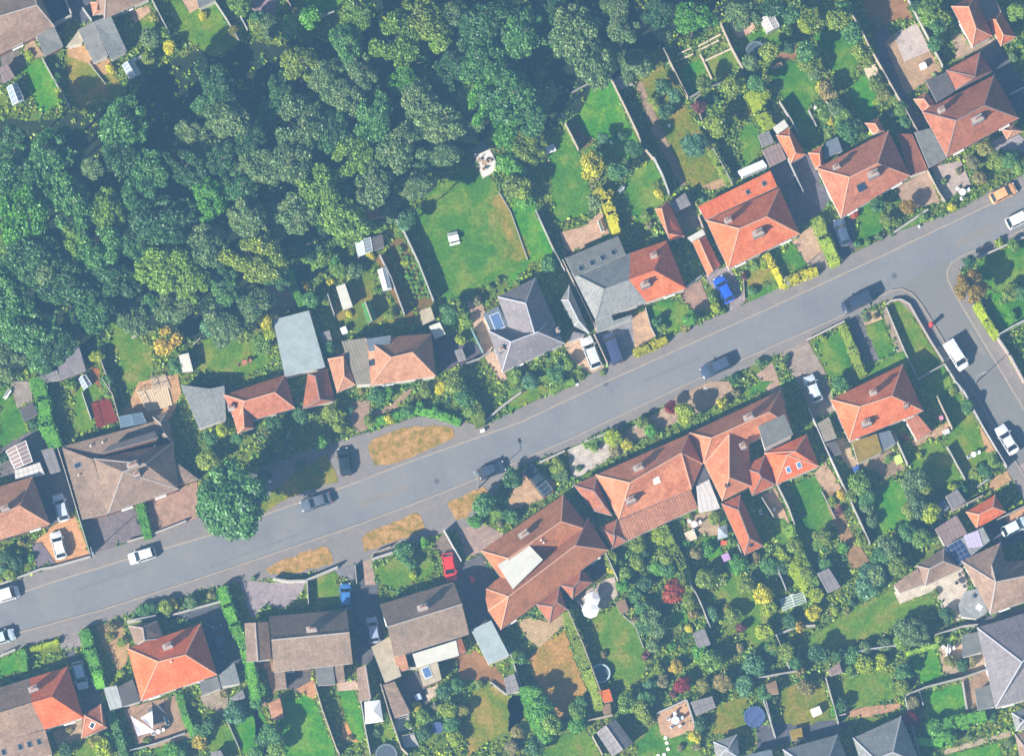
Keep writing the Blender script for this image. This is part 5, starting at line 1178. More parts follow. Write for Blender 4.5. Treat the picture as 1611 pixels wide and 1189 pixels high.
# green play house and deck
H('playhouse', 'green painted gabled wooden playhouse on the small back lawn', 'playhouse', [('gable', 11, [(626, 660), (662, 772), (716, 750), (670, 640), (648, 650), (690, 762)], 1.7, 2.3, 'greenpaint')], win=False, wall='wood')
def deck(t, P, label, mat, z=.35, name='decking'):
    V = [at(t, p, z) for p in P]; c = sum(V, Vector())/len(V); root = thing(name, (c.x, c.y, 0), label, name); POLY.append([F(t, p) for p in P])
    mb = MB(); a, b, c2, d = V; n = 12
    for k in range(n):
        s0, s1 = k/n, (k+.86)/n; q = [a.lerp(b, s0), a.lerp(b, s1), d.lerp(c2, s1), d.lerp(c2, s0)]; mb.prism([(v.x, v.y) for v in q], z-.05, z)
    mb.build('boards', mat, root); mb = MB()
    for v in V: mb.box((v.x, v.y, z/2-.03), (.1, .1, z-.08))
    mb.build('legs', mat, root); mb = MB()
    for v, w_ in ((V[0], V[3]), (V[3], V[2])):
        mb.bar(v+Vector((0, 0, .8)), w_+Vector((0, 0, .8)), .035)
        for k in range(5): q = v.lerp(w_, k/4); mb.bar(q, q+Vector((0, 0, .8)), .03)
    mb.build('rail', mat, root)
deck(20, [(570, 275), (692, 232), (640, 95), (535, 130)], 'red stained timber deck with rail behind the wide brown roof', RM['redpaint'], .4)
deck(10, [(905, 1189), (1000, 1150), (970, 1080), (880, 1100)], 'striped timber deck under the golden weeping tree', plain('stripe timber', (.45, .34, .24)), .3)
deck(20, [(860, 180), (1010, 140), (980, 20), (800, 60)], 'slatted tan deck stepping down behind the wide brown roof', plain('tan timber', (.55, .42, .28)), .35)
deck(31, [(820, 1050), (925, 1030), (905, 960), (825, 980)], 'grey cluttered pallet deck below the brown ridged garage', plain('grey pallet', (.40, .38, .36)), .4)
deck(31, [(880, 1140), (965, 1130), (935, 1060), (860, 1075)], 'lattice pallet stack at the bottom edge left of the lower lawns', plain('grey pallet', (.40, .38, .36)), .5)
deck(2, [(645, 530), (730, 498), (705, 445), (612, 475)], 'pile of grey timber beside the rough bright grass', plain('grey pallet', (.40, .38, .36)), .45)
deck(1, [(1290, 910), (1340, 1040), (1430, 995), (1375, 875)], 'pale raised viewing deck at the edge of the wood', plain('pale deck', (.66, .62, .60)), .25)
# pot plants, stones
def pots(n, pts):
    for k, (t, p) in enumerate(pts):
        root, c = mk('plant_pot', t, p, auto('small clay plant pot', F(t, p)), 'plant pot', 'plant pots on the patios'); z = .16
        mb = MB(); mb.bar(c+Vector((0, 0, z)), c+Vector((0, 0, z+.35)), .15, 0, 10, .2); mb.build('pot', POT, root)
        mb = MB()
        for q in range(14): d = Vector((random.gauss(0, .13), random.gauss(0, .13), random.uniform(.32, .62))); mb.face([c+d+Vector((0, 0, z)), c+d+Vector((.16, 0, z+.05)), c+d+Vector((.05, .15, z+.1))])
        mb.build('foliage', LEAF['g2'], root)
for k, (t, p) in enumerate([(32, (918, 1082)), (32, (925, 1112)), (32, (932, 1147)), (32, (910, 1180)), (32, (875, 1185)), (3, (340, 630)), (3, (710, 600)), (3, (790, 675)), (22, (1475, 768)), (23, (20, 758)), (2, (940, 735)), (3, (1112, 300)), (21, (92, 585)), (12, (1150, 1160)), (2, (600, 833)), (22, (400, 15)), (23, (100, 748))]):
    c = at(t, p, .2); mb = MB(); n = 12
    mb.prism([(c.x+math.cos(2*math.pi*q/n)*.26*(1+.15*math.sin(q*2.3+k)), c.y+math.sin(2*math.pi*q/n)*.26*(1+.15*math.cos(q*1.7+k))) for q in range(n)], 0.0, .22)
    tag(mb.build('stepping_stone', plain('pale stone', (.72, .70, .68))), auto('small round white stone', F(t, p)), 'stone', 'white stones in the gardens')

# ------------------------------------------------------------------ lamp posts, poles, post box
def lamp_post(p, label, h=7.6, arm=None, head=(.30, .26)):
    c = G(p); root = thing('street_lamp', (c.x, c.y, .12), label, 'street lamp', 'street lamps along the road'); m = plain('lamp column', (.30, .32, .33), .5, .5, .3)
    mb = MB(); mb.bar(c+Vector((0, 0, .12)), c+Vector((0, 0, 1.4)), .09); mb.bar(c+Vector((0, 0, 1.4)), c+Vector((0, 0, h)), .06, 0, 8, .045); mb.build('pole', m, root)
    a = Vector(arm or (-.4, .9, 0)).normalized(); mb = MB(); mb.bar(c+Vector((0, 0, h)), c+a*.9+Vector((0, 0, h+.25)), .035); mb.build('arm', m, root)
    mb = MB(); mb.box(c+a*1.15+Vector((0, 0, h+.27)), (.7, head[0], .13), math.atan2(a.y, a.x), 0, .8); hd = mb.build('lamp_head', m, root)
    mb = MB(); mb.box(c+a*1.15+Vector((0, 0, h+.19)), (.5, .2, .04), math.atan2(a.y, a.x)); mb.build('lens', WHT, hd)
lamp_post((752, 768), 'slender street lamp beside the dark car above the small verge triangle', 5.7)
lamp_post((145, 871), 'street lamp at the foot of the mauve paved drive', 5.6, (.3, -1, 0))
lamp_post((1234, 448), 'street lamp at the tip of the golden front hedge', 5.6, (.4, -1, 0))
lamp_post((1535, 602), 'street lamp on the side road pavement below the white van', 4.6, (.9, .4, 0))
c = G((1464, 513)); root = thing('post_box', (c.x, c.y, .12), 'red pillar post box on the curved corner pavement', 'post box')
mb = MB(); mb.bar(c+Vector((0, 0, .24)), c+Vector((0, 0, 1.42)), .27, 0, 20); mb.build('body', plain('post box red', (.62, .04, .03), .35), root)
mb = MB(); mb.bar(c+Vector((0, 0, .12)), c+Vector((0, 0, .25)), .30, 0, 20); mb.build('base', BLK, root)
mb = MB(); mb.bar(c+Vector((0, 0, 1.42)), c+Vector((0, 0, 1.52)), .33, 0, 20); mb.disc(c+Vector((0, 0, 1.52)), .33, 0, 20, .14); mb.build('cap', plain('post box red', (.62, .04, .03), .35), root)
mb = MB(); mb.box(c+Vector((.18, .20, 1.22)), (.26, .03, .05), 2.3); mb.build('slot', BLK, root)

# ------------------------------------------------------------------ cars
def car_meshes(kind, col, glassm):
    P = {'hatch': (4.0, 1.74, 1.47, 1.05, .45, -1.35, -1.80), 'saloon': (4.5, 1.80, 1.44, .95, .25, -1.15, -1.75), 'estate': (4.7, 1.84, 1.52, 1.15, .50, -1.75, -2.20),
         'van': (4.6, 1.80, 1.80, 1.65, 1.05, -2.10, -2.23), 'small': (3.7, 1.66, 1.50, 1.05, .45, -1.30, -1.68), 'pickup': (5.0, 1.85, 1.78, 1.2, .7, -.35, -.5)}[kind]
    Lc, W, Hh, xb, xt, rt, rb = P; hw = W/2; hl = Lc/2; belt = .92 if kind != 'van' else 1.05; roofm = 0
    parts = {}
    mb = MB()
    xs = [-hl, -hl+.07, -hl+.25, -hl+.6, rb*.9, -.6, 0, .7, xb, xb+.35, hl-.45, hl-.18, hl-.04, hl]
    xs = sorted(set(round(x, 3) for x in xs))
    def half(x):
        d = min(hl-abs(x), .9)/.9; f = (1-(1-max(d, 0))**3)**(1/2.2) if d < 1 else 1; return hw*(.80+.20*f) if x > 0 else hw*(.86+.14*f)
    def top(x):
        if x >= xb: t = (hl-x)/(hl-xb); return .62+.08*0+(belt-.62)*min(1, t*1.15)**.55
        if x <= rb: t = (hl+x)/max(.02, (hl+rb)); return .80+(belt-.80)*min(1, t)**.6
        return belt
    rows = []
    for x in xs:
        h, z = half(x), top(x); lo = .30 if abs(x) < hl-.1 else .42
        row = [(x, -h*.94, lo), (x, -h, .5), (x, -h, z-.16), (x, -h*.93, z-.02), (x, -h*.5, z+.03), (x, 0, z+.045)]
        row += [(a, -b, c_) for a, b, c_ in row[:-1]][::-1]; rows.append(row)
    n = len(rows[0]); vs = [Vector(p) for r in rows for p in r]; mb.v = vs
    for i in range(len(rows)-1):
        for j in range(n-1): mb.f.append([i*n+j, (i+1)*n+j, (i+1)*n+j+1, i*n+j+1]); mb.m.append(0)
        mb.f.append([i*n+n-1, (i+1)*n+n-1, (i+1)*n, i*n]); mb.m.append(1)
    mb.f.append(list(range(n))); mb.m.append(0); mb.f.append(list(range((len(rows)-1)*n, len(rows)*n))[::-1]); mb.m.append(0)
    parts['body'] = (mb, [col, BLK], True)
    # cabin: roof panel with pillars, each window a pane of its own
    wt = hw*(.70 if kind != 'van' else .82); wb = hw*.90; rz = Hh
    q = {}
    for nm, x, w_, z in (('FB', xb, wb, belt+.02), ('FT', xt, wt, rz-.04), ('BT', rt, wt, rz-.06), ('BB', rb, wb, belt+.02)):
        q[nm+'L'] = Vector((x, w_, z)); q[nm+'R'] = Vector((x, -w_, z))
    mb = MB(); cr = .05; m1 = (xt+rt)/2
    rl = [Vector((xt, wt, rz-.04)), Vector((m1, wt*1.02, rz)), Vector((rt, wt, rz-.06))]; rr = [Vector((v.x, -v.y, v.z)) for v in rl]; rc = [Vector((v.x, 0, v.z+.05)) for v in rl]
    for k in range(2): mb.face([rl[k], rl[k+1], rc[k+1], rc[k]]); mb.face([rc[k], rc[k+1], rr[k+1], rr[k]])
    for s in ('L', 'R'):
        sg = 1 if s == 'L' else -1; off = Vector((0, sg*.012, .004))
        for a, b in (('FB', 'FT'), ('BB', 'BT')): mb.bar(q[a+s]+off, q[b+s]+off, .045, 0, 5)
        mb.bar(q['FT'+s]+off, q['BT'+s]+off, .035, 0, 5)
        mid = (q['FT'+s]+q['BT'+s])/2; mbm = (q['FB'+s]+q['BB'+s])/2; mb.bar(Vector((m1, mid.y, mid.z))+off, Vector((m1, mbm.y, mbm.z))+off, .045, 0, 5)
    if kind == 'van':
        for s in ('L', 'R'): mb.face([Vector((m1, q['FT'+s].y*1.02, rz-.03)), q['BT'+s]*1.0+Vector((0, .02*(1 if s == 'L' else -1), 0)), q['BB'+s]*1.0+Vector((0, .02*(1 if s == 'L' else -1), 0)), Vector((m1, q['BB'+s].y*1.02, belt))])
    parts['roof'] = (mb, [col], False)
    for nm, f in (('windscreen', ['FBL', 'FTL', 'FTR', 'FBR']), ('rear_window', ['BTL', 'BBL', 'BBR', 'BTR'])):
        g_ = MB(); g_.face([q[k] for k in f]); parts[nm] = (g_, [glassm], False)
    for s in ('L', 'R'): g_ = MB(); g_.face([q['FB'+s], q['FT'+s], q['BT'+s], q['BB'+s]]); parts['side_window'+s] = (g_, [glassm], False)
    wx = (hl-.82, -hl+.80)
    for i, x in enumerate(wx):
        for sg in (-1, 1):
            t_ = MB(); t_.bar((x, sg*(hw-.21), .32), (x, sg*(hw+.005), .32), .32, 0, 18); r_ = MB(); r_.bar((x, sg*(hw-.05), .32), (x, sg*(hw+.018), .32), .20, 0, 14)
            parts['wheel%d%d' % (i, sg)] = (t_, [BLK], False, ('rim', r_, METAL))
    for sg in (-1, 1):
        a = MB(); a.box((hl-.20, sg*hw*.66, .66), (.34, .34, .12), -sg*.35); parts['headlight%d' % sg] = (a, [plain('headlight', (.75, .78, .8), .15, .6)], False)
        a = MB(); a.box((-hl+.07, sg*hw*.74, .76), (.14, .26, .16)); parts['tail_light%d' % sg] = (a, [plain('tail light', (.35, .02, .02), .2)], False)
        a = MB(); a.box((xb-.18, sg*(hw+.08), belt+.08), (.12, .2, .13)); parts['wing_mirror%d' % sg] = (a, [col], False)
    a = MB(); a.box((-hl-.01, 0, .58), (.02, .5, .11)); parts['number_plate'] = (a, [plain('plate', (.6, .55, .2))], False)
    if kind == 'pickup':
        a = MB(); 
        for x in (-.8, -1.5, -2.2): a.bar((x, -.8, 1.3), (x, .8, 1.3), .03)
        for y in (-.8, .8): a.bar((-2.3, y, 1.3), (-.6, y, 1.3), .03); a.bar((-2.3, y, .9), (-2.3, y, 1.3), .03); a.bar((-.7, y, .9), (-.7, y, 1.3), .03)
        parts['ladder_rack'] = (a, [METAL], False)
    return parts
CARS = [
 ((96, 799), 106, 'hatch', (.52, .55, .60), 'silver hatchback with dark windscreen beside the boundary fence of the tan orange house', 'silver'),
 ((92, 858), 105, 'hatch', (.66, .66, .66), 'white hatchback on the orange paved drive', 'white'),
 ((224, 874), 197, 'hatch', (.62, .63, .64), 'white hatchback parked at the kerb below the bright green hedge', 'white'),
 ((6, 937), 17, 'van', (.64, .64, .65), 'white van cut by the left edge on the road', 'white'),
 ((2, 1003), 17, 'hatch', (.50, .58, .62), 'pale silver-green car cut by the left edge at the lower kerb', 'silver'),
 ((497, 790), 198, 'saloon', (.10, .12, .15), 'dark grey saloon on the road just right of the big roadside tree shadow', 'dark grey'),
 ((542, 727), 99, 'hatch', (.015, .025, .03), 'black car parked on the driveway crossing between the two upper verges', 'black'),
 ((773, 740), 21, 'hatch', (.04, .055, .09), 'near-black hatchback at the lower kerb beside a street lamp', 'navy'),
 ((847, 757), 128, 'pickup', (.03, .045, .055), 'dark pickup with a rack on the gravel front drive', 'dark'),
 ((930, 555), 111, 'estate', (.58, .60, .60), 'silver car with black roof glass on the pale drive by the purple slate house', 'silver'),
 ((964, 549), 109, 'van', (.05, .06, .13), 'dark blue van standing right of the silver car', 'navy'),
 ((1139, 456), 118, 'hatch', (.02, .10, .55), 'bright blue hatchback on the drive of the bright orange hipped house', 'blue'),
 ((1127, 578), 204, 'estate', (.05, .07, .12), 'dark estate car with a glinting windscreen at the middle of the road', 'navy'),
 ((1325, 366), 108, 'hatch', (.06, .09, .15), 'blue-grey car in the shadow beside the solar square roof', 'navy'),
 ((1348, 476), 205, 'van', (.03, .04, .07), 'black people carrier at the kerb near the side road junction', 'black'),
 ((1578, 305), 27, 'hatch', (.78, .38, .16), 'orange car parked at the upper kerb near the right edge', 'orange'),
 ((1607, 343), 26, 'estate', (.66, .66, .66), 'white car cut by the right edge on the main road', 'white'),
 ((1504, 559), -58, 'van', (.62, .63, .64), 'white panel van parked on the side road', 'white'),
 ((1279, 612), 112, 'hatch', (.55, .60, .66), 'silver car in the shaded drive between the terrace and the corner house', 'silver'),
 ((1584, 692), 121, 'saloon', (.62, .64, .66), 'white saloon further down the side road', 'white'),
 ((1596, 829), 27, 'hatch', (.60, .68, .70), 'pale silver car on the driveway by the small orange outbuilding', 'silver'),
 ((707, 892), -80, 'hatch', (.70, .03, .02), 'red car half in shade behind the grey-brown gable', 'red'),
 ((544, 938), 92, 'small', (.05, .17, .42), 'blue car with pale roof bars beside the shaded front lawn', 'blue'),
 ((587, 991), 99, 'small', (.30, .36, .50), 'blue-silver car in the narrow shaded passage between two brown roofs', 'silver'),
 ((126, 1062), -76, 'hatch', (.42, .50, .60), 'pale blue car parked between the half orange roof and the hedge', 'blue'),
 ((346, 1005), 104, 'hatch', (.03, .045, .08), 'navy car deep in shade right of the vivid orange roof', 'navy'),
]
CGL = glass('car window', (.012, .016, .022), .05)
CN = {'white': 'white', 'silver': 'silver', 'black': 'black'}
for p, ang, kind, col, lab, nm in CARS:
    c = G(p, .5); root = thing('van' if kind == 'van' else 'pickup_truck' if kind == 'pickup' else 'parked_car', (c.x, c.y, .02), lab, 'van' if kind == 'van' else 'pickup' if kind == 'pickup' else 'car', 'vehicles on the roads and drives')
    root.rotation_euler.z = math.radians(ang)
    for nm2, d in car_meshes(kind, paint('car paint %s %.3f %.3f' % (nm, col[0], col[1]), col), CGL).items():
        me = bpy.data.meshes.new(nm2.rstrip('-01LR') or nm2); d[0]; me.from_pydata([tuple(v) for v in d[0].v], [], d[0].f)
        for m in d[1]: me.materials.append(m)
        me.polygons.foreach_set('material_index', d[0].m)
        if d[2]: me.polygons.foreach_set('use_smooth', [True]*len(d[0].f))
        o = link(nm2.rstrip('-01LR'), me, root)
        if d[2]: 
            o.modifiers.new('edge', 'EDGE_SPLIT').split_angle = math.radians(50)
        if len(d) > 3:
            m2 = bpy.data.meshes.new(d[3][0]); m2.from_pydata([tuple(v) for v in d[3][1].v], [], d[3][1].f); m2.materials.append(d[3][2]); link(d[3][0], m2, o)
# ------------------------------------------------------------------ foliage
LC = {'g1': ((78, 126, 96), (96, 142, 100)), 'g2': ((106, 144, 88), (124, 156, 94)), 'g3': ((98, 132, 104), (118, 142, 110)), 'g4': ((70, 110, 92), (80, 120, 98)),
      'gb': ((86, 144, 86), (104, 160, 92)), 'ol': ((114, 142, 88), (132, 152, 92)), 'pk': ((134, 136, 118), (132, 138, 112)), 'yb': ((142, 152, 98), (158, 158, 102)),
      'ye': ((196, 192, 84), (178, 182, 82)), 'lm': ((150, 176, 70), (170, 190, 76)), 'au': ((166, 140, 84), (156, 142, 84)), 'gd': ((204, 184, 100), (182, 172, 92)),
      'rd': ((188, 92, 74), (200, 108, 84)), 'mg': ((150, 48, 76), (170, 66, 84)), 'pu': ((120, 84, 100), (150, 100, 110)), 'st': ((158, 156, 112), (172, 162, 118)), 'bl': ((84, 128, 110), (96, 140, 118))}
LG = 2.15
LGK = {k: 1.45 for k in ('ye', 'gd', 'st', 'au', 'yb', 'rd', 'mg', 'pu')}; LGK.update(lm=1.8, ye=2.1, gd=1.8, yb=1.8, au=1.7)
LEAF = {k: leaf_mat('leaves '+k, mul(C(*a), LGK.get(k, LG)), mul(C(*b), LGK.get(k, LG))) for k, (a, b) in LC.items()}
BARK = plain('bark', (.10, .08, .06), .9)
def ico(sub=2):
    import bmesh
    bm = bmesh.new(); bmesh.ops.create_icosphere(bm, subdivisions=sub, radius=1); v = np.array([list(x.co) for x in bm.verts]); f = np.array([[q.index for q in x.verts] for x in bm.faces]); bm.free(); return v, f
IV, IF = ico(2)
def cards(P, Nrm, size, rng, tilt=.55):
    """leaf clusters: two folded faces each, loosely facing outwards"""
    n = len(P); r = rng.normal(size=(n, 3)); nn = Nrm*(1-tilt)+r*tilt*.8; nn /= np.linalg.norm(nn, axis=1)[:, None]+1e-9
    a = np.cross(nn, rng.normal(size=(n, 3))); a /= np.linalg.norm(a, axis=1)[:, None]+1e-9; b = np.cross(nn, a)
    s = (size*rng.uniform(.6, 1.35, n))[:, None]; e = rng.uniform(.55, .9, (n, 1))
    v = np.stack([P-a*s, P-b*s*e+nn*s*.25, P+a*s, P+b*s*e+nn*s*.25], 1).reshape(-1, 3)
    i = np.arange(n)*4; f = np.concatenate([np.stack([i, i+1, i+2], 1), np.stack([i, i+2, i+3], 1)]); return v, f
def crown_mesh(name, nl, ncards, csize, seed, flat=.75, spread=.68, lob=(.26, .46), core=.84, tilt=.40):
    rng = np.random.default_rng(seed); C0, R0 = [], []
    for k in range(nl):
        a = rng.uniform(0, 2*math.pi); rr = spread*math.sqrt(rng.uniform(0, 1)); R = rng.uniform(*lob)*(1.1-.3*rr)
        z = flat*(1-rr**2)**.5*rng.uniform(.45, 1.0); C0.append((math.cos(a)*rr, math.sin(a)*rr, z-.25)); R0.append(R)
    C0 = np.array(C0); R0 = np.array(R0)
    k = rng.choice(nl, ncards*2, p=R0**2/np.sum(R0**2)); d = rng.normal(size=(ncards*2, 3)); d[:, 2] = np.abs(d[:, 2])*1.1-.35*rng.uniform(0, 1, ncards*2); d /= np.linalg.norm(d, axis=1)[:, None]
    P = C0[k]+d*R0[k][:, None]*rng.uniform(.70, 1.18, (ncards*2, 1))
    dist = np.linalg.norm(P[:, None, :]-C0[None], axis=2)/R0[None]; dist[np.arange(len(P)), k] = 9
    keep = dist.min(1) > .80; P = P[keep][:ncards]; d = d[keep][:ncards]
    v, f = cards(P, d, csize, rng, tilt); V, Fc = [v], [f]; o = len(v)
    for c, r in zip(C0, R0):
        w_ = IV*r*core*(1+.16*np.sin(IV[:, [0]]*7+c[0]*9)*np.cos(IV[:, [1]]*6+c[1]*7)); V.append(w_+c); Fc.append(IF+o); o += len(IV)
    V = np.concatenate(V); Fc = np.concatenate(Fc); me = bpy.data.meshes.new(name); me.from_pydata(V.tolist(), [], Fc.tolist()); return me
BIG = [crown_mesh('crown', 36, 4200, .056, 100+i, .66, .82, (.15, .32), .78, .55) for i in range(8)]
ROUND = [crown_mesh('crown', 34, 4600, .050, 150+i, .80, .80, (.16, .34), .80) for i in range(3)]
MED = [crown_mesh('crown', 16, 1100, .092, 200+i, .8, .62, (.28, .42), .82) for i in range(5)]
SML = [crown_mesh('crown', 8, 420, .13, 300+i, .75, .5, (.34, .5), .80) for i in range(5)]
SPK = [crown_mesh('crown', 10, 900, .07, 400+i, .8, .6, (.22, .36), .55, .95) for i in range(3)]
def trunk_mesh(seed):
    rnd = random.Random(seed); mb = MB(); mb.bar((0, 0, 0), (.02, 0, 1.0), .060, 0, 8, .035)
    for k in range(7):
        a = rnd.uniform(0, 6.3); z = rnd.uniform(.55, .95); r = rnd.uniform(.35, .7); mb.bar((0, 0, z), (math.cos(a)*r, math.sin(a)*r, z+rnd.uniform(.2, .5)), .025, 0, 5, .008)
    me = bpy.data.meshes.new('trunk'); me.from_pydata([tuple(v) for v in mb.v], [], mb.f); me.materials.append(BARK); return me
TRK = [trunk_mesh(i) for i in range(3)]
for m in BIG+ROUND+MED+SML+SPK: m.materials.append(LEAF['g1'])
CW = {'g1': 'mid green', 'g2': 'yellow-green', 'g3': 'grey-green', 'g4': 'dark green', 'gb': 'bright green', 'ol': 'olive', 'pk': 'dull grey-green', 'yb': 'golden brown', 'ye': 'bright yellow', 'lm': 'lime green', 'au': 'autumn brown', 'gd': 'golden', 'rd': 'red-leaved', 'mg': 'magenta-leaved', 'pu': 'purple-leaved', 'st': 'straw-coloured', 'bl': 'blue-green'}
TI = [0]
def tree(p, r, k, h=None, label=None, t=None, kind=None, sq=1.0, group=None, even=False):
    """p crown centre, r crown radius in survey pixels"""
    fp = F(t, p) if t is not None else p; R = r/11.0/(1 if t is None else K); TI[0] += 1; i = TI[0]
    big = R > 2.2; small = R < 1.05
    if h is None: h = (R*1.9+5.5 if R > 3.0 else R*1.5+1.6) if not small else R*1.05
    zc = h-R*.75 if not small else h*.55
    g_ = G(fp, max(zc, .2)); nm = 'shrub' if small or (R < 1.7 and h < 4) else 'tree'
    pal = MED if big is False and not small else (BIG if big else SML)
    if kind == 'spiky': pal = SPK
    if label and big and kind is None: pal = ROUND; even = True
    size = 'large ' if R > 3.6 else 'tall ' if R > 2.6 else '' if R > 1.2 else 'small '
    lb = label or auto(size+CW[k]+' '+('tree' if nm == 'tree' else ('shrub' if not small else 'bush')), fp)
    root = thing(nm, (g_.x, g_.y, 0), lb, nm, group or ('woodland trees' if fp[0] < 760 and fp[1] < 520 and R > 2 else 'garden trees' if nm == 'tree' else 'garden shrubs'))
    cr = link('crown' if nm == 'tree' else 'foliage', pal[i % len(pal)], root); cr.location.z = max(0.0, (h-R*.95)) if not small else h*.28
    zs = R*(.95 if not small else h/R*.9 if R > 0 else 1); ax = 1+.16*math.sin(i*4.1) if big and not even else 1.0; cr.scale = (R*1.02*ax, R*1.02*sq/ax, min(zs, R*1.3)); cr.rotation_euler.z = (i*2.399) % 6.283
    cr.material_slots[0].link = 'OBJECT'; cr.material_slots[0].material = LEAF[k]
    if not small:
        tk = link('trunk' if nm == 'tree' else 'stem', TRK[i % 3], root); s = max(.4, h-R*.7); tk.scale = (R*.9 if R < 3 else R*.6, R*.9 if R < 3 else R*.6, s)
    return root
WOOD = [(194, 196, 44, 'g1'), (190, 240, 36, 'g4'), (238, 268, 34, 'g1'), (345, 140, 34, 'g4'), (362, 190, 38, 'g3'), (330, 160, 26, 'g1'), (300, 214, 26, 'g3', 11), (145, 265, 20, 'g3', 13), (78, 245, 40, 'g1'), (30, 285, 42, 'g1'), (40, 340, 48, 'gb'), (110, 318, 44, 'g1'),
 (60, 410, 50, 'g4'), (12, 465, 44, 'g1'), (105, 450, 46, 'g4'), (150, 385, 42, 'g1'), (45, 520, 45, 'g1'), (88, 548, 34, 'g4'), (148, 492, 30, 'g1'), (70, 430, 20, 'g3', 14), (170, 330, 34, 'g2'), (120, 380, 30, 'g2'), (10, 375, 28, 'g2', 12), (290, 262, 34, 'g4'), (258, 345, 50, 'g4'),
 (215, 380, 30, 'g1'), (262, 420, 44, 'g2'), (305, 445, 28, 'g2'), (325, 385, 36, 'g3'), (330, 310, 34, 'gb'), (392, 345, 34, 'g3'), (398, 408, 44, 'ol'), (375, 290, 30, 'g1'), (415, 260, 36, 'g3'), (395, 220, 28, 'g4'), (472, 98, 30, 'ol'), (512, 118, 28, 'g3'), (545, 68, 32, 'g1'), (566, 22, 28, 'g2'),
 (622, 66, 42, 'g2'), (664, 30, 40, 'ol'), (712, 22, 26, 'g3'), (690, 62, 24, 'g2'), (772, 32, 42, 'g4'), (820, 52, 38, 'g1'), (540, 150, 34, 'g3'), (590, 186, 38, 'g1'), (470, 196, 42, 'g3'), (636, 128, 26, 'gb', 12), (662, 158, 34, 'g3'), (692, 190, 38, 'g3'), (632, 230, 40, 'g3'), (700, 236, 28, 'g3', 12),
 (450, 255, 42, 'g3'), (505, 302, 42, 'g2'), (552, 250, 36, 'g2'), (586, 290, 36, 'g3'), (545, 345, 40, 'g2'), (470, 330, 36, 'g3'), (478, 385, 26, 'g4', 10), (652, 288, 30, 'g3', 11), (760, 98, 40, 'g1'), (800, 148, 46, 'g1'), (760, 160, 30, 'gb'), (836, 186, 28, 'g1'),
 (902, 48, 44, 'g3'), (930, 90, 42, 'g3'), (978, 44, 26, 'g3'), (966, 6, 26, 'g3'), (1090, 28, 31, 'gb'), (1036, 18, 26, 'g4'), (1045, 50, 18, 'g3', 6), (748, 192, 20, 'g3', 9), (792, 198, 30, 'gb', 8), (208, 498, 30, 'g3', 9), (240, 480, 22, 'g1', 8), (350, 508, 30, 'g3', 8), (400, 478, 30, 'g3', 8), (420, 505, 14, 'ye', 4), (120, 220, 22, 'g4', 9), (600, 240, 22, 'g4', 11), (430, 300, 22, 'g4', 10)
 , (520, 205, 34, 'g4'), (565, 110, 28, 'g3'), (640, 340, 20, 'g4', 8), (610, 320, 28, 'g3', 9), (180, 440, 34, 'g4'), (225, 305, 34, 'g1'), (20, 225, 30, 'g4', 10), (345, 250, 28, 'g4'), (735, 150, 26, 'g2', 11), (720, 100, 28, 'g4', 12), (870, 15, 28, 'g4', 12), (1000, 100, 24, 'g3', 8), (1170, 18, 30, 'g3', 8), (1215, 12, 22, 'g4', 7), (490, 30, 22, 'gb', 7), (425, 45, 20, 'g3', 4), (465, 40, 18, 'g2', 4), (500, 395, 28, 'g2', 9)]
UND = [(60, 290), (120, 275), (30, 380), (85, 380), (140, 340), (20, 430), (75, 470), (130, 440), (115, 510), (60, 570), (10, 520), (15, 570), (180, 470), (195, 345), (205, 300), (225, 340), (240, 395), (285, 395), (300, 340), (340, 350), (350, 420), (355, 455), (365, 330), (320, 230), (400, 300), (430, 180), (440, 140), (500, 165), (505, 240), (530, 290), (500, 350), (560, 320), (600, 270), (620, 200), (660, 250), (580, 140), (600, 100), (650, 100), (700, 130), (730, 200), (780, 130), (790, 80), (830, 100), (850, 140), (740, 60), (870, 60), (950, 60), (430, 350), (430, 430), (250, 290), (310, 290), (270, 480), (170, 410), (45, 250), (100, 220)]
WOOD += [(x, y, 24+(k*7) % 9, ('g4', 'g1', 'g4', 'g3')[k % 4], 9.5+(k % 3)) for k, (x, y) in enumerate(UND)]
for q in WOOD:
    tree(q[:2], q[2], q[3], (q[4]*1.15 if len(q) > 4 else (q[2]/11*1.2+12.0)))
tree((366, 783), 57, 'g1', 12.5, 'big round green roadside tree overhanging the pavement', group='garden trees', sq=1.12)
tree((1527, 452), 27, 'au', 5.5, 'autumn brown tree on the pavement corner of the side road', group='garden trees')
tree((1059, 931), 21, 'rd', 4.8, 'round red-leaved maple in the middle of the dense gardens')
tree((929, 262), 24, 'ye', 4.6, 'bright yellow spreading tree right of the shaded garden lawn')
tree((262, 538), 30, 'gd', 4.5, 'golden drooping weeping tree on the left lawn edge', kind='spiky')
tree((1268, 38), 18, 'lm', 4.0, 'lime green small tree in the upper gardens')
tree((1431, 1133), 17, 'mg', 2.6, 'magenta-red shrub on the lower edge boundary')
tree((1073, 1077), 15, 'mg', 2.6, 'dark magenta shrub below the golden bush')
tree((1062, 1048), 13, 'gd', 2.0, 'golden bush just above the magenta shrub')
tree((1110, 912), 19, 'ol', 4.0, 'pale olive rounded tree right of the red maple')
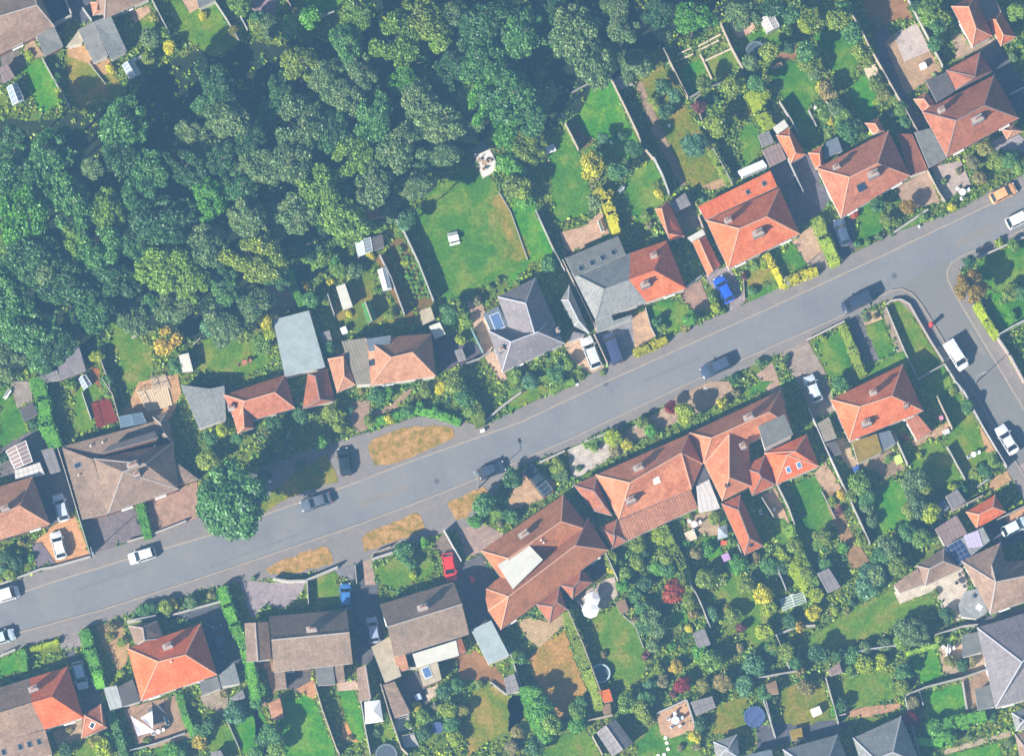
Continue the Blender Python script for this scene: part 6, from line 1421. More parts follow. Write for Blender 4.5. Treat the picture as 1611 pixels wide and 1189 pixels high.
GT = [  # sheet, x, y, radius (sheet units), colour, height
 (2, 1140, 490, 60, 'ol'), (2, 1200, 740, 88, 'ol', 5), (2, 1085, 850, 85, 'bl', 4.5), (2, 1110, 620, 50, 'pu', 2.5), (2, 1305, 510, 70, 'ol', 3.5), (2, 1355, 500, 48, 'lm', 3), (2, 1400, 650, 40, 'yb', 2), (2, 545, 810, 45, 'bl', 2.5), (2, 660, 800, 40, 'g4', 3), (2, 730, 870, 60, 'g4', 5), (2, 905, 500, 60, 'g4', 3), (2, 970, 560, 50, 'bl', 3), (2, 880, 640, 40, 'lm', 1.6), (2, 920, 650, 55, 'g4', 2.4),
 (2, 770, 740, 38, 'bl', 2), (2, 790, 840, 45, 'g4', 2.5), (2, 110, 850, 120, 'ol', 4.5), (2, 50, 1000, 70, 'gb', 3), (2, 80, 1100, 75, 'ol', 4), (2, 640, 1000, 70, 'g1', 4), (2, 510, 1050, 40, 'yb', 2), (2, 700, 380, 90, 'g3', 5), (2, 790, 400, 60, 'g3', 4), (2, 1420, 360, 60, 'g3', 3), (2, 1530, 300, 70, 'ol', 4), (2, 1450, 490, 60, 'g1', 4), (2, 880, 1130, 30, 'yb', 1.4), (2, 860, 1080, 28, 'ol', 1.2), (2, 1220, 930, 30, 'g1', 1.6),
 (2, 850, 580, 45, 'ol', 1.6), (2, 1210, 590, 35, 'g1', 2),
 (3, 200, 90, 60, 'g1', 4), (3, 100, 30, 60, 'g4', 4), (3, 480, 120, 80, 'ol', 5), (3, 560, 200, 80, 'g1', 5), (3, 620, 300, 75, 'ol', 5), (3, 510, 50, 60, 'g1', 4), (3, 300, 310, 75, 'g1', 4.5), (3, 290, 380, 60, 'ol', 3.5), (3, 330, 430, 50, 'g3', 3), (3, 420, 530, 70, 'st', 3.2), (3, 370, 510, 40, 'ye', 2.2), (3, 180, 280, 50, 'g4', 3), (3, 180, 200, 45, 'g2', 2), (3, 460, 640, 60, 'g3', 2.8), (3, 500, 690, 60, 'g2', 3), (3, 400, 680, 45, 'g2', 2.5), (3, 430, 710, 25, 'ye', 1.2), (3, 530, 770, 75, 'g1', 3.5), (3, 580, 740, 50, 'g4', 3),
 (3, 690, 490, 55, 'ol', 2.6), (3, 740, 560, 45, 'yb', 2), (3, 650, 370, 35, 'ol', 2), (3, 700, 600, 30, 'lm', 1.2), (3, 40, 570, 60, 'lm', 2.5), (3, 1000, 80, 80, 'g2', 4.5), (3, 1050, 160, 60, 'g1', 4), (3, 1040, 260, 55, 'g1', 3.5), (3, 940, 40, 50, 'g4', 4), (3, 1520, 80, 70, 'g2', 4), (3, 1500, 330, 40, 'g3', 2), (3, 1060, 360, 30, 'yb', 1.6), (3, 840, 640, 50, 'g2', 2.4), (3, 860, 720, 45, 'g1', 2.2), (3, 1330, 870, 55, 'yb', 2.6), (3, 1260, 950, 50, 'pk', 2.0), (3, 1400, 960, 70, 'ol', 2.6), (3, 1480, 940, 60, 'g1', 3), (3, 1530, 980, 55, 'g2', 2.6), (3, 1300, 1040, 50, 'st', 1.8), (3, 1100, 1060, 30, 'g3', 1.2), (3, 1180, 1000, 30, 'pk', 1.0), (3, 700, 130, 40, 'pk', 2), (3, 890, 560, 26, 'g2', 1.0),
 (13, 700, 80, 60, 'g1', 3), (13, 750, 180, 45, 'ol', 2.2), (13, 880, 95, 52, 'au', 2.8), (13, 825, 185, 32, 'ol', 1.3), (13, 970, 150, 40, 'g2', 2.6), (13, 650, 300, 30, 'g2', 1.1), (13, 590, 320, 32, 'g1', 1.5), (13, 715, 270, 30, 'g3', 1.2), (13, 790, 245, 25, 'g3', 1.0), (13, 1140, 90, 36, 'ye', 1.6), (13, 575, 140, 35, 'rd', 1.6), (13, 1240, 410, 45, 'g4', 3), (13, 1420, 310, 40, 'lm', 1.4), (13, 1500, 320, 45, 'g2', 1.8), (13, 1480, 590, 60, 'ol', 2.4), (13, 1540, 600, 50, 'g1', 2.5), (13, 1490, 740, 40, 'gb', 1.3), (13, 485, 1130, 55, 'g1', 2.5), (13, 385, 860, 25, 'lm', 1.0), (13, 160, 1020, 36, 'ol', 1.8), (13, 20, 1010, 40, 'g3', 1.8), (13, 170, 980, 28, 'g4', 1.2), (13, 40, 430, 40, 'lm', 1.6), (13, 640, 745, 26, 'g3', .9), (13, 1150, 1170, 40, 'ol', 1.8), (13, 690, 740, 24, 'st', .9), (13, 1430, 640, 36, 'g2', 1.6),
 (12, 505, 60, 55, 'g3', 2.4), (12, 230, 430, 55, 'g1', 2.6), (12, 210, 420, 35, 'lm', 2.4), (12, 290, 320, 28, 'g3', 1.2), (12, 280, 1060, 65, 'g1', 2.6), (12, 340, 1010, 50, 'g2', 2.2), (12, 290, 1110, 45, 'g2', 1.6), (12, 130, 1110, 60, 'bl', 1.8), (12, 40, 1080, 50, 'g2', 1.8), (12, 60, 1150, 40, 'g3', 1.6), (12, 870, 760, 42, 'g1', 2.2), (12, 900, 800, 35, 'g2', 1.6), (12, 1060, 740, 58, 'gb', 2.8), (12, 1030, 800, 40, 'yb', 1.3), (12, 1190, 620, 42, 'g2', 1.8), (12, 1215, 680, 42, 'lm', 1.6), (12, 1245, 700, 30, 'g2', 1.2), (12, 1420, 590, 40, 'g1', 1.6), (12, 1440, 440, 40, 'g2', 1.6), (12, 1490, 430, 35, 'lm', 1.5), (12, 1380, 500, 28, 'pu', 1.0), (12, 750, 250, 35, 'g3', 1.5), (12, 870, 20, 40, 'ye', 1.8), (12, 800, 140, 35, 'ol', 1.4), (12, 830, 200, 30, 'pk', 1.2), (12, 180, 140, 40, 'g3', 2), (12, 100, 60, 60, 'gb', 2.6), (12, 960, 320, 25, 'g4', 1), (12, 1135, 50, 25, 'bl', 1.4), (12, 1330, 1100, 40, 'g4', 1.8), (12, 1490, 1000, 35, 'g3', 1.8), (12, 420, 1080, 35, 'ol', 1.2), (12, 550, 1060, 26, 'ol', 1.0),
 (1, 90, 130, 60, 'g2', 2.6), (1, 270, 75, 55, 'yb', 3), (1, 210, 160, 80, 'gb', 4.5), (1, 20, 140, 60, 'ol', 3), (1, 1320, 690, 70, 'pk', 5), (1, 1385, 830, 45, 'yb', 2.2), (1, 1500, 800, 60, 'au', 3.5), (1, 1480, 950, 75, 'gb', 3.5), (1, 1520, 1090, 70, 'ol', 4),
 (0, 880, 230, 70, 'g3', 3), (0, 990, 280, 48, 'ye', 2.4), (0, 870, 340, 50, 'ol', 2.4), (0, 905, 100, 40, 'yb', 1.8), (0, 955, 200, 45, 'g2', 2.2), (0, 650, 400, 38, 'ye', 1.6), (0, 340, 550, 40, 'lm', 1.8), (0, 325, 395, 30, 'g3', 1.6), (0, 110, 20, 55, 'ol', 3.2), (0, 170, 320, 32, 'lm', 1.2), (0, 1190, 95, 35, 'ye', 1.6), (0, 1370, 190, 45, 'yb', 2), (0, 1400, 30, 80, 'g2', 3.4), (0, 1510, 120, 60, 'g1', 3), (0, 330, 460, 40, 'g1', 1.8), (0, 85, 280, 30, 'g1', 1.2), (0, 510, 265, 25, 'ol', 1), (0, 1310, 20, 30, 'g3', 1.4),
 (10, 560, 970, 45, 'lm', 2.2), (10, 1230, 800, 70, 'bl', 4), (10, 1290, 860, 70, 'g3', 4), (10, 1400, 820, 80, 'ol', 4.5), (10, 1530, 890, 55, 'ye', 2.8), (10, 1480, 700, 70, 'yb', 4.5), (10, 1280, 580, 55, 'lm', 3), (10, 1380, 590, 50, 'gb', 4), (10, 1020, 1030, 55, 'g1', 2.4), (10, 620, 1110, 45, 'g1', 2), (10, 420, 1140, 40, 'g2', 1.6), (10, 600, 770, 35, 'g3', 2), (10, 200, 1030, 50, 'g1', 3), (10, 60, 1100, 35, 'st', 1.2),
 (11, 300, 1, 60, 'g4', 6), (11, 290, 300, 60, 'gb', 4), (11, 240, 430, 45, 'g4', 3), (11, 420, 330, 50, 'gb', 2), (11, 450, 400, 60, 'gb', 2), (11, 500, 470, 55, 'g2', 2.4), (11, 580, 460, 60, 'g3', 2.4), (11, 295, 555, 34, 'gd', 1.6), (11, 330, 640, 60, 'g1', 3), (11, 410, 640, 40, 'ol', 2), (11, 450, 540, 34, 'ye', 1.4), (11, 1130, 720, 72, 'g1', 4), (11, 1200, 875, 42, 'lm', 2), (11, 1240, 760, 40, 'g2', 1.8), (11, 430, 920, 50, 'g1', 2.4), (11, 60, 740, 60, 'ol', 3.5), (11, 80, 830, 60, 'lm', 3.2), (11, 40, 900, 70, 'g2', 3.2), (11, 880, 190, 50, 'bl', 4), (11, 620, 220, 60, 'ol', 2.4), (11, 730, 210, 50, 'g2', 2), (11, 680, 380, 35, 'ye', 1.4), (11, 880, 420, 28, 'lm', 1), (11, 900, 500, 26, 'gb', 1), (11, 960, 560, 28, 'g2', 1), (11, 850, 350, 30, 'g2', 1.2), (11, 790, 720, 45, 'ol', 1.5), (11, 720, 590, 34, 'g2', 1.4), (11, 560, 720, 28, 'ye', .9), (11, 1380, 570, 30, 'g2', 1.2), (11, 1420, 530, 28, 'ol', 1.2), (11, 1300, 640, 40, 'pk', 1.5), (11, 370, 440, 34, 'pk', 1.4), (11, 330, 480, 45, 'g4', 2.4), (11, 270, 200, 70, 'g4', 6), (11, 540, 1060, 20, 'g4', 1),
 (21, 450, 190, 60, 'ol', 3), (21, 500, 260, 48, 'ol', 2.4), (21, 560, 170, 36, 'bl', 1.6), (21, 390, 360, 45, 'gb', 3), (21, 200, 330, 50, 'g4', 3), (21, 120, 250, 60, 'g4', 3.5), (21, 270, 200, 55, 'g4', 3), (21, 90, 430, 60, 'g4', 3), (21, 270, 480, 40, 'g4', 2.2), (21, 60, 560, 50, 'g4', 2), (21, 720, 90, 60, 'g1', 2), (21, 780, 70, 45, 'gb', 1.6), (21, 680, 230, 45, 'ol', 1.8), (21, 790, 215, 40, 'ye', 1.4), (21, 900, 180, 50, 'g1', 1.8), (21, 1000, 60, 45, 'ol', 1.6), (21, 1090, 40, 45, 'ye', 1.6), (21, 1180, 20, 80, 'ol', 3.4), (21, 1230, 100, 70, 'g1', 3), (21, 1270, 180, 60, 'g2', 2.4), (21, 1130, 110, 20, 'bl', .8), (21, 960, 150, 40, 'gb', 1.5), (21, 1060, 180, 40, 'gb', 1.4), (21, 620, 60, 26, 'yb', 1.0), (21, 880, 1000, 75, 'g1', 3.2), (21, 1000, 940, 40, 'gb', 2), (21, 910, 1070, 45, 'g1', 2), (21, 925, 1125, 36, 'lm', 1.2), (21, 1030, 1040, 26, 'ol', 1), (21, 1340, 720, 80, 'g1', 3.4), (21, 1290, 820, 50, 'gb', 2), (21, 1420, 780, 45, 'g2', 1.6), (21, 1480, 780, 40, 'g4', 1.6), (21, 1440, 830, 26, 'pk', 1),
 (20, 1290, 290, 45, 'lm', 2.4), (20, 1210, 460, 75, 'ol', 3.5), (20, 1230, 330, 50, 'g1', 2.5), (20, 1380, 340, 45, 'g1', 2.4), (20, 185, 1030, 34, 'gb', 1.4), (20, 30, 1020, 50, 'g4', 2), (20, 90, 1060, 50, 'g4', 2), (20, 60, 1130, 45, 'ol', 1.4), (20, 110, 1000, 36, 'g2', 1.4), (20, 20, 1100, 36, 'bl', 1.5), (20, 640, 60, 50, 'g2', 2), (20, 430, 40, 30, 'st', 1.2), (20, 200, 250, 36, 'g4', 1.4), (20, 20, 450, 40, 'g4', 1.6), (20, 125, 945, 30, 'yb', 1.2), (20, 1400, 560, 50, 'g1', 3),
 (22, 775, 235, 45, 'ol', 2.2), (22, 825, 245, 32, 'ye', 1.6), (22, 830, 290, 45, 'gb', 2), (22, 950, 150, 45, 'mg', 2.6), (22, 1022, 190, 78, 'lm', 4), (22, 610, 330, 60, 'lm', 2.2), (22, 690, 360, 45, 'ye', 1.4), (22, 620, 400, 45, 'pk', 1.2), (22, 500, 380, 40, 'g2', 1.2), (22, 280, 490, 60, 'ol', 1.8), (22, 310, 540, 50, 'g3', 1.4), (22, 30, 560, 70, 'g4', 3.2), (22, 20, 790, 45, 'g1', 2), (22, 1250, 120, 42, 'ye', 1.8), (22, 1330, 60, 36, 'pk', 1.6), (22, 410, 510, 24, 'g3', .8), (22, 760, 950, 60, 'ol', 2), (22, 880, 900, 55, 'lm', 2.2), (22, 920, 1010, 50, 'ol', 1.6), (22, 760, 1050, 45, 'g2', 1.8), (22, 600, 1020, 45, 'ol', 2), (22, 640, 1060, 36, 'g2', 1.4), (22, 1030, 950, 36, 'gb', 1.6), (22, 1100, 1000, 45, 'pk', 2), (22, 1160, 980, 50, 'gb', 1.5), (22, 1210, 800, 45, 'ol', 1.6), (22, 1310, 950, 40, 'g2', 2), (22, 1320, 1080, 60, 'gb', 2), (22, 1150, 1130, 50, 'lm', 3), (22, 800, 1000, 40, 'g4', 1.6), (22, 690, 1130, 50, 'g2', 2), (22, 1060, 790, 26, 'ol', .9), (22, 930, 1100, 60, 'g1', 2), (22, 840, 1090, 34, 'bl', 1.3),
 (23, 1230, 150, 50, 'g1', 2.4), (23, 1390, 470, 50, 'g2', 2), (23, 1330, 520, 50, 'g1', 2), (23, 1280, 540, 45, 'ol', 1.8), (23, 950, 430, 30, 'lm', 1.2), (23, 600, 600, 80, 'g2', 3.2), (23, 640, 680, 60, 'g1', 2.6), (23, 560, 670, 50, 'ol', 2.4), (23, 500, 660, 40, 'gd', 1.8), (23, 640, 740, 55, 'g3', 2), (23, 670, 820, 45, 'g3', 1.8), (23, 920, 580, 85, 'g3', 4.5), (23, 930, 690, 90, 'g3', 4.5), (23, 980, 620, 50, 'ol', 3.5), (23, 890, 760, 60, 'ol', 3.5), (23, 1010, 770, 70, 'lm', 3.5), (23, 1060, 800, 36, 'ol', 2), (23, 380, 910, 62, 'ol', 3), (23, 360, 960, 45, 'g2', 2.4), (23, 510, 980, 40, 'gb', 1.6), (23, 870, 890, 70, 'g1', 3.4), (23, 960, 920, 70, 'g2', 3.4), (23, 770, 970, 85, 'g3', 4), (23, 720, 1030, 70, 'g1', 3.5), (23, 820, 1080, 70, 'ol', 3.2), (23, 600, 930, 45, 'ol', 1.6), (23, 480, 760, 36, 'pu', 1.4), (23, 440, 700, 36, 'ol', 1.4), (23, 220, 960, 60, 'ol', 2.4), (23, 250, 1060, 60, 'lm', 2.2), (23, 290, 1130, 50, 'ol', 2.4), (23, 70, 1080, 60, 'g1', 2.4), (23, 150, 1060, 40, 'g2', 1.8), (23, 770, 460, 36, 'g2', 1.5), (23, 1200, 640, 45, 'g1', 1.8), (23, 1140, 610, 36, 'lm', 1.4), (23, 860, 330, 30, 'pu', 1.4), (23, 1350, 570, 30, 'g3', 1), (23, 640, 1110, 60, 'bl', 3), (23, 700, 1150, 60, 'bl', 3), (23, 400, 1070, 45, 'g1', 2),
 (33, 640, 200, 80, 'bl', 3), (33, 700, 130, 70, 'g3', 3.5), (33, 330, 350, 55, 'ye', 2), (33, 240, 430, 40, 'gd', 1.6), (33, 190, 400, 50, 'g4', 2), (33, 40, 240, 70, 'ye', 3), (33, 60, 330, 50, 'lm', 2.4), (33, 40, 460, 60, 'lm', 2.8), (33, 90, 540, 50, 'ol', 2.2), (33, 170, 580, 60, 'ol', 2.8), (33, 230, 640, 50, 'g1', 2.4), (33, 260, 700, 40, 'st', 2), (33, 360, 590, 70, 'g4', 3.4), (33, 470, 590, 50, 'g4', 2.5), (33, 560, 600, 60, 'g1', 2.2), (33, 640, 560, 50, 'g3', 2), (33, 750, 540, 50, 'g3', 1.8), (33, 900, 470, 100, 'g3', 4.2), (33, 850, 520, 60, 'g2', 2.4), (33, 980, 520, 45, 'g2', 1.6), (33, 1070, 500, 40, 'ol', 1.4), (33, 630, 660, 70, 'lm', 2.6), (33, 720, 640, 55, 'lm', 2.2), (33, 560, 700, 50, 'g2', 2), (33, 290, 790, 60, 'st', 2.4), (33, 370, 760, 36, 'lm', 1.4), (33, 860, 700, 60, 'g1', 2.8), (33, 850, 780, 50, 'ol', 2), (33, 910, 880, 45, 'pk', 2.4), (33, 1050, 1030, 70, 'gb', 2.6), (33, 1120, 1080, 55, 'gb', 2.4), (33, 1130, 640, 45, 'yb', 1.8), (33, 1200, 660, 45, 'g4', 1.6), (33, 1155, 495, 26, 'lm', 1.3), (33, 1260, 640, 40, 'pk', 1.2), (33, 460, 920, 40, 'gb', 1.8), (33, 500, 890, 45, 'g4', 2), (33, 460, 340, 34, 'lm', 1.2), (33, 560, 300, 34, 'g4', 1.6), (33, 520, 340, 30, 'yb', 1.2), (33, 1040, 240, 34, 'ol', 1.2), (33, 1110, 370, 55, 'g4', 2.2), (33, 800, 780, 36, 'g2', 1.2), (33, 150, 90, 50, 'g4', 2), (33, 960, 600, 26, 'g2', .9), (33, 90, 870, 36, 'g3', 1.4), (33, 1380, 960, 34, 'g1', 1.4), (33, 1220, 1010, 40, 'gb', 1.8), (33, 1470, 1120, 36, 'g3', 1.3), (33, 1240, 1070, 26, 'g3', .9),
 (32, 150, 830, 60, 'gb', 3.6), (32, 190, 920, 85, 'gb', 4.2), (32, 240, 1010, 75, 'g2', 4), (32, 210, 1080, 50, 'gb', 3), (32, 400, 930, 60, 'g2', 3), (32, 420, 880, 50, 'g1', 2.6), (32, 400, 1010, 60, 'gb', 2.6), (32, 150, 1130, 70, 'g4', 3), (32, 50, 1050, 45, 'st', 1.6), (32, 690, 880, 70, 'g2', 3), (32, 760, 920, 70, 'ol', 3), (32, 800, 860, 60, 'g1', 2.6), (32, 830, 770, 50, 'bl', 1.8), (32, 800, 960, 50, 'ol', 2), (32, 900, 750, 45, 'pk', 1.8), (32, 965, 820, 36, 'pu', 1.6), (32, 1130, 775, 48, 'yb', 2.2), (32, 1250, 760, 62, 'st', 3), (32, 1180, 620, 85, 'g2', 3.2), (32, 1120, 580, 60, 'gb', 2.2), (32, 955, 545, 34, 'gb', 1.8), (32, 830, 380, 70, 'g3', 3.2), (32, 870, 450, 60, 'g3', 3), (32, 790, 430, 55, 'g1', 2.4), (32, 850, 540, 50, 'g3', 2.4), (32, 815, 600, 40, 'pu', 1.5), (32, 780, 320, 50, 'g1', 2.4), (32, 670, 190, 50, 'gb', 2.4), (32, 600, 50, 45, 'ol', 1.6), (32, 595, 110, 34, 'ye', 1.4), (32, 760, 60, 50, 'ol', 2), (32, 800, 180, 55, 'g4', 2.4), (32, 870, 100, 50, 'gb', 2), (32, 930, 30, 55, 'ol', 2.2), (32, 740, 250, 50, 'g1', 2), (32, 1060, 290, 45, 'ol', 2), (32, 1085, 370, 42, 'st', 1.8), (32, 1060, 440, 34, 'ye', 1.4), (32, 1190, 360, 50, 'bl', 2), (32, 1320, 360, 60, 'ol', 2.6), (32, 1360, 430, 40, 'pu', 1.8), (32, 1290, 330, 40, 'yb', 1.6), (32, 1360, 555, 36, 'st', 1.4), (32, 1440, 660, 80, 'bl', 3), (32, 1380, 780, 70, 'bl', 3), (32, 1500, 820, 55, 'g1', 2.4), (32, 1350, 60, 60, 'gb', 2.6), (32, 1400, 200, 60, 'ol', 2.6), (32, 1480, 250, 55, 'lm', 2.4), (32, 1530, 330, 50, 'lm', 2.4), (32, 1500, 470, 60, 'ol', 2.4), (32, 1540, 560, 50, 'g1', 2), (32, 910, 330, 30, 'g4', 1.2), (32, 550, 600, 30, 'st', .9), (32, 480, 600, 36, 'ol', 1.4), (32, 1090, 1080, 45, 'ye', 1.8), (32, 1120, 1010, 45, 'g4', 2), (32, 1100, 1140, 36, 'pk', 1.4), (32, 1000, 1140, 30, 'pk', 1.0), (32, 360, 290, 36, 'g1', 1.4), (32, 60, 620, 50, 'g1', 2), (32, 880, 680, 40, 'ol', 1.6), (32, 740, 400, 36, 'pk', 1), (32, 1230, 80, 34, 'yb', 1.4), (32, 1450, 30, 40, 'st', 1.2), (32, 1380, 940, 26, 'g1', .9),
 (31, 1180, 780, 50, 'g1', 2.4), (31, 1110, 810, 60, 'g4', 2.6), (31, 1130, 920, 60, 'lm', 3), (31, 1220, 930, 45, 'yb', 2.2), (31, 1150, 1000, 60, 'g1', 2.6), (31, 950, 900, 36, 'ye', 1.4), (31, 980, 960, 50, 'g2', 2), (31, 990, 1060, 50, 'g4', 2), (31, 1170, 1080, 60, 'lm', 2.4), (31, 90, 1070, 80, 'g1', 4.2), (31, 130, 1140, 60, 'g2', 3), (31, 20, 800, 55, 'gb', 2.6), (31, 10, 880, 45, 'g1', 2), (31, 1530, 610, 50, 'g2', 2), (31, 1500, 1140, 50, 'pk', 1.8), (31, 710, 1060, 34, 'g3', 1.4), (31, 810, 990, 30, 'ol', 1), (31, 1320, 770, 36, 'ol', 1.4), (31, 560, 1090, 26, 'st', .8), (31, 1060, 900, 36, 'pk', 1.2), (31, 50, 700, 30, 'g1', 1.4), (31, 900, 1000, 34, 'g2', 1.4),
 (30, 850, 345, 60, 'g1', 1.8), (30, 900, 320, 45, 'g4', 1.8), (30, 970, 320, 55, 'ol', 2.2), (30, 1010, 300, 40, 'ye', 1.6), (30, 1110, 290, 48, 'g3', 2), (30, 1240, 250, 34, 'st', 1), (30, 650, 440, 40, 'st', 1.2), (30, 710, 520, 40, 'ol', 1.2), (30, 640, 490, 34, 'yb', 1), (30, 600, 1140, 70, 'lm', 2.6), (30, 560, 1100, 50, 'yb', 2.2), (30, 640, 1080, 40, 'gb', 2), (30, 380, 1150, 50, 'g4', 2.2), (30, 1380, 930, 80, 'bl', 2.8), (30, 1170, 1100, 55, 'gd', 2), (30, 1180, 1040, 60, 'g1', 2.4), (30, 1220, 990, 50, 'g4', 2.2), (30, 1000, 1160, 60, 'gb', 2), (30, 1070, 1180, 50, 'g1', 2), (30, 1540, 1090, 55, 'g4', 2.4), (30, 1500, 1180, 55, 'g1', 2.4), (30, 400, 1030, 30, 'st', 1), (30, 860, 1100, 30, 'ol', 1), (30, 1310, 830, 30, 'st', 1), (30, 250, 1150, 30, 'g4', 1.4), (30, 700, 710, 36, 'lm', 1.2), (30, 1130, 880, 26, 'ol', .8), (30, 60, 110, 34, 'g2', 1.2), (30, 110, 150, 20, 'g3', .8)]
# the 290 largest bushes are things of their own, the smallest ones are one mass of low shrubs
ns = sum(1 for q in GT if q[3]/K/11 < 1.7); small_ = sorted([q for q in GT], key=lambda q: q[3]); rest = set(id(q) for q in small_[:max(0, ns-285)])
SV, SF, SM, SMAT = [], [], [], []
for i, q in enumerate(GT):
    if id(q) not in rest: tree((q[1], q[2]), q[3], q[4], q[5] if len(q) > 5 else None, None, q[0]); continue
    R = q[3]/K/11; h = R*1.0; v0 = G(F(q[0], (q[1], q[2])), h*.55); me = SML[i % len(SML)]
    if q[4] not in SMAT: SMAT.append(q[4])
    a = i*2.4; co = np.empty(len(me.vertices)*3); me.vertices.foreach_get('co', co); co = co.reshape(-1, 3)
    x = co[:, 0]*math.cos(a)-co[:, 1]*math.sin(a); y = co[:, 0]*math.sin(a)+co[:, 1]*math.cos(a); o_ = sum(len(z) for z in SV)
    SV.append(np.stack([x*R+v0.x, y*R+v0.y, np.maximum(.03, co[:, 2]*R*.9+h*.28)], 1)); SF += [[k+o_ for k in p.vertices] for p in me.polygons]; SM += [SMAT.index(q[4])]*len(me.polygons)
me = bpy.data.meshes.new('low_shrubs'); me.from_pydata(np.concatenate(SV).tolist(), [], SF)
for k in SMAT: me.materials.append(LEAF[k])
me.polygons.foreach_set('material_index', SM); o = link('low_shrubs', me); tag(o, 'scattered low small shrubs in the garden borders', 'shrubs'); o['kind'] = 'stuff'

# ------------------------------------------------------------------ hedges
def hedge(t, pts, w, h, k, label, top=None):
    fp = [F(t, p) for p in pts]; V = [G(p, h*.8) for p in fp]; rng = np.random.default_rng(len(label)*7+int(fp[0][0])); P, NN = [], []; core = MB(); w = w/2
    for a, b in zip(V[:-1], V[1:]):
        a = Vector((a.x, a.y, 0)); b = Vector((b.x, b.y, 0)); d = b-a; L_ = d.length; d.normalize(); s = Vector((-d.y, d.x, 0)); n = int(L_*(2*w+2*h)*24)+10
        for _ in range(n):
            u = rng.uniform(-.05, 1.05)*L_; per = rng.uniform(0, 2*w+2*h); wob = 1+.12*math.sin(u*1.9)+.08*math.sin(u*4.7+1)
            if per < 2*w: x, z, nr = (per-w), h*wob, Vector((0, 0, 1))
            elif per < 2*w+h: x, z, nr = w*wob, per-2*w, s
            else: x, z, nr = -w*wob, per-2*w-h, -s
            q = a+d*u+s*x; P.append((q.x+rng.normal()*.05, q.y+rng.normal()*.05, z+rng.normal()*.05)); NN.append(tuple(nr))
        m = (a+b)/2; core.box((m.x, m.y, h*.46), (L_+w, 2*w*.88, h*.9), math.atan2(d.y, d.x), 0, .92)
    v, f = cards(np.array(P), np.array(NN), .11, rng); o = len(v); vs = v.tolist()+[tuple(x) for x in core.v]; fs = f.tolist()+[[i+o for i in x] for x in core.f]
    c = V[0]; me = bpy.data.meshes.new('hedge'); me.from_pydata([(x-c.x, y-c.y, z) for x, y, z in vs], [], fs); me.materials.append(LEAF[k])
    ob = link('hedge', me); ob.location = (c.x, c.y, 0); tag(ob, label, 'hedge', 'garden hedges')
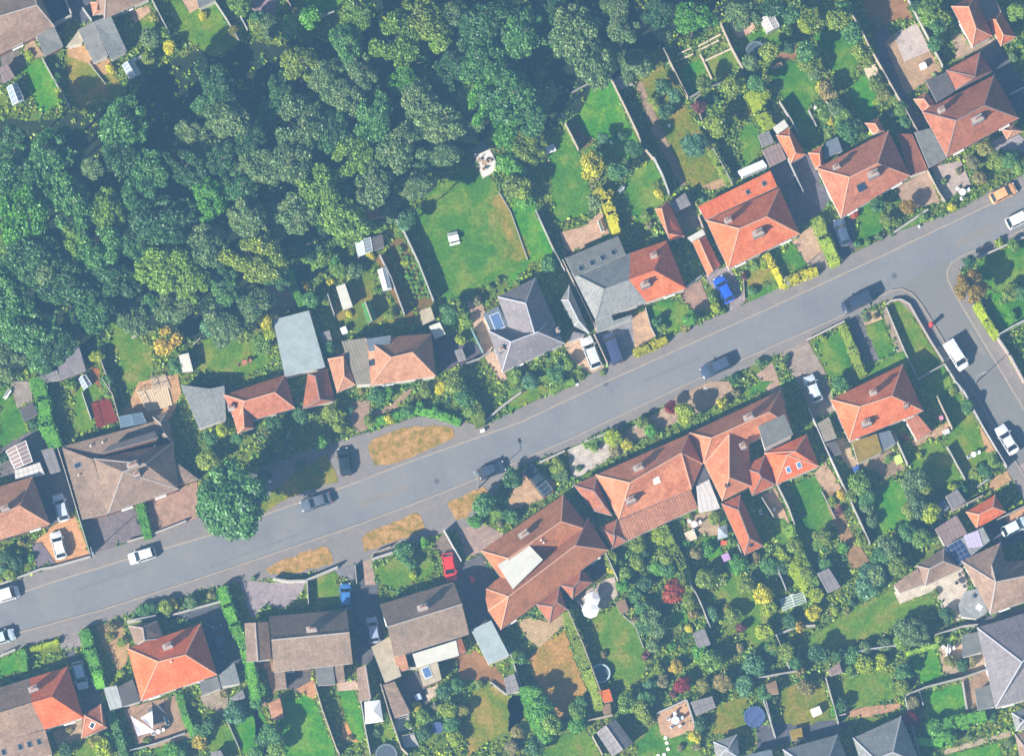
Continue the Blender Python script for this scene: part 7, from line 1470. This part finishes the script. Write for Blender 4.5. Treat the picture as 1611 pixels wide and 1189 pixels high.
for a in [
 (20, [(215, -10), (250, 100), (270, 250), (325, 375)], 2.0, 2.2, 'gb', 'tall thick green hedge running down between two left gardens'),
 (20, [(815, 705), (865, 905)], 1.25, 1.3, 'gb', 'clipped bright green hedge between two paved front drives'),
 (11, [(205, 420), (230, 560), (280, 670)], 1.0, 1.6, 'gb', 'bright green strip hedge above the pale green flat roof'),
 (13, [(345, 170), (390, 270), (455, 420)], 1.7, 1.8, 'ol', 'olive hedge beside the shaded blue-grey car'),
 (13, [(50, 375), (100, 450), (150, 555)], .9, 1.3, 'ye', 'golden hedge running down from the bright orange hipped house'),
 (13, [(160, 545), (250, 500), (345, 470)], 1.3, 1.3, 'ye', 'golden hedge along the pavement at the street lamp'),
 (12, [(740, 945), (830, 915), (920, 870)], 1.1, 1.2, 'ye', 'golden hedge on the pavement right of the dark blue van'),
 (13, [(500, 790), (555, 920), (615, 1075)], 1.2, 1.6, 'ol', 'long green-brown hedge between the junction front lawns'),
 (13, [(1285, 665), (1340, 760), (1400, 855)], 1.1, 1.6, 'lm', 'yellow-green clipped hedge along the side road right pavement'),
 (2, [(1410, 550), (1470, 660), (1530, 745)], 1.7, 2.0, 'lm', 'broad yellow-green hedge in the upper gardens'),
 (2, [(1190, 885), (1240, 960), (1290, 1060)], 1.3, 1.7, 'ol', 'sunlit hedge above the lattice pergola'),
 (12, [(520, 0), (570, 60), (600, 130), (630, 240)], 1.3, 2.0, 'ye', 'ragged yellow hedge right of the pink patio'),
 (30, [(495, 460), (520, 560), (560, 680), (585, 775)], 1.6, 2.0, 'gb', 'green hedge separating the two lower left houses'),
 (30, [(1300, 210), (1330, 310), (1370, 420), (1440, 560), (1500, 860)], 1.5, 2.2, 'gb', 'long green hedge right of the vivid orange roof'),
 (30, [(130, 570), (140, 680)], 1.2, 1.4, 'gb', 'short clipped hedge at the left of the lower left front lawns'),
 (30, [(640, 930), (690, 1060), (730, 1189)], 1.2, 1.8, 'g1', 'hedge running down to the bottom edge left of the lilac sails'),
 (30, [(1050, 830), (1080, 950), (1130, 1060)], 1.0, 1.5, 'gb', 'green hedge right of the lilac sails'),
 (32, [(345, 350), (400, 500), (460, 680), (530, 900)], 1.5, 1.8, 'ol', 'long brown-green hedge between the dry lawn and the pool garden'),
 (32, [(90, 790), (130, 930), (180, 1050)], 1.3, 2.4, 'gb', 'dense bright hedge at the left of the lower middle gardens'),
 (22, [(900, 850), (960, 960), (1020, 1080)], 1.2, 1.8, 'ol', 'leaning olive hedge below the striped pantile roof'),
 (32, [(985, 0), (1020, 70), (1060, 160)], 1.0, 1.8, 'ol', 'hedge continuing down to the red maple'),
 (21, [(700, 240), (850, 195), (960, 170), (1060, 190), (1150, 215), (1200, 240)], 1.0, 1.2, 'gb', 'curving bright green hedge behind the straw-coloured verge'),
 (21, [(1230, 60), (1290, 150), (1320, 240)], 1.7, 2.0, 'ol', 'bushy hedge at the kink of the pavement'),
 (12, [(590, 0), (600, 30)], .8, 1.4, 'ye', 'stub of yellow hedge above the ragged one'),
 (23, [(180, 850), (230, 960), (300, 1110), (340, 1189)], 1.4, 1.6, 'g2', 'rough green hedge along the middle right garden path'),
 (33, [(120, 0), (180, 60), (300, 220), (370, 260)], 1.6, 1.7, 'lm', 'sunlit hedge bank descending to the cold frame'),
 (33, [(1000, 1030), (1150, 990), (1330, 950)], 1.6, 1.8, 'gb', 'bright green hedge right of the magenta shrub'),
 (33, [(1080, 1110), (920, 1100)], 1.2, 1.4, 'gb', 'low green hedge below the magenta shrub'),
 (33, [(880, 590), (1060, 540)], .7, 1.0, 'g2', 'thin hedge above the little bright lawn'),
 (12, [(10, 1189), (120, 1120), (240, 1090)], .8, 1.0, 'g2', 'low front hedge below the purple slate house'),
 (22, [(250, 60), (320, 20), (380, 0)], .9, 1.1, 'g2', 'low roadside hedge near the lower edge of the purple slate garden'),
 (22, [(450, 370), (560, 310)], 1.0, 1.0, 'g2', 'low green hedge behind the white front wall'),
 (30, [(180, 565), (340, 520)], .7, 1.0, 'lm', 'little yellow-topped front hedge at the lower left'),
 (21, [(-10, 1150), (0, 1150)], .5, .8, 'g1', 'tiny clipped hedge stub by the oval drive')]: hedge(*a)

# ------------------------------------------------------------------ fences and walls
FW = plain('fence boards', (.40, .33, .26), .9); FG = plain('grey fence boards', (.36, .36, .36), .9); CONC = plain('concrete fence', (.36, .34, .31), .9); BRK = plain('red brick wall', (.30, .14, .10), .9); WHW = plain('white garden wall', (.50, .48, .47), .8)
post_me = {}
def fence(t, pts, label, h=1.75, mat=None, wall=False, th=None):
    mat = mat or FW; V = [G(F(t, p)) for p in pts]; root = thing('garden_wall' if wall else 'garden_fence', tuple(V[0]), label, 'wall' if wall else 'fence', 'garden walls' if wall else 'garden fences')
    mb = MB(); cp = MB(); th = th or (.20 if wall else .05)
    for a, b in zip(V[:-1], V[1:]):
        d = b-a; L_ = d.length; n = 1 if wall else max(1, int(L_/1.8)); rot = math.atan2(d.y, d.x)
        for k in range(n):
            s0, s1 = k/n, (k+1)/n; m = a.lerp(b, (s0+s1)/2); hh = h*(1+.03*math.sin(k*2.1+m.x)); mb.box((m.x, m.y, hh/2), (L_/n-(.0 if wall else .09), th, hh), rot)
            cp.box((m.x, m.y, hh+.025), (L_/n-(.0 if wall else .09), th+.06, .05), rot)
            if not wall:
                if mat.name not in post_me:
                    q = MB(); q.box((0, 0, .5), (.09, .09, 1.0)); pm = bpy.data.meshes.new('post'); pm.from_pydata([tuple(v) for v in q.v], [], q.f); pm.materials.append(mat); post_me[mat.name] = pm
                po = link('post', post_me[mat.name], root); pp = a.lerp(b, s0)-V[0]; po.location = pp; po.scale = (1, 1, h+.08); po.rotation_euler.z = rot
    mb.build('panel', mat, root) if not wall else mb.build('wall_body', mat, root)
    cp.build('coping', CONC if wall else mat, root)
for a in [
 (0, [(250, 355), (330, 500), (412, 640)], 'boundary fence between the two upper left lawns', 1.5, CONC),
 (0, [(885, 0), (940, 110), (992, 210)], 'pale fence right of the two grey extension roofs', 1.7, CONC),
 (0, [(1250, 10), (1330, 130), (1400, 255)], 'fence right of the sunlit top left lawn', 1.6, CONC),
 (0, [(1380, 60), (1450, 190)], 'grey fence between two shaded top gardens', 1.6, FG),
 (0, [(318, 158), (420, 108)], 'white wall across the shaded top left yard', 1.9, WHW, True),
 (0, [(375, -10), (420, 100)], 'thin wall at the right of the shaded top left yard', 1.6, WHW, True),
 (0, [(485, 60), (540, 135)], 'short fence above the grey extension roofs', 1.6, FG),
 (0, [(520, 370), (620, 500)], 'low edging fence inside the yellowing lawn', .5, CONC),
 (1, [(310, 150), (390, 115), (470, 80)], 'grey fence at the top edge below the small lawn', 1.6, FG),
 (1, [(180, -10), (220, 60)], 'short timber fence right of the mauve patio', 1.5),
 (2, [(330, 735), (370, 810), (410, 890)], 'dark timber fence left of the yellow tree', 1.8),
 (2, [(590, 455), (700, 680), (800, 890), (850, 945)], 'long timber fence right of the rough bright grass', 1.9),
 (2, [(850, 940), (900, 1040), (940, 1150)], 'fence at the head of the deep shadow strip', 2.3, FG),
 (2, [(905, 300), (960, 410), (1050, 590)], 'long timber fence left of the raised beds', 1.9),
 (2, [(1240, 155), (1300, 290), (1370, 420)], 'timber fence right of the raised beds', 2.0),
 (2, [(1062, 582), (1150, 530), (1245, 488)], 'low rustic fence below the raised beds', 1.4, FG),
 (2, [(1190, 875), (1250, 980), (1308, 1090)], 'white topped fence beside the sunlit upper hedge', 1.8, CONC),
 (2, [(370, 550), (480, 490)], 'thin wire topped rail in the wood shadow', 1.0, CONC),
 (2, [(1125, 560), (1090, 590), (1130, 710)], 'little orange edging fence by the purple shrub', .8, FW),
 (3, [(500, 0), (600, 170), (690, 350), (780, 510), (850, 630), (940, 790)], 'long fence left of the building plot drive', 1.9),
 (3, [(870, -10), (980, 200), (1085, 405)], 'fence right of the white gravel pad', 1.9, CONC),
 (3, [(130, 610), (200, 720), (240, 800)], 'pale fence left of the upper right orange outbuilding', 1.8, CONC),
 (3, [(180, 945), (270, 1140)], 'fence splitting the shaded yard left of the solar square roof', 1.8, FG),
 (3, [(985, 985), (1060, 1130), (1100, 1189)], 'fence between the brown drive and the white pebble garden', 1.2),
 (3, [(300, 650), (345, 745)], 'pale green low wall in the upper right lawn', .6, WHW, True),
 (3, [(390, 580), (430, 640)], 'short trellis rail by the pale straw tree', .9, CONC),
 (3, [(1480, 560), (1561, 520)], 'rail in the shade right of the big brown-red roof', 1.2, WHW),
 (11, [(820, 100), (830, 180), (880, 260), (960, 430), (1050, 660)], 'long grey fence left of the big lawn', 2.1, FG),
 (11, [(1430, 10), (1500, 130), (1600, 410)], 'low pale edging along the bright strip right of the big lawn', .3, CONC),
 (12, [(160, 130), (270, 370), (330, 480)], 'pale fence above the plank passage', 1.7, CONC),
 (12, [(315, 420), (400, 590), (515, 830)], 'double plank fence in the passage beside the slate semi', 1.9, FW),
 (12, [(330, 410), (420, 570), (490, 700)], 'second plank fence of the passage beside the slate semi', 1.8, CONC),
 (12, [(500, 850), (580, 1025)], 'dark gate fence between the silver car and the dark blue van', 1.6),
 (12, [(800, 690), (830, 800), (860, 860)], 'low fence left of the small shaded lawn', .8, CONC),
 (12, [(1110, 160), (1150, 260)], 'fence behind the long orange tiled garage', 1.7),
 (12, [(1040, 575), (1130, 510)], 'fence across the side passage of the half red roof', 1.8, FG),
 (12, [(1370, 480), (1380, 640)], 'brown low edging left of the front garden with olive grass', .4),
 (11, [(1240, 1020), (1320, 990), (1385, 945)], 'white fence below the purple slate house yard', 1.4, CONC),
 (11, [(1270, 820), (1310, 900), (1340, 960)], 'teal fence beside the pale path', 1.5, plain('teal fence', (.20, .34, .36))),
 (11, [(430, 620), (470, 740)], 'grey fence at the left of the long white shed', 1.7, FG),
 (11, [(735, 390), (800, 520), (880, 740)], 'timber fence between the shed lawn and the vegetable plot', 1.8, FG),
 (21, [(1340, 250), (1440, 160), (1561, 70)], 'low wall along the pavement in front of the purple slate house', .9, BRK, True),
 (20, [(335, 385), (390, 560), (450, 760), (530, 1025)], 'long tall fence between the silver car and the wide brown roof', 1.9, CONC),
 (20, [(530, 1028), (310, 1090), (240, 1100), (150, 1135), (0, 1190)], 'low tan front wall at the left road edge', .7, CONC, True),
 (20, [(745, 942), (850, 912), (965, 870), (1090, 820)], 'low brick front wall under the bright clipped hedge', .7, BRK, True),
 (20, [(480, 70), (535, 230)], 'white picket edging left of the red deck', .8, WHW),
 (20, [(600, 0), (660, 90), (700, 240)], 'brown fence right of the red deck', 1.8),
 (10, [(590, 1000), (630, 1110), (650, 1189)], 'thin white fence left of the shadowed garden strip', 1.7, CONC),
 (10, [(1170, 870), (1130, 910)], 'leaning pole fence near the golden weeping tree', 1.0, CONC),
 (10, [(770, 865), (860, 830)], 'small pinkish garden wall at the head of the left lawn', .6, plain('pink wall', (.5, .36, .30)), True),
 (31, [(110, 160), (200, 175), (300, 172), (490, 92)], 'white topped front wall behind the lowest verge', 1.3, WHW, True),
 (31, [(690, 45), (810, 5)], 'white wall left of the shrubby front lawn', 1.0, WHW, True),
 (21, [(685, 1040), (700, 1010), (800, 970)], 'dark railing fence at the front of the shrubby lawn', 1.0),
 (21, [(1110, 880), (1160, 970), (1212, 1060)], 'white fence between the red car drive and the shaded yard', 1.7, WHW),
 (31, [(355, 780), (400, 930), (480, 1150), (500, 1189)], 'long timber fence right of the heart-shaped shadow lawn', 1.8),
 (31, [(625, 880), (650, 1040), (680, 1189)], 'white fence left of the gazebo', 1.6, WHW),
 (31, [(740, 780), (790, 950), (860, 1150), (900, 1189)], 'brown fence right of the gazebo', 1.8),
 (31, [(590, 80), (600, 190)], 'thin rail fence beside the blue car with roof bars', 1.0, CONC),
 (31, [(310, 175), (318, 310)], 'dark gate pier fence left of the shaded front lawn', 1.2, FG),
 (31, [(1380, 760), (1470, 830), (1555, 815)], 'pale kinked edging wall above the lower middle lawn', .5, CONC, True),
 (31, [(830, 690), (950, 680)], 'white low wall at the head of the dark patio', 1.2, WHW, True),
 (30, [(745, 412), (915, 380)], 'white topped porch wall above the vivid orange roof', 1.6, WHW, True),
 (30, [(0, 610), (90, 570)], 'pale low front wall by the left lower front lawn', .8, WHW, True),
 (30, [(965, 380), (1180, 320), (1290, 290)], 'pale rail in front of the vivid orange bungalow', .6, CONC, True),
 (30, [(750, 1165), (920, 1120), (1085, 1060)], 'wire fence below the lilac sails', 1.2, FG),
 (30, [(1330, 990), (1400, 1150)], 'narrow pink edged path fence in the lower left garden', .6, CONC),
 (32, [(560, 0), (640, 170)], 'pale fence right of the shaded yard under the old orange roof', 1.7, CONC),
 (32, [(345, 345), (440, 560), (540, 830)], 'timber fence inside the long brown-green hedge', 1.9),
 (32, [(0, 560), (40, 690), (110, 900)], 'fence left of the straw-coloured lawn', 1.6, FG),
 (32, [(1060, 180), (1120, 300), (1180, 450)], 'fence right of the red maple hedge', 1.7, CONC),
 (32, [(465, 990), (610, 955)], 'brown fence above the two-tone shed', 1.5),
 (32, [(490, 1080), (550, 1189)], 'brown fence left of the two-tone shed', 1.5),
 (32, [(865, 945), (1040, 865), (1095, 1040)], 'curved red brick wall round the brick terrace', .7, BRK, True),
 (32, [(1490, 870), (1561, 1090)], 'fence right of the blue trampoline', 1.6, FG),
 (32, [(670, 370), (740, 430), (790, 560)], 'grey edging along the pool lawn', .4, CONC),
 (22, [(445, 360), (600, 300), (640, 270)], 'white front wall below the road with shrubs on it', .9, WHW, True),
 (22, [(180, 480), (330, 410)], 'low pinkish front wall by the gravel drive', .7, BRK, True),
 (22, [(740, 270), (810, 230)], 'short front wall under the yellow and lime bushes', .8, WHW, True),
 (22, [(1340, 960), (1385, 1080)], 'pale fence below the narrow red outbuilding', 1.6, CONC),
 (22, [(1480, 690), (1550, 800)], 'fence at the middle right path start', 1.6, CONC),
 (23, [(120, 620), (180, 740), (220, 850)], 'pale fence left of the narrow green lawn', 1.7, CONC),
 (23, [(300, 170), (400, 400), (480, 570)], 'white capped fence left of the corner orange house', 1.8, WHW),
 (23, [(480, 570), (560, 740), (660, 960)], 'long pale fence between the middle right lawns', 1.8, CONC),
 (23, [(380, 650), (460, 810)], 'low edging right of the narrow green lawn', .5, CONC),
 (23, [(790, 300), (880, 500)], 'pale fence below the blue-grey flat roof', 1.7, CONC),
 (23, [(1050, 100), (1140, 290)], 'dark fence left of the corner garden lawn', 1.9),
 (23, [(1110, 390), (1215, 580)], 'white edged fence between the two corner gardens', 1.3, CONC),
 (23, [(1150, 0), (1210, 70), (1300, 240), (1400, 410), (1460, 510)], 'long side road boundary fence of the corner garden', 1.5, FG),
 (23, [(1130, 770), (1290, 690), (1320, 675)], 'dark fence behind the grey sheds', 1.6),
 (23, [(1290, 620), (1350, 580)], 'white framed gate in the far right garden', 1.3, WHW),
 (23, [(1400, 820), (1561, 740), (1600, 720)], 'dark fence above the driveway at the right edge', 1.7),
 (13, [(755, 690), (860, 940), (940, 1110)], 'white fence between the two junction front lawns', 1.0, CONC),
 (13, [(940, 1112), (1095, 1022)], 'pale cross fence in the shaded corner garden', 1.5, CONC),
 (13, [(1095, 1022), (1200, 1185)], 'pale fence running down beside the side road', 1.4, CONC),
 (13, [(755, 672), (780, 650), (840, 642), (890, 670), (940, 760), (1010, 880), (1090, 1005)], 'curved dark brick wall round the junction corner lawn', .8, BRK, True),
 (13, [(290, 880), (380, 835), (510, 770)], 'low brick wall in front of the bright junction lawn', .8, BRK, True),
 (13, [(800, 250), (920, 170), (1000, 115)], 'low dark wall along the upper pavement', .7, BRK, True),
 (13, [(1290, 400), (1400, 350), (1561, 280)], 'low brick wall at the far corner garden', .8, BRK, True),
 (13, [(1410, 855), (1500, 800), (1561, 770)], 'white fence above the grey drive at the right edge', 1.6, WHW),
 (13, [(1405, 870), (1480, 980), (1561, 1130)], 'pinkish wall along the side road right pavement', 1.4, plain('pink wall', (.5, .36, .30)), True),
 (33, [(110, 490), (190, 690)], 'pale fence left of the shaded lower right corner', 1.6, CONC),
 (33, [(110, 490), (230, 440), (340, 430)], 'straw-topped wall at the end of the long lower lawn', .8, CONC, True),
 (33, [(0, 740), (230, 700)], 'pale fence above the dried lower lawn', 1.5, CONC),
 (33, [(400, 740), (440, 880), (475, 1010)], 'pale fence right of the dried lower lawn', 1.6, CONC),
 (33, [(500, 610), (650, 575), (830, 550)], 'dark fence below the long lower lawn', 1.7, FG),
 (33, [(870, 840), (1000, 790), (1200, 740), (1345, 690)], 'long pale fence above the small bright lower lawns', 1.7, CONC),
 (33, [(865, 860), (890, 980), (950, 1189)], 'fence left of the magenta shrub', 1.7, FG),
 (33, [(1040, 490), (1200, 440), (1290, 430)], 'pale fence from the white patio to the lilac roof', 1.7, CONC),
 (33, [(950, 820), (970, 900)], 'short white rail on the small bright lawn', 1.0, WHW),
 (33, [(480, 960), (520, 950)], 'pale fence stub above the grey roofs at the bottom', 1.5, CONC),
 (33, [(1200, 760), (1225, 920)], 'pale edging wall left of the bare yard', .8, CONC, True),
 (33, [(40, 830), (100, 1080)], 'fence right of the blue trampoline garden', 1.6, CONC),
 (33, [(100, 60), (170, 230)], 'thin pale fence in the deep shade right of the small lawns', 1.6, FG)]:
    fence(*a)
# raised bed frames
for k, (t, a, b) in enumerate([(2, (990, 322), (1070, 285)), (2, (1110, 300), (1230, 240)), (2, (1000, 355), (1080, 320)), (2, (1150, 360), (1300, 290)), (2, (1120, 320), (1190, 470)), (2, (1110, 275), (1240, 205))]):
    A, B = G(F(t, a)), G(F(t, b)); d = B-A; mb = MB(); mb.box(((A+B)/2)+Vector((0, 0, .18)), (d.length, .22, .36), math.atan2(d.y, d.x))
    tag(mb.build('bed_edging', plain('pale timber', (.55, .45, .32))), auto('pale timber board edging a raised bed', F(t, ((a[0]+b[0])/2, (a[1]+b[1])/2))), 'bed edging', 'raised bed boards')
# vegetable rows
for r in range(4):
    a, b = (880+r*30-30*0, 380+r*8), (960+r*26, 620+r*0); 
    for k in range(9):
        s = k/8; p = (a[0]+(b[0]-a[0])*s-20, a[1]+(b[1]-a[1])*s); fp = F(11, p); v = G(fp, .3)
        o = link('vegetable_plant', SML[(k+r) % 5]); o.location = (v.x, v.y, .12); q = random.uniform(.28, .45); o.scale = (q, q, q*.8); o.rotation_euler.z = k*1.3
        o.material_slots[0].link = 'OBJECT'; o.material_slots[0].material = LEAF['gb' if r % 2 else 'g2']
        tag(o, 'leafy vegetable plant in the rows beside the long grey fence', 'vegetable plant', 'vegetable rows beside the long grey fence')

# ------------------------------------------------------------------ wild planting wherever nothing is paved, mown or built
S_ = 2.0; NX, NY = int(1611/S_)+60, int(1189/S_)+60; OX = OY = -60
mask = np.zeros((NY, NX), bool); gx, gy = np.meshgrid(OX+np.arange(NX)*S_, OY+np.arange(NY)*S_)
for P in POLY:
    P = [(float(a), float(b)) for a, b in P]; x0 = min(a for a, b in P); x1 = max(a for a, b in P); y0 = min(b for a, b in P); y1 = max(b for a, b in P)
    i0, i1 = max(0, int((x0-OX)/S_)), min(NX, int((x1-OX)/S_)+2); j0, j1 = max(0, int((y0-OY)/S_)), min(NY, int((y1-OY)/S_)+2)
    if i1 <= i0 or j1 <= j0: continue
    X, Y = gx[j0:j1, i0:i1], gy[j0:j1, i0:i1]; ins = np.zeros(X.shape, bool)
    for (xa, ya), (xb, yb) in zip(P, P[1:]+P[:1]):
        if ya == yb: continue
        c_ = ((ya > Y) != (yb > Y)) & (X < (xb-xa)*(Y-ya)/(yb-ya)+xa); ins ^= c_
    mask[j0:j1, i0:i1] |= ins
rng = np.random.default_rng(5); ii = np.argwhere(~mask); n = len(ii)
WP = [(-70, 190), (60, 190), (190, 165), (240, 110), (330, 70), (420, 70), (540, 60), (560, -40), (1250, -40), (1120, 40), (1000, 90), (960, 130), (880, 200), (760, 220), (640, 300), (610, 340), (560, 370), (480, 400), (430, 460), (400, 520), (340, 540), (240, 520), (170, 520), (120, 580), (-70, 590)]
mb = MB(); mb.prism([tuple(G(p)[:2]) for p in densify(WP, 12, 5, random)], 0, .024); o = mb.build('woodland_floor', ground_mat('shade-darkened leaf litter', (.012, .022, .012), (.018, .030, .014), (.028, .036, .018), .4, 2.0, 5.0)); o['kind'] = 'structure'  # near-black floor: the shade between the crowns is put into its colour
def inpoly(x, y, P):
    r = np.zeros(x.shape, bool)
    for (xa, ya), (xb, yb) in zip(P, P[1:]+P[:1]):
        if ya != yb: r ^= ((ya > y) != (yb > y)) & (x < (xb-xa)*(y-ya)/(yb-ya)+xa)
    return r
wood_cell = inpoly(ii[:, 1]*S_+OX, ii[:, 0]*S_+OY, WP); kp = ~wood_cell | (rng.uniform(size=n) < .3); ii = ii[kp]; wood_cell = wood_cell[kp]; n = len(ii)
def scatter(name, label, k, frac, hi, seed, size=.17):
    rng = np.random.default_rng(seed); sel = ii[(rng.uniform(size=n) < frac) & (~wood_cell if k in ('st', 'ol', 'g2') else True)]; p = sel[:, ::-1]*S_+OX+rng.uniform(-1, 1, (len(sel), 2))
    keep = (np.sin(p[:, 0]*.061+seed)*np.sin(p[:, 1]*.053+seed*1.7)+rng.normal(size=len(p))*.35) > .0; p = p[keep]
    reps = 5; h = hi*rng.uniform(.15, 1, len(p)); P = np.repeat(np.stack([(p[:, 0]-805.5)/11, (594.5-p[:, 1])/11, h], 1), reps, 0); P += rng.normal(size=P.shape)*np.array([.16, .16, .08]); P[:, 2] = np.maximum(P[:, 2], .03)
    Nn = np.zeros_like(P); Nn[:, 2] = 1; v, f = cards(P, Nn, size, rng, .6); me = bpy.data.meshes.new(name); me.from_pydata(v.tolist(), [], f.tolist()); me.materials.append(LEAF[k])
    o = link(name, me); tag(o, label, 'plants'); o['kind'] = 'stuff'
scatter('ground_cover', 'mid green low plants filling the garden borders and wood floor', 'g1', .09, .3, 1)
scatter('ground_cover', 'yellow-green weeds and border plants between the lawns', 'ol', .08, .25, 2, .2)
scatter('ground_cover', 'yellow-green taller growth under the trees and along fences', 'g2', .06, .4, 3, .24)
scatter('ground_cover', 'dry straw-coloured growth scattered through the borders', 'st', .035, .3, 4)
scatter('ground_cover', 'lime green fresh growth scattered through the borders', 'lm', .07, .3, 6, .22)

# ------------------------------------------------------------------ the air between the camera and the ground
hz = MB(); hz.box((0, 0, 779.0), (900, 1000, 1562.0)); ho = hz.build('haze', [], None); ho['kind'] = 'stuff'
hm = bpy.data.materials.new('haze air'); hm.use_nodes = True; t = hm.node_tree; t.nodes.remove(t.nodes['Principled BSDF'])
pv = t.nodes.new('ShaderNodeVolumePrincipled'); pv.inputs['Color'].default_value = (.18, .39, .68, 1); pv.inputs['Density'].default_value = HAZE; pv.inputs['Anisotropy'].default_value = 0.0
t.links.new(pv.outputs[0], t.nodes['Material Output'].inputs['Volume']); ho.data.materials.clear(); ho.data.materials.append(hm)
for lb, l in USED.items():
    if len(l) > 1 and not lb.startswith('leafy vegetable'): print('DUPLABEL', lb, l[:3])
    if len(lb.split()) > 16 or len(lb.split()) < 4: print('LABELLEN', lb)
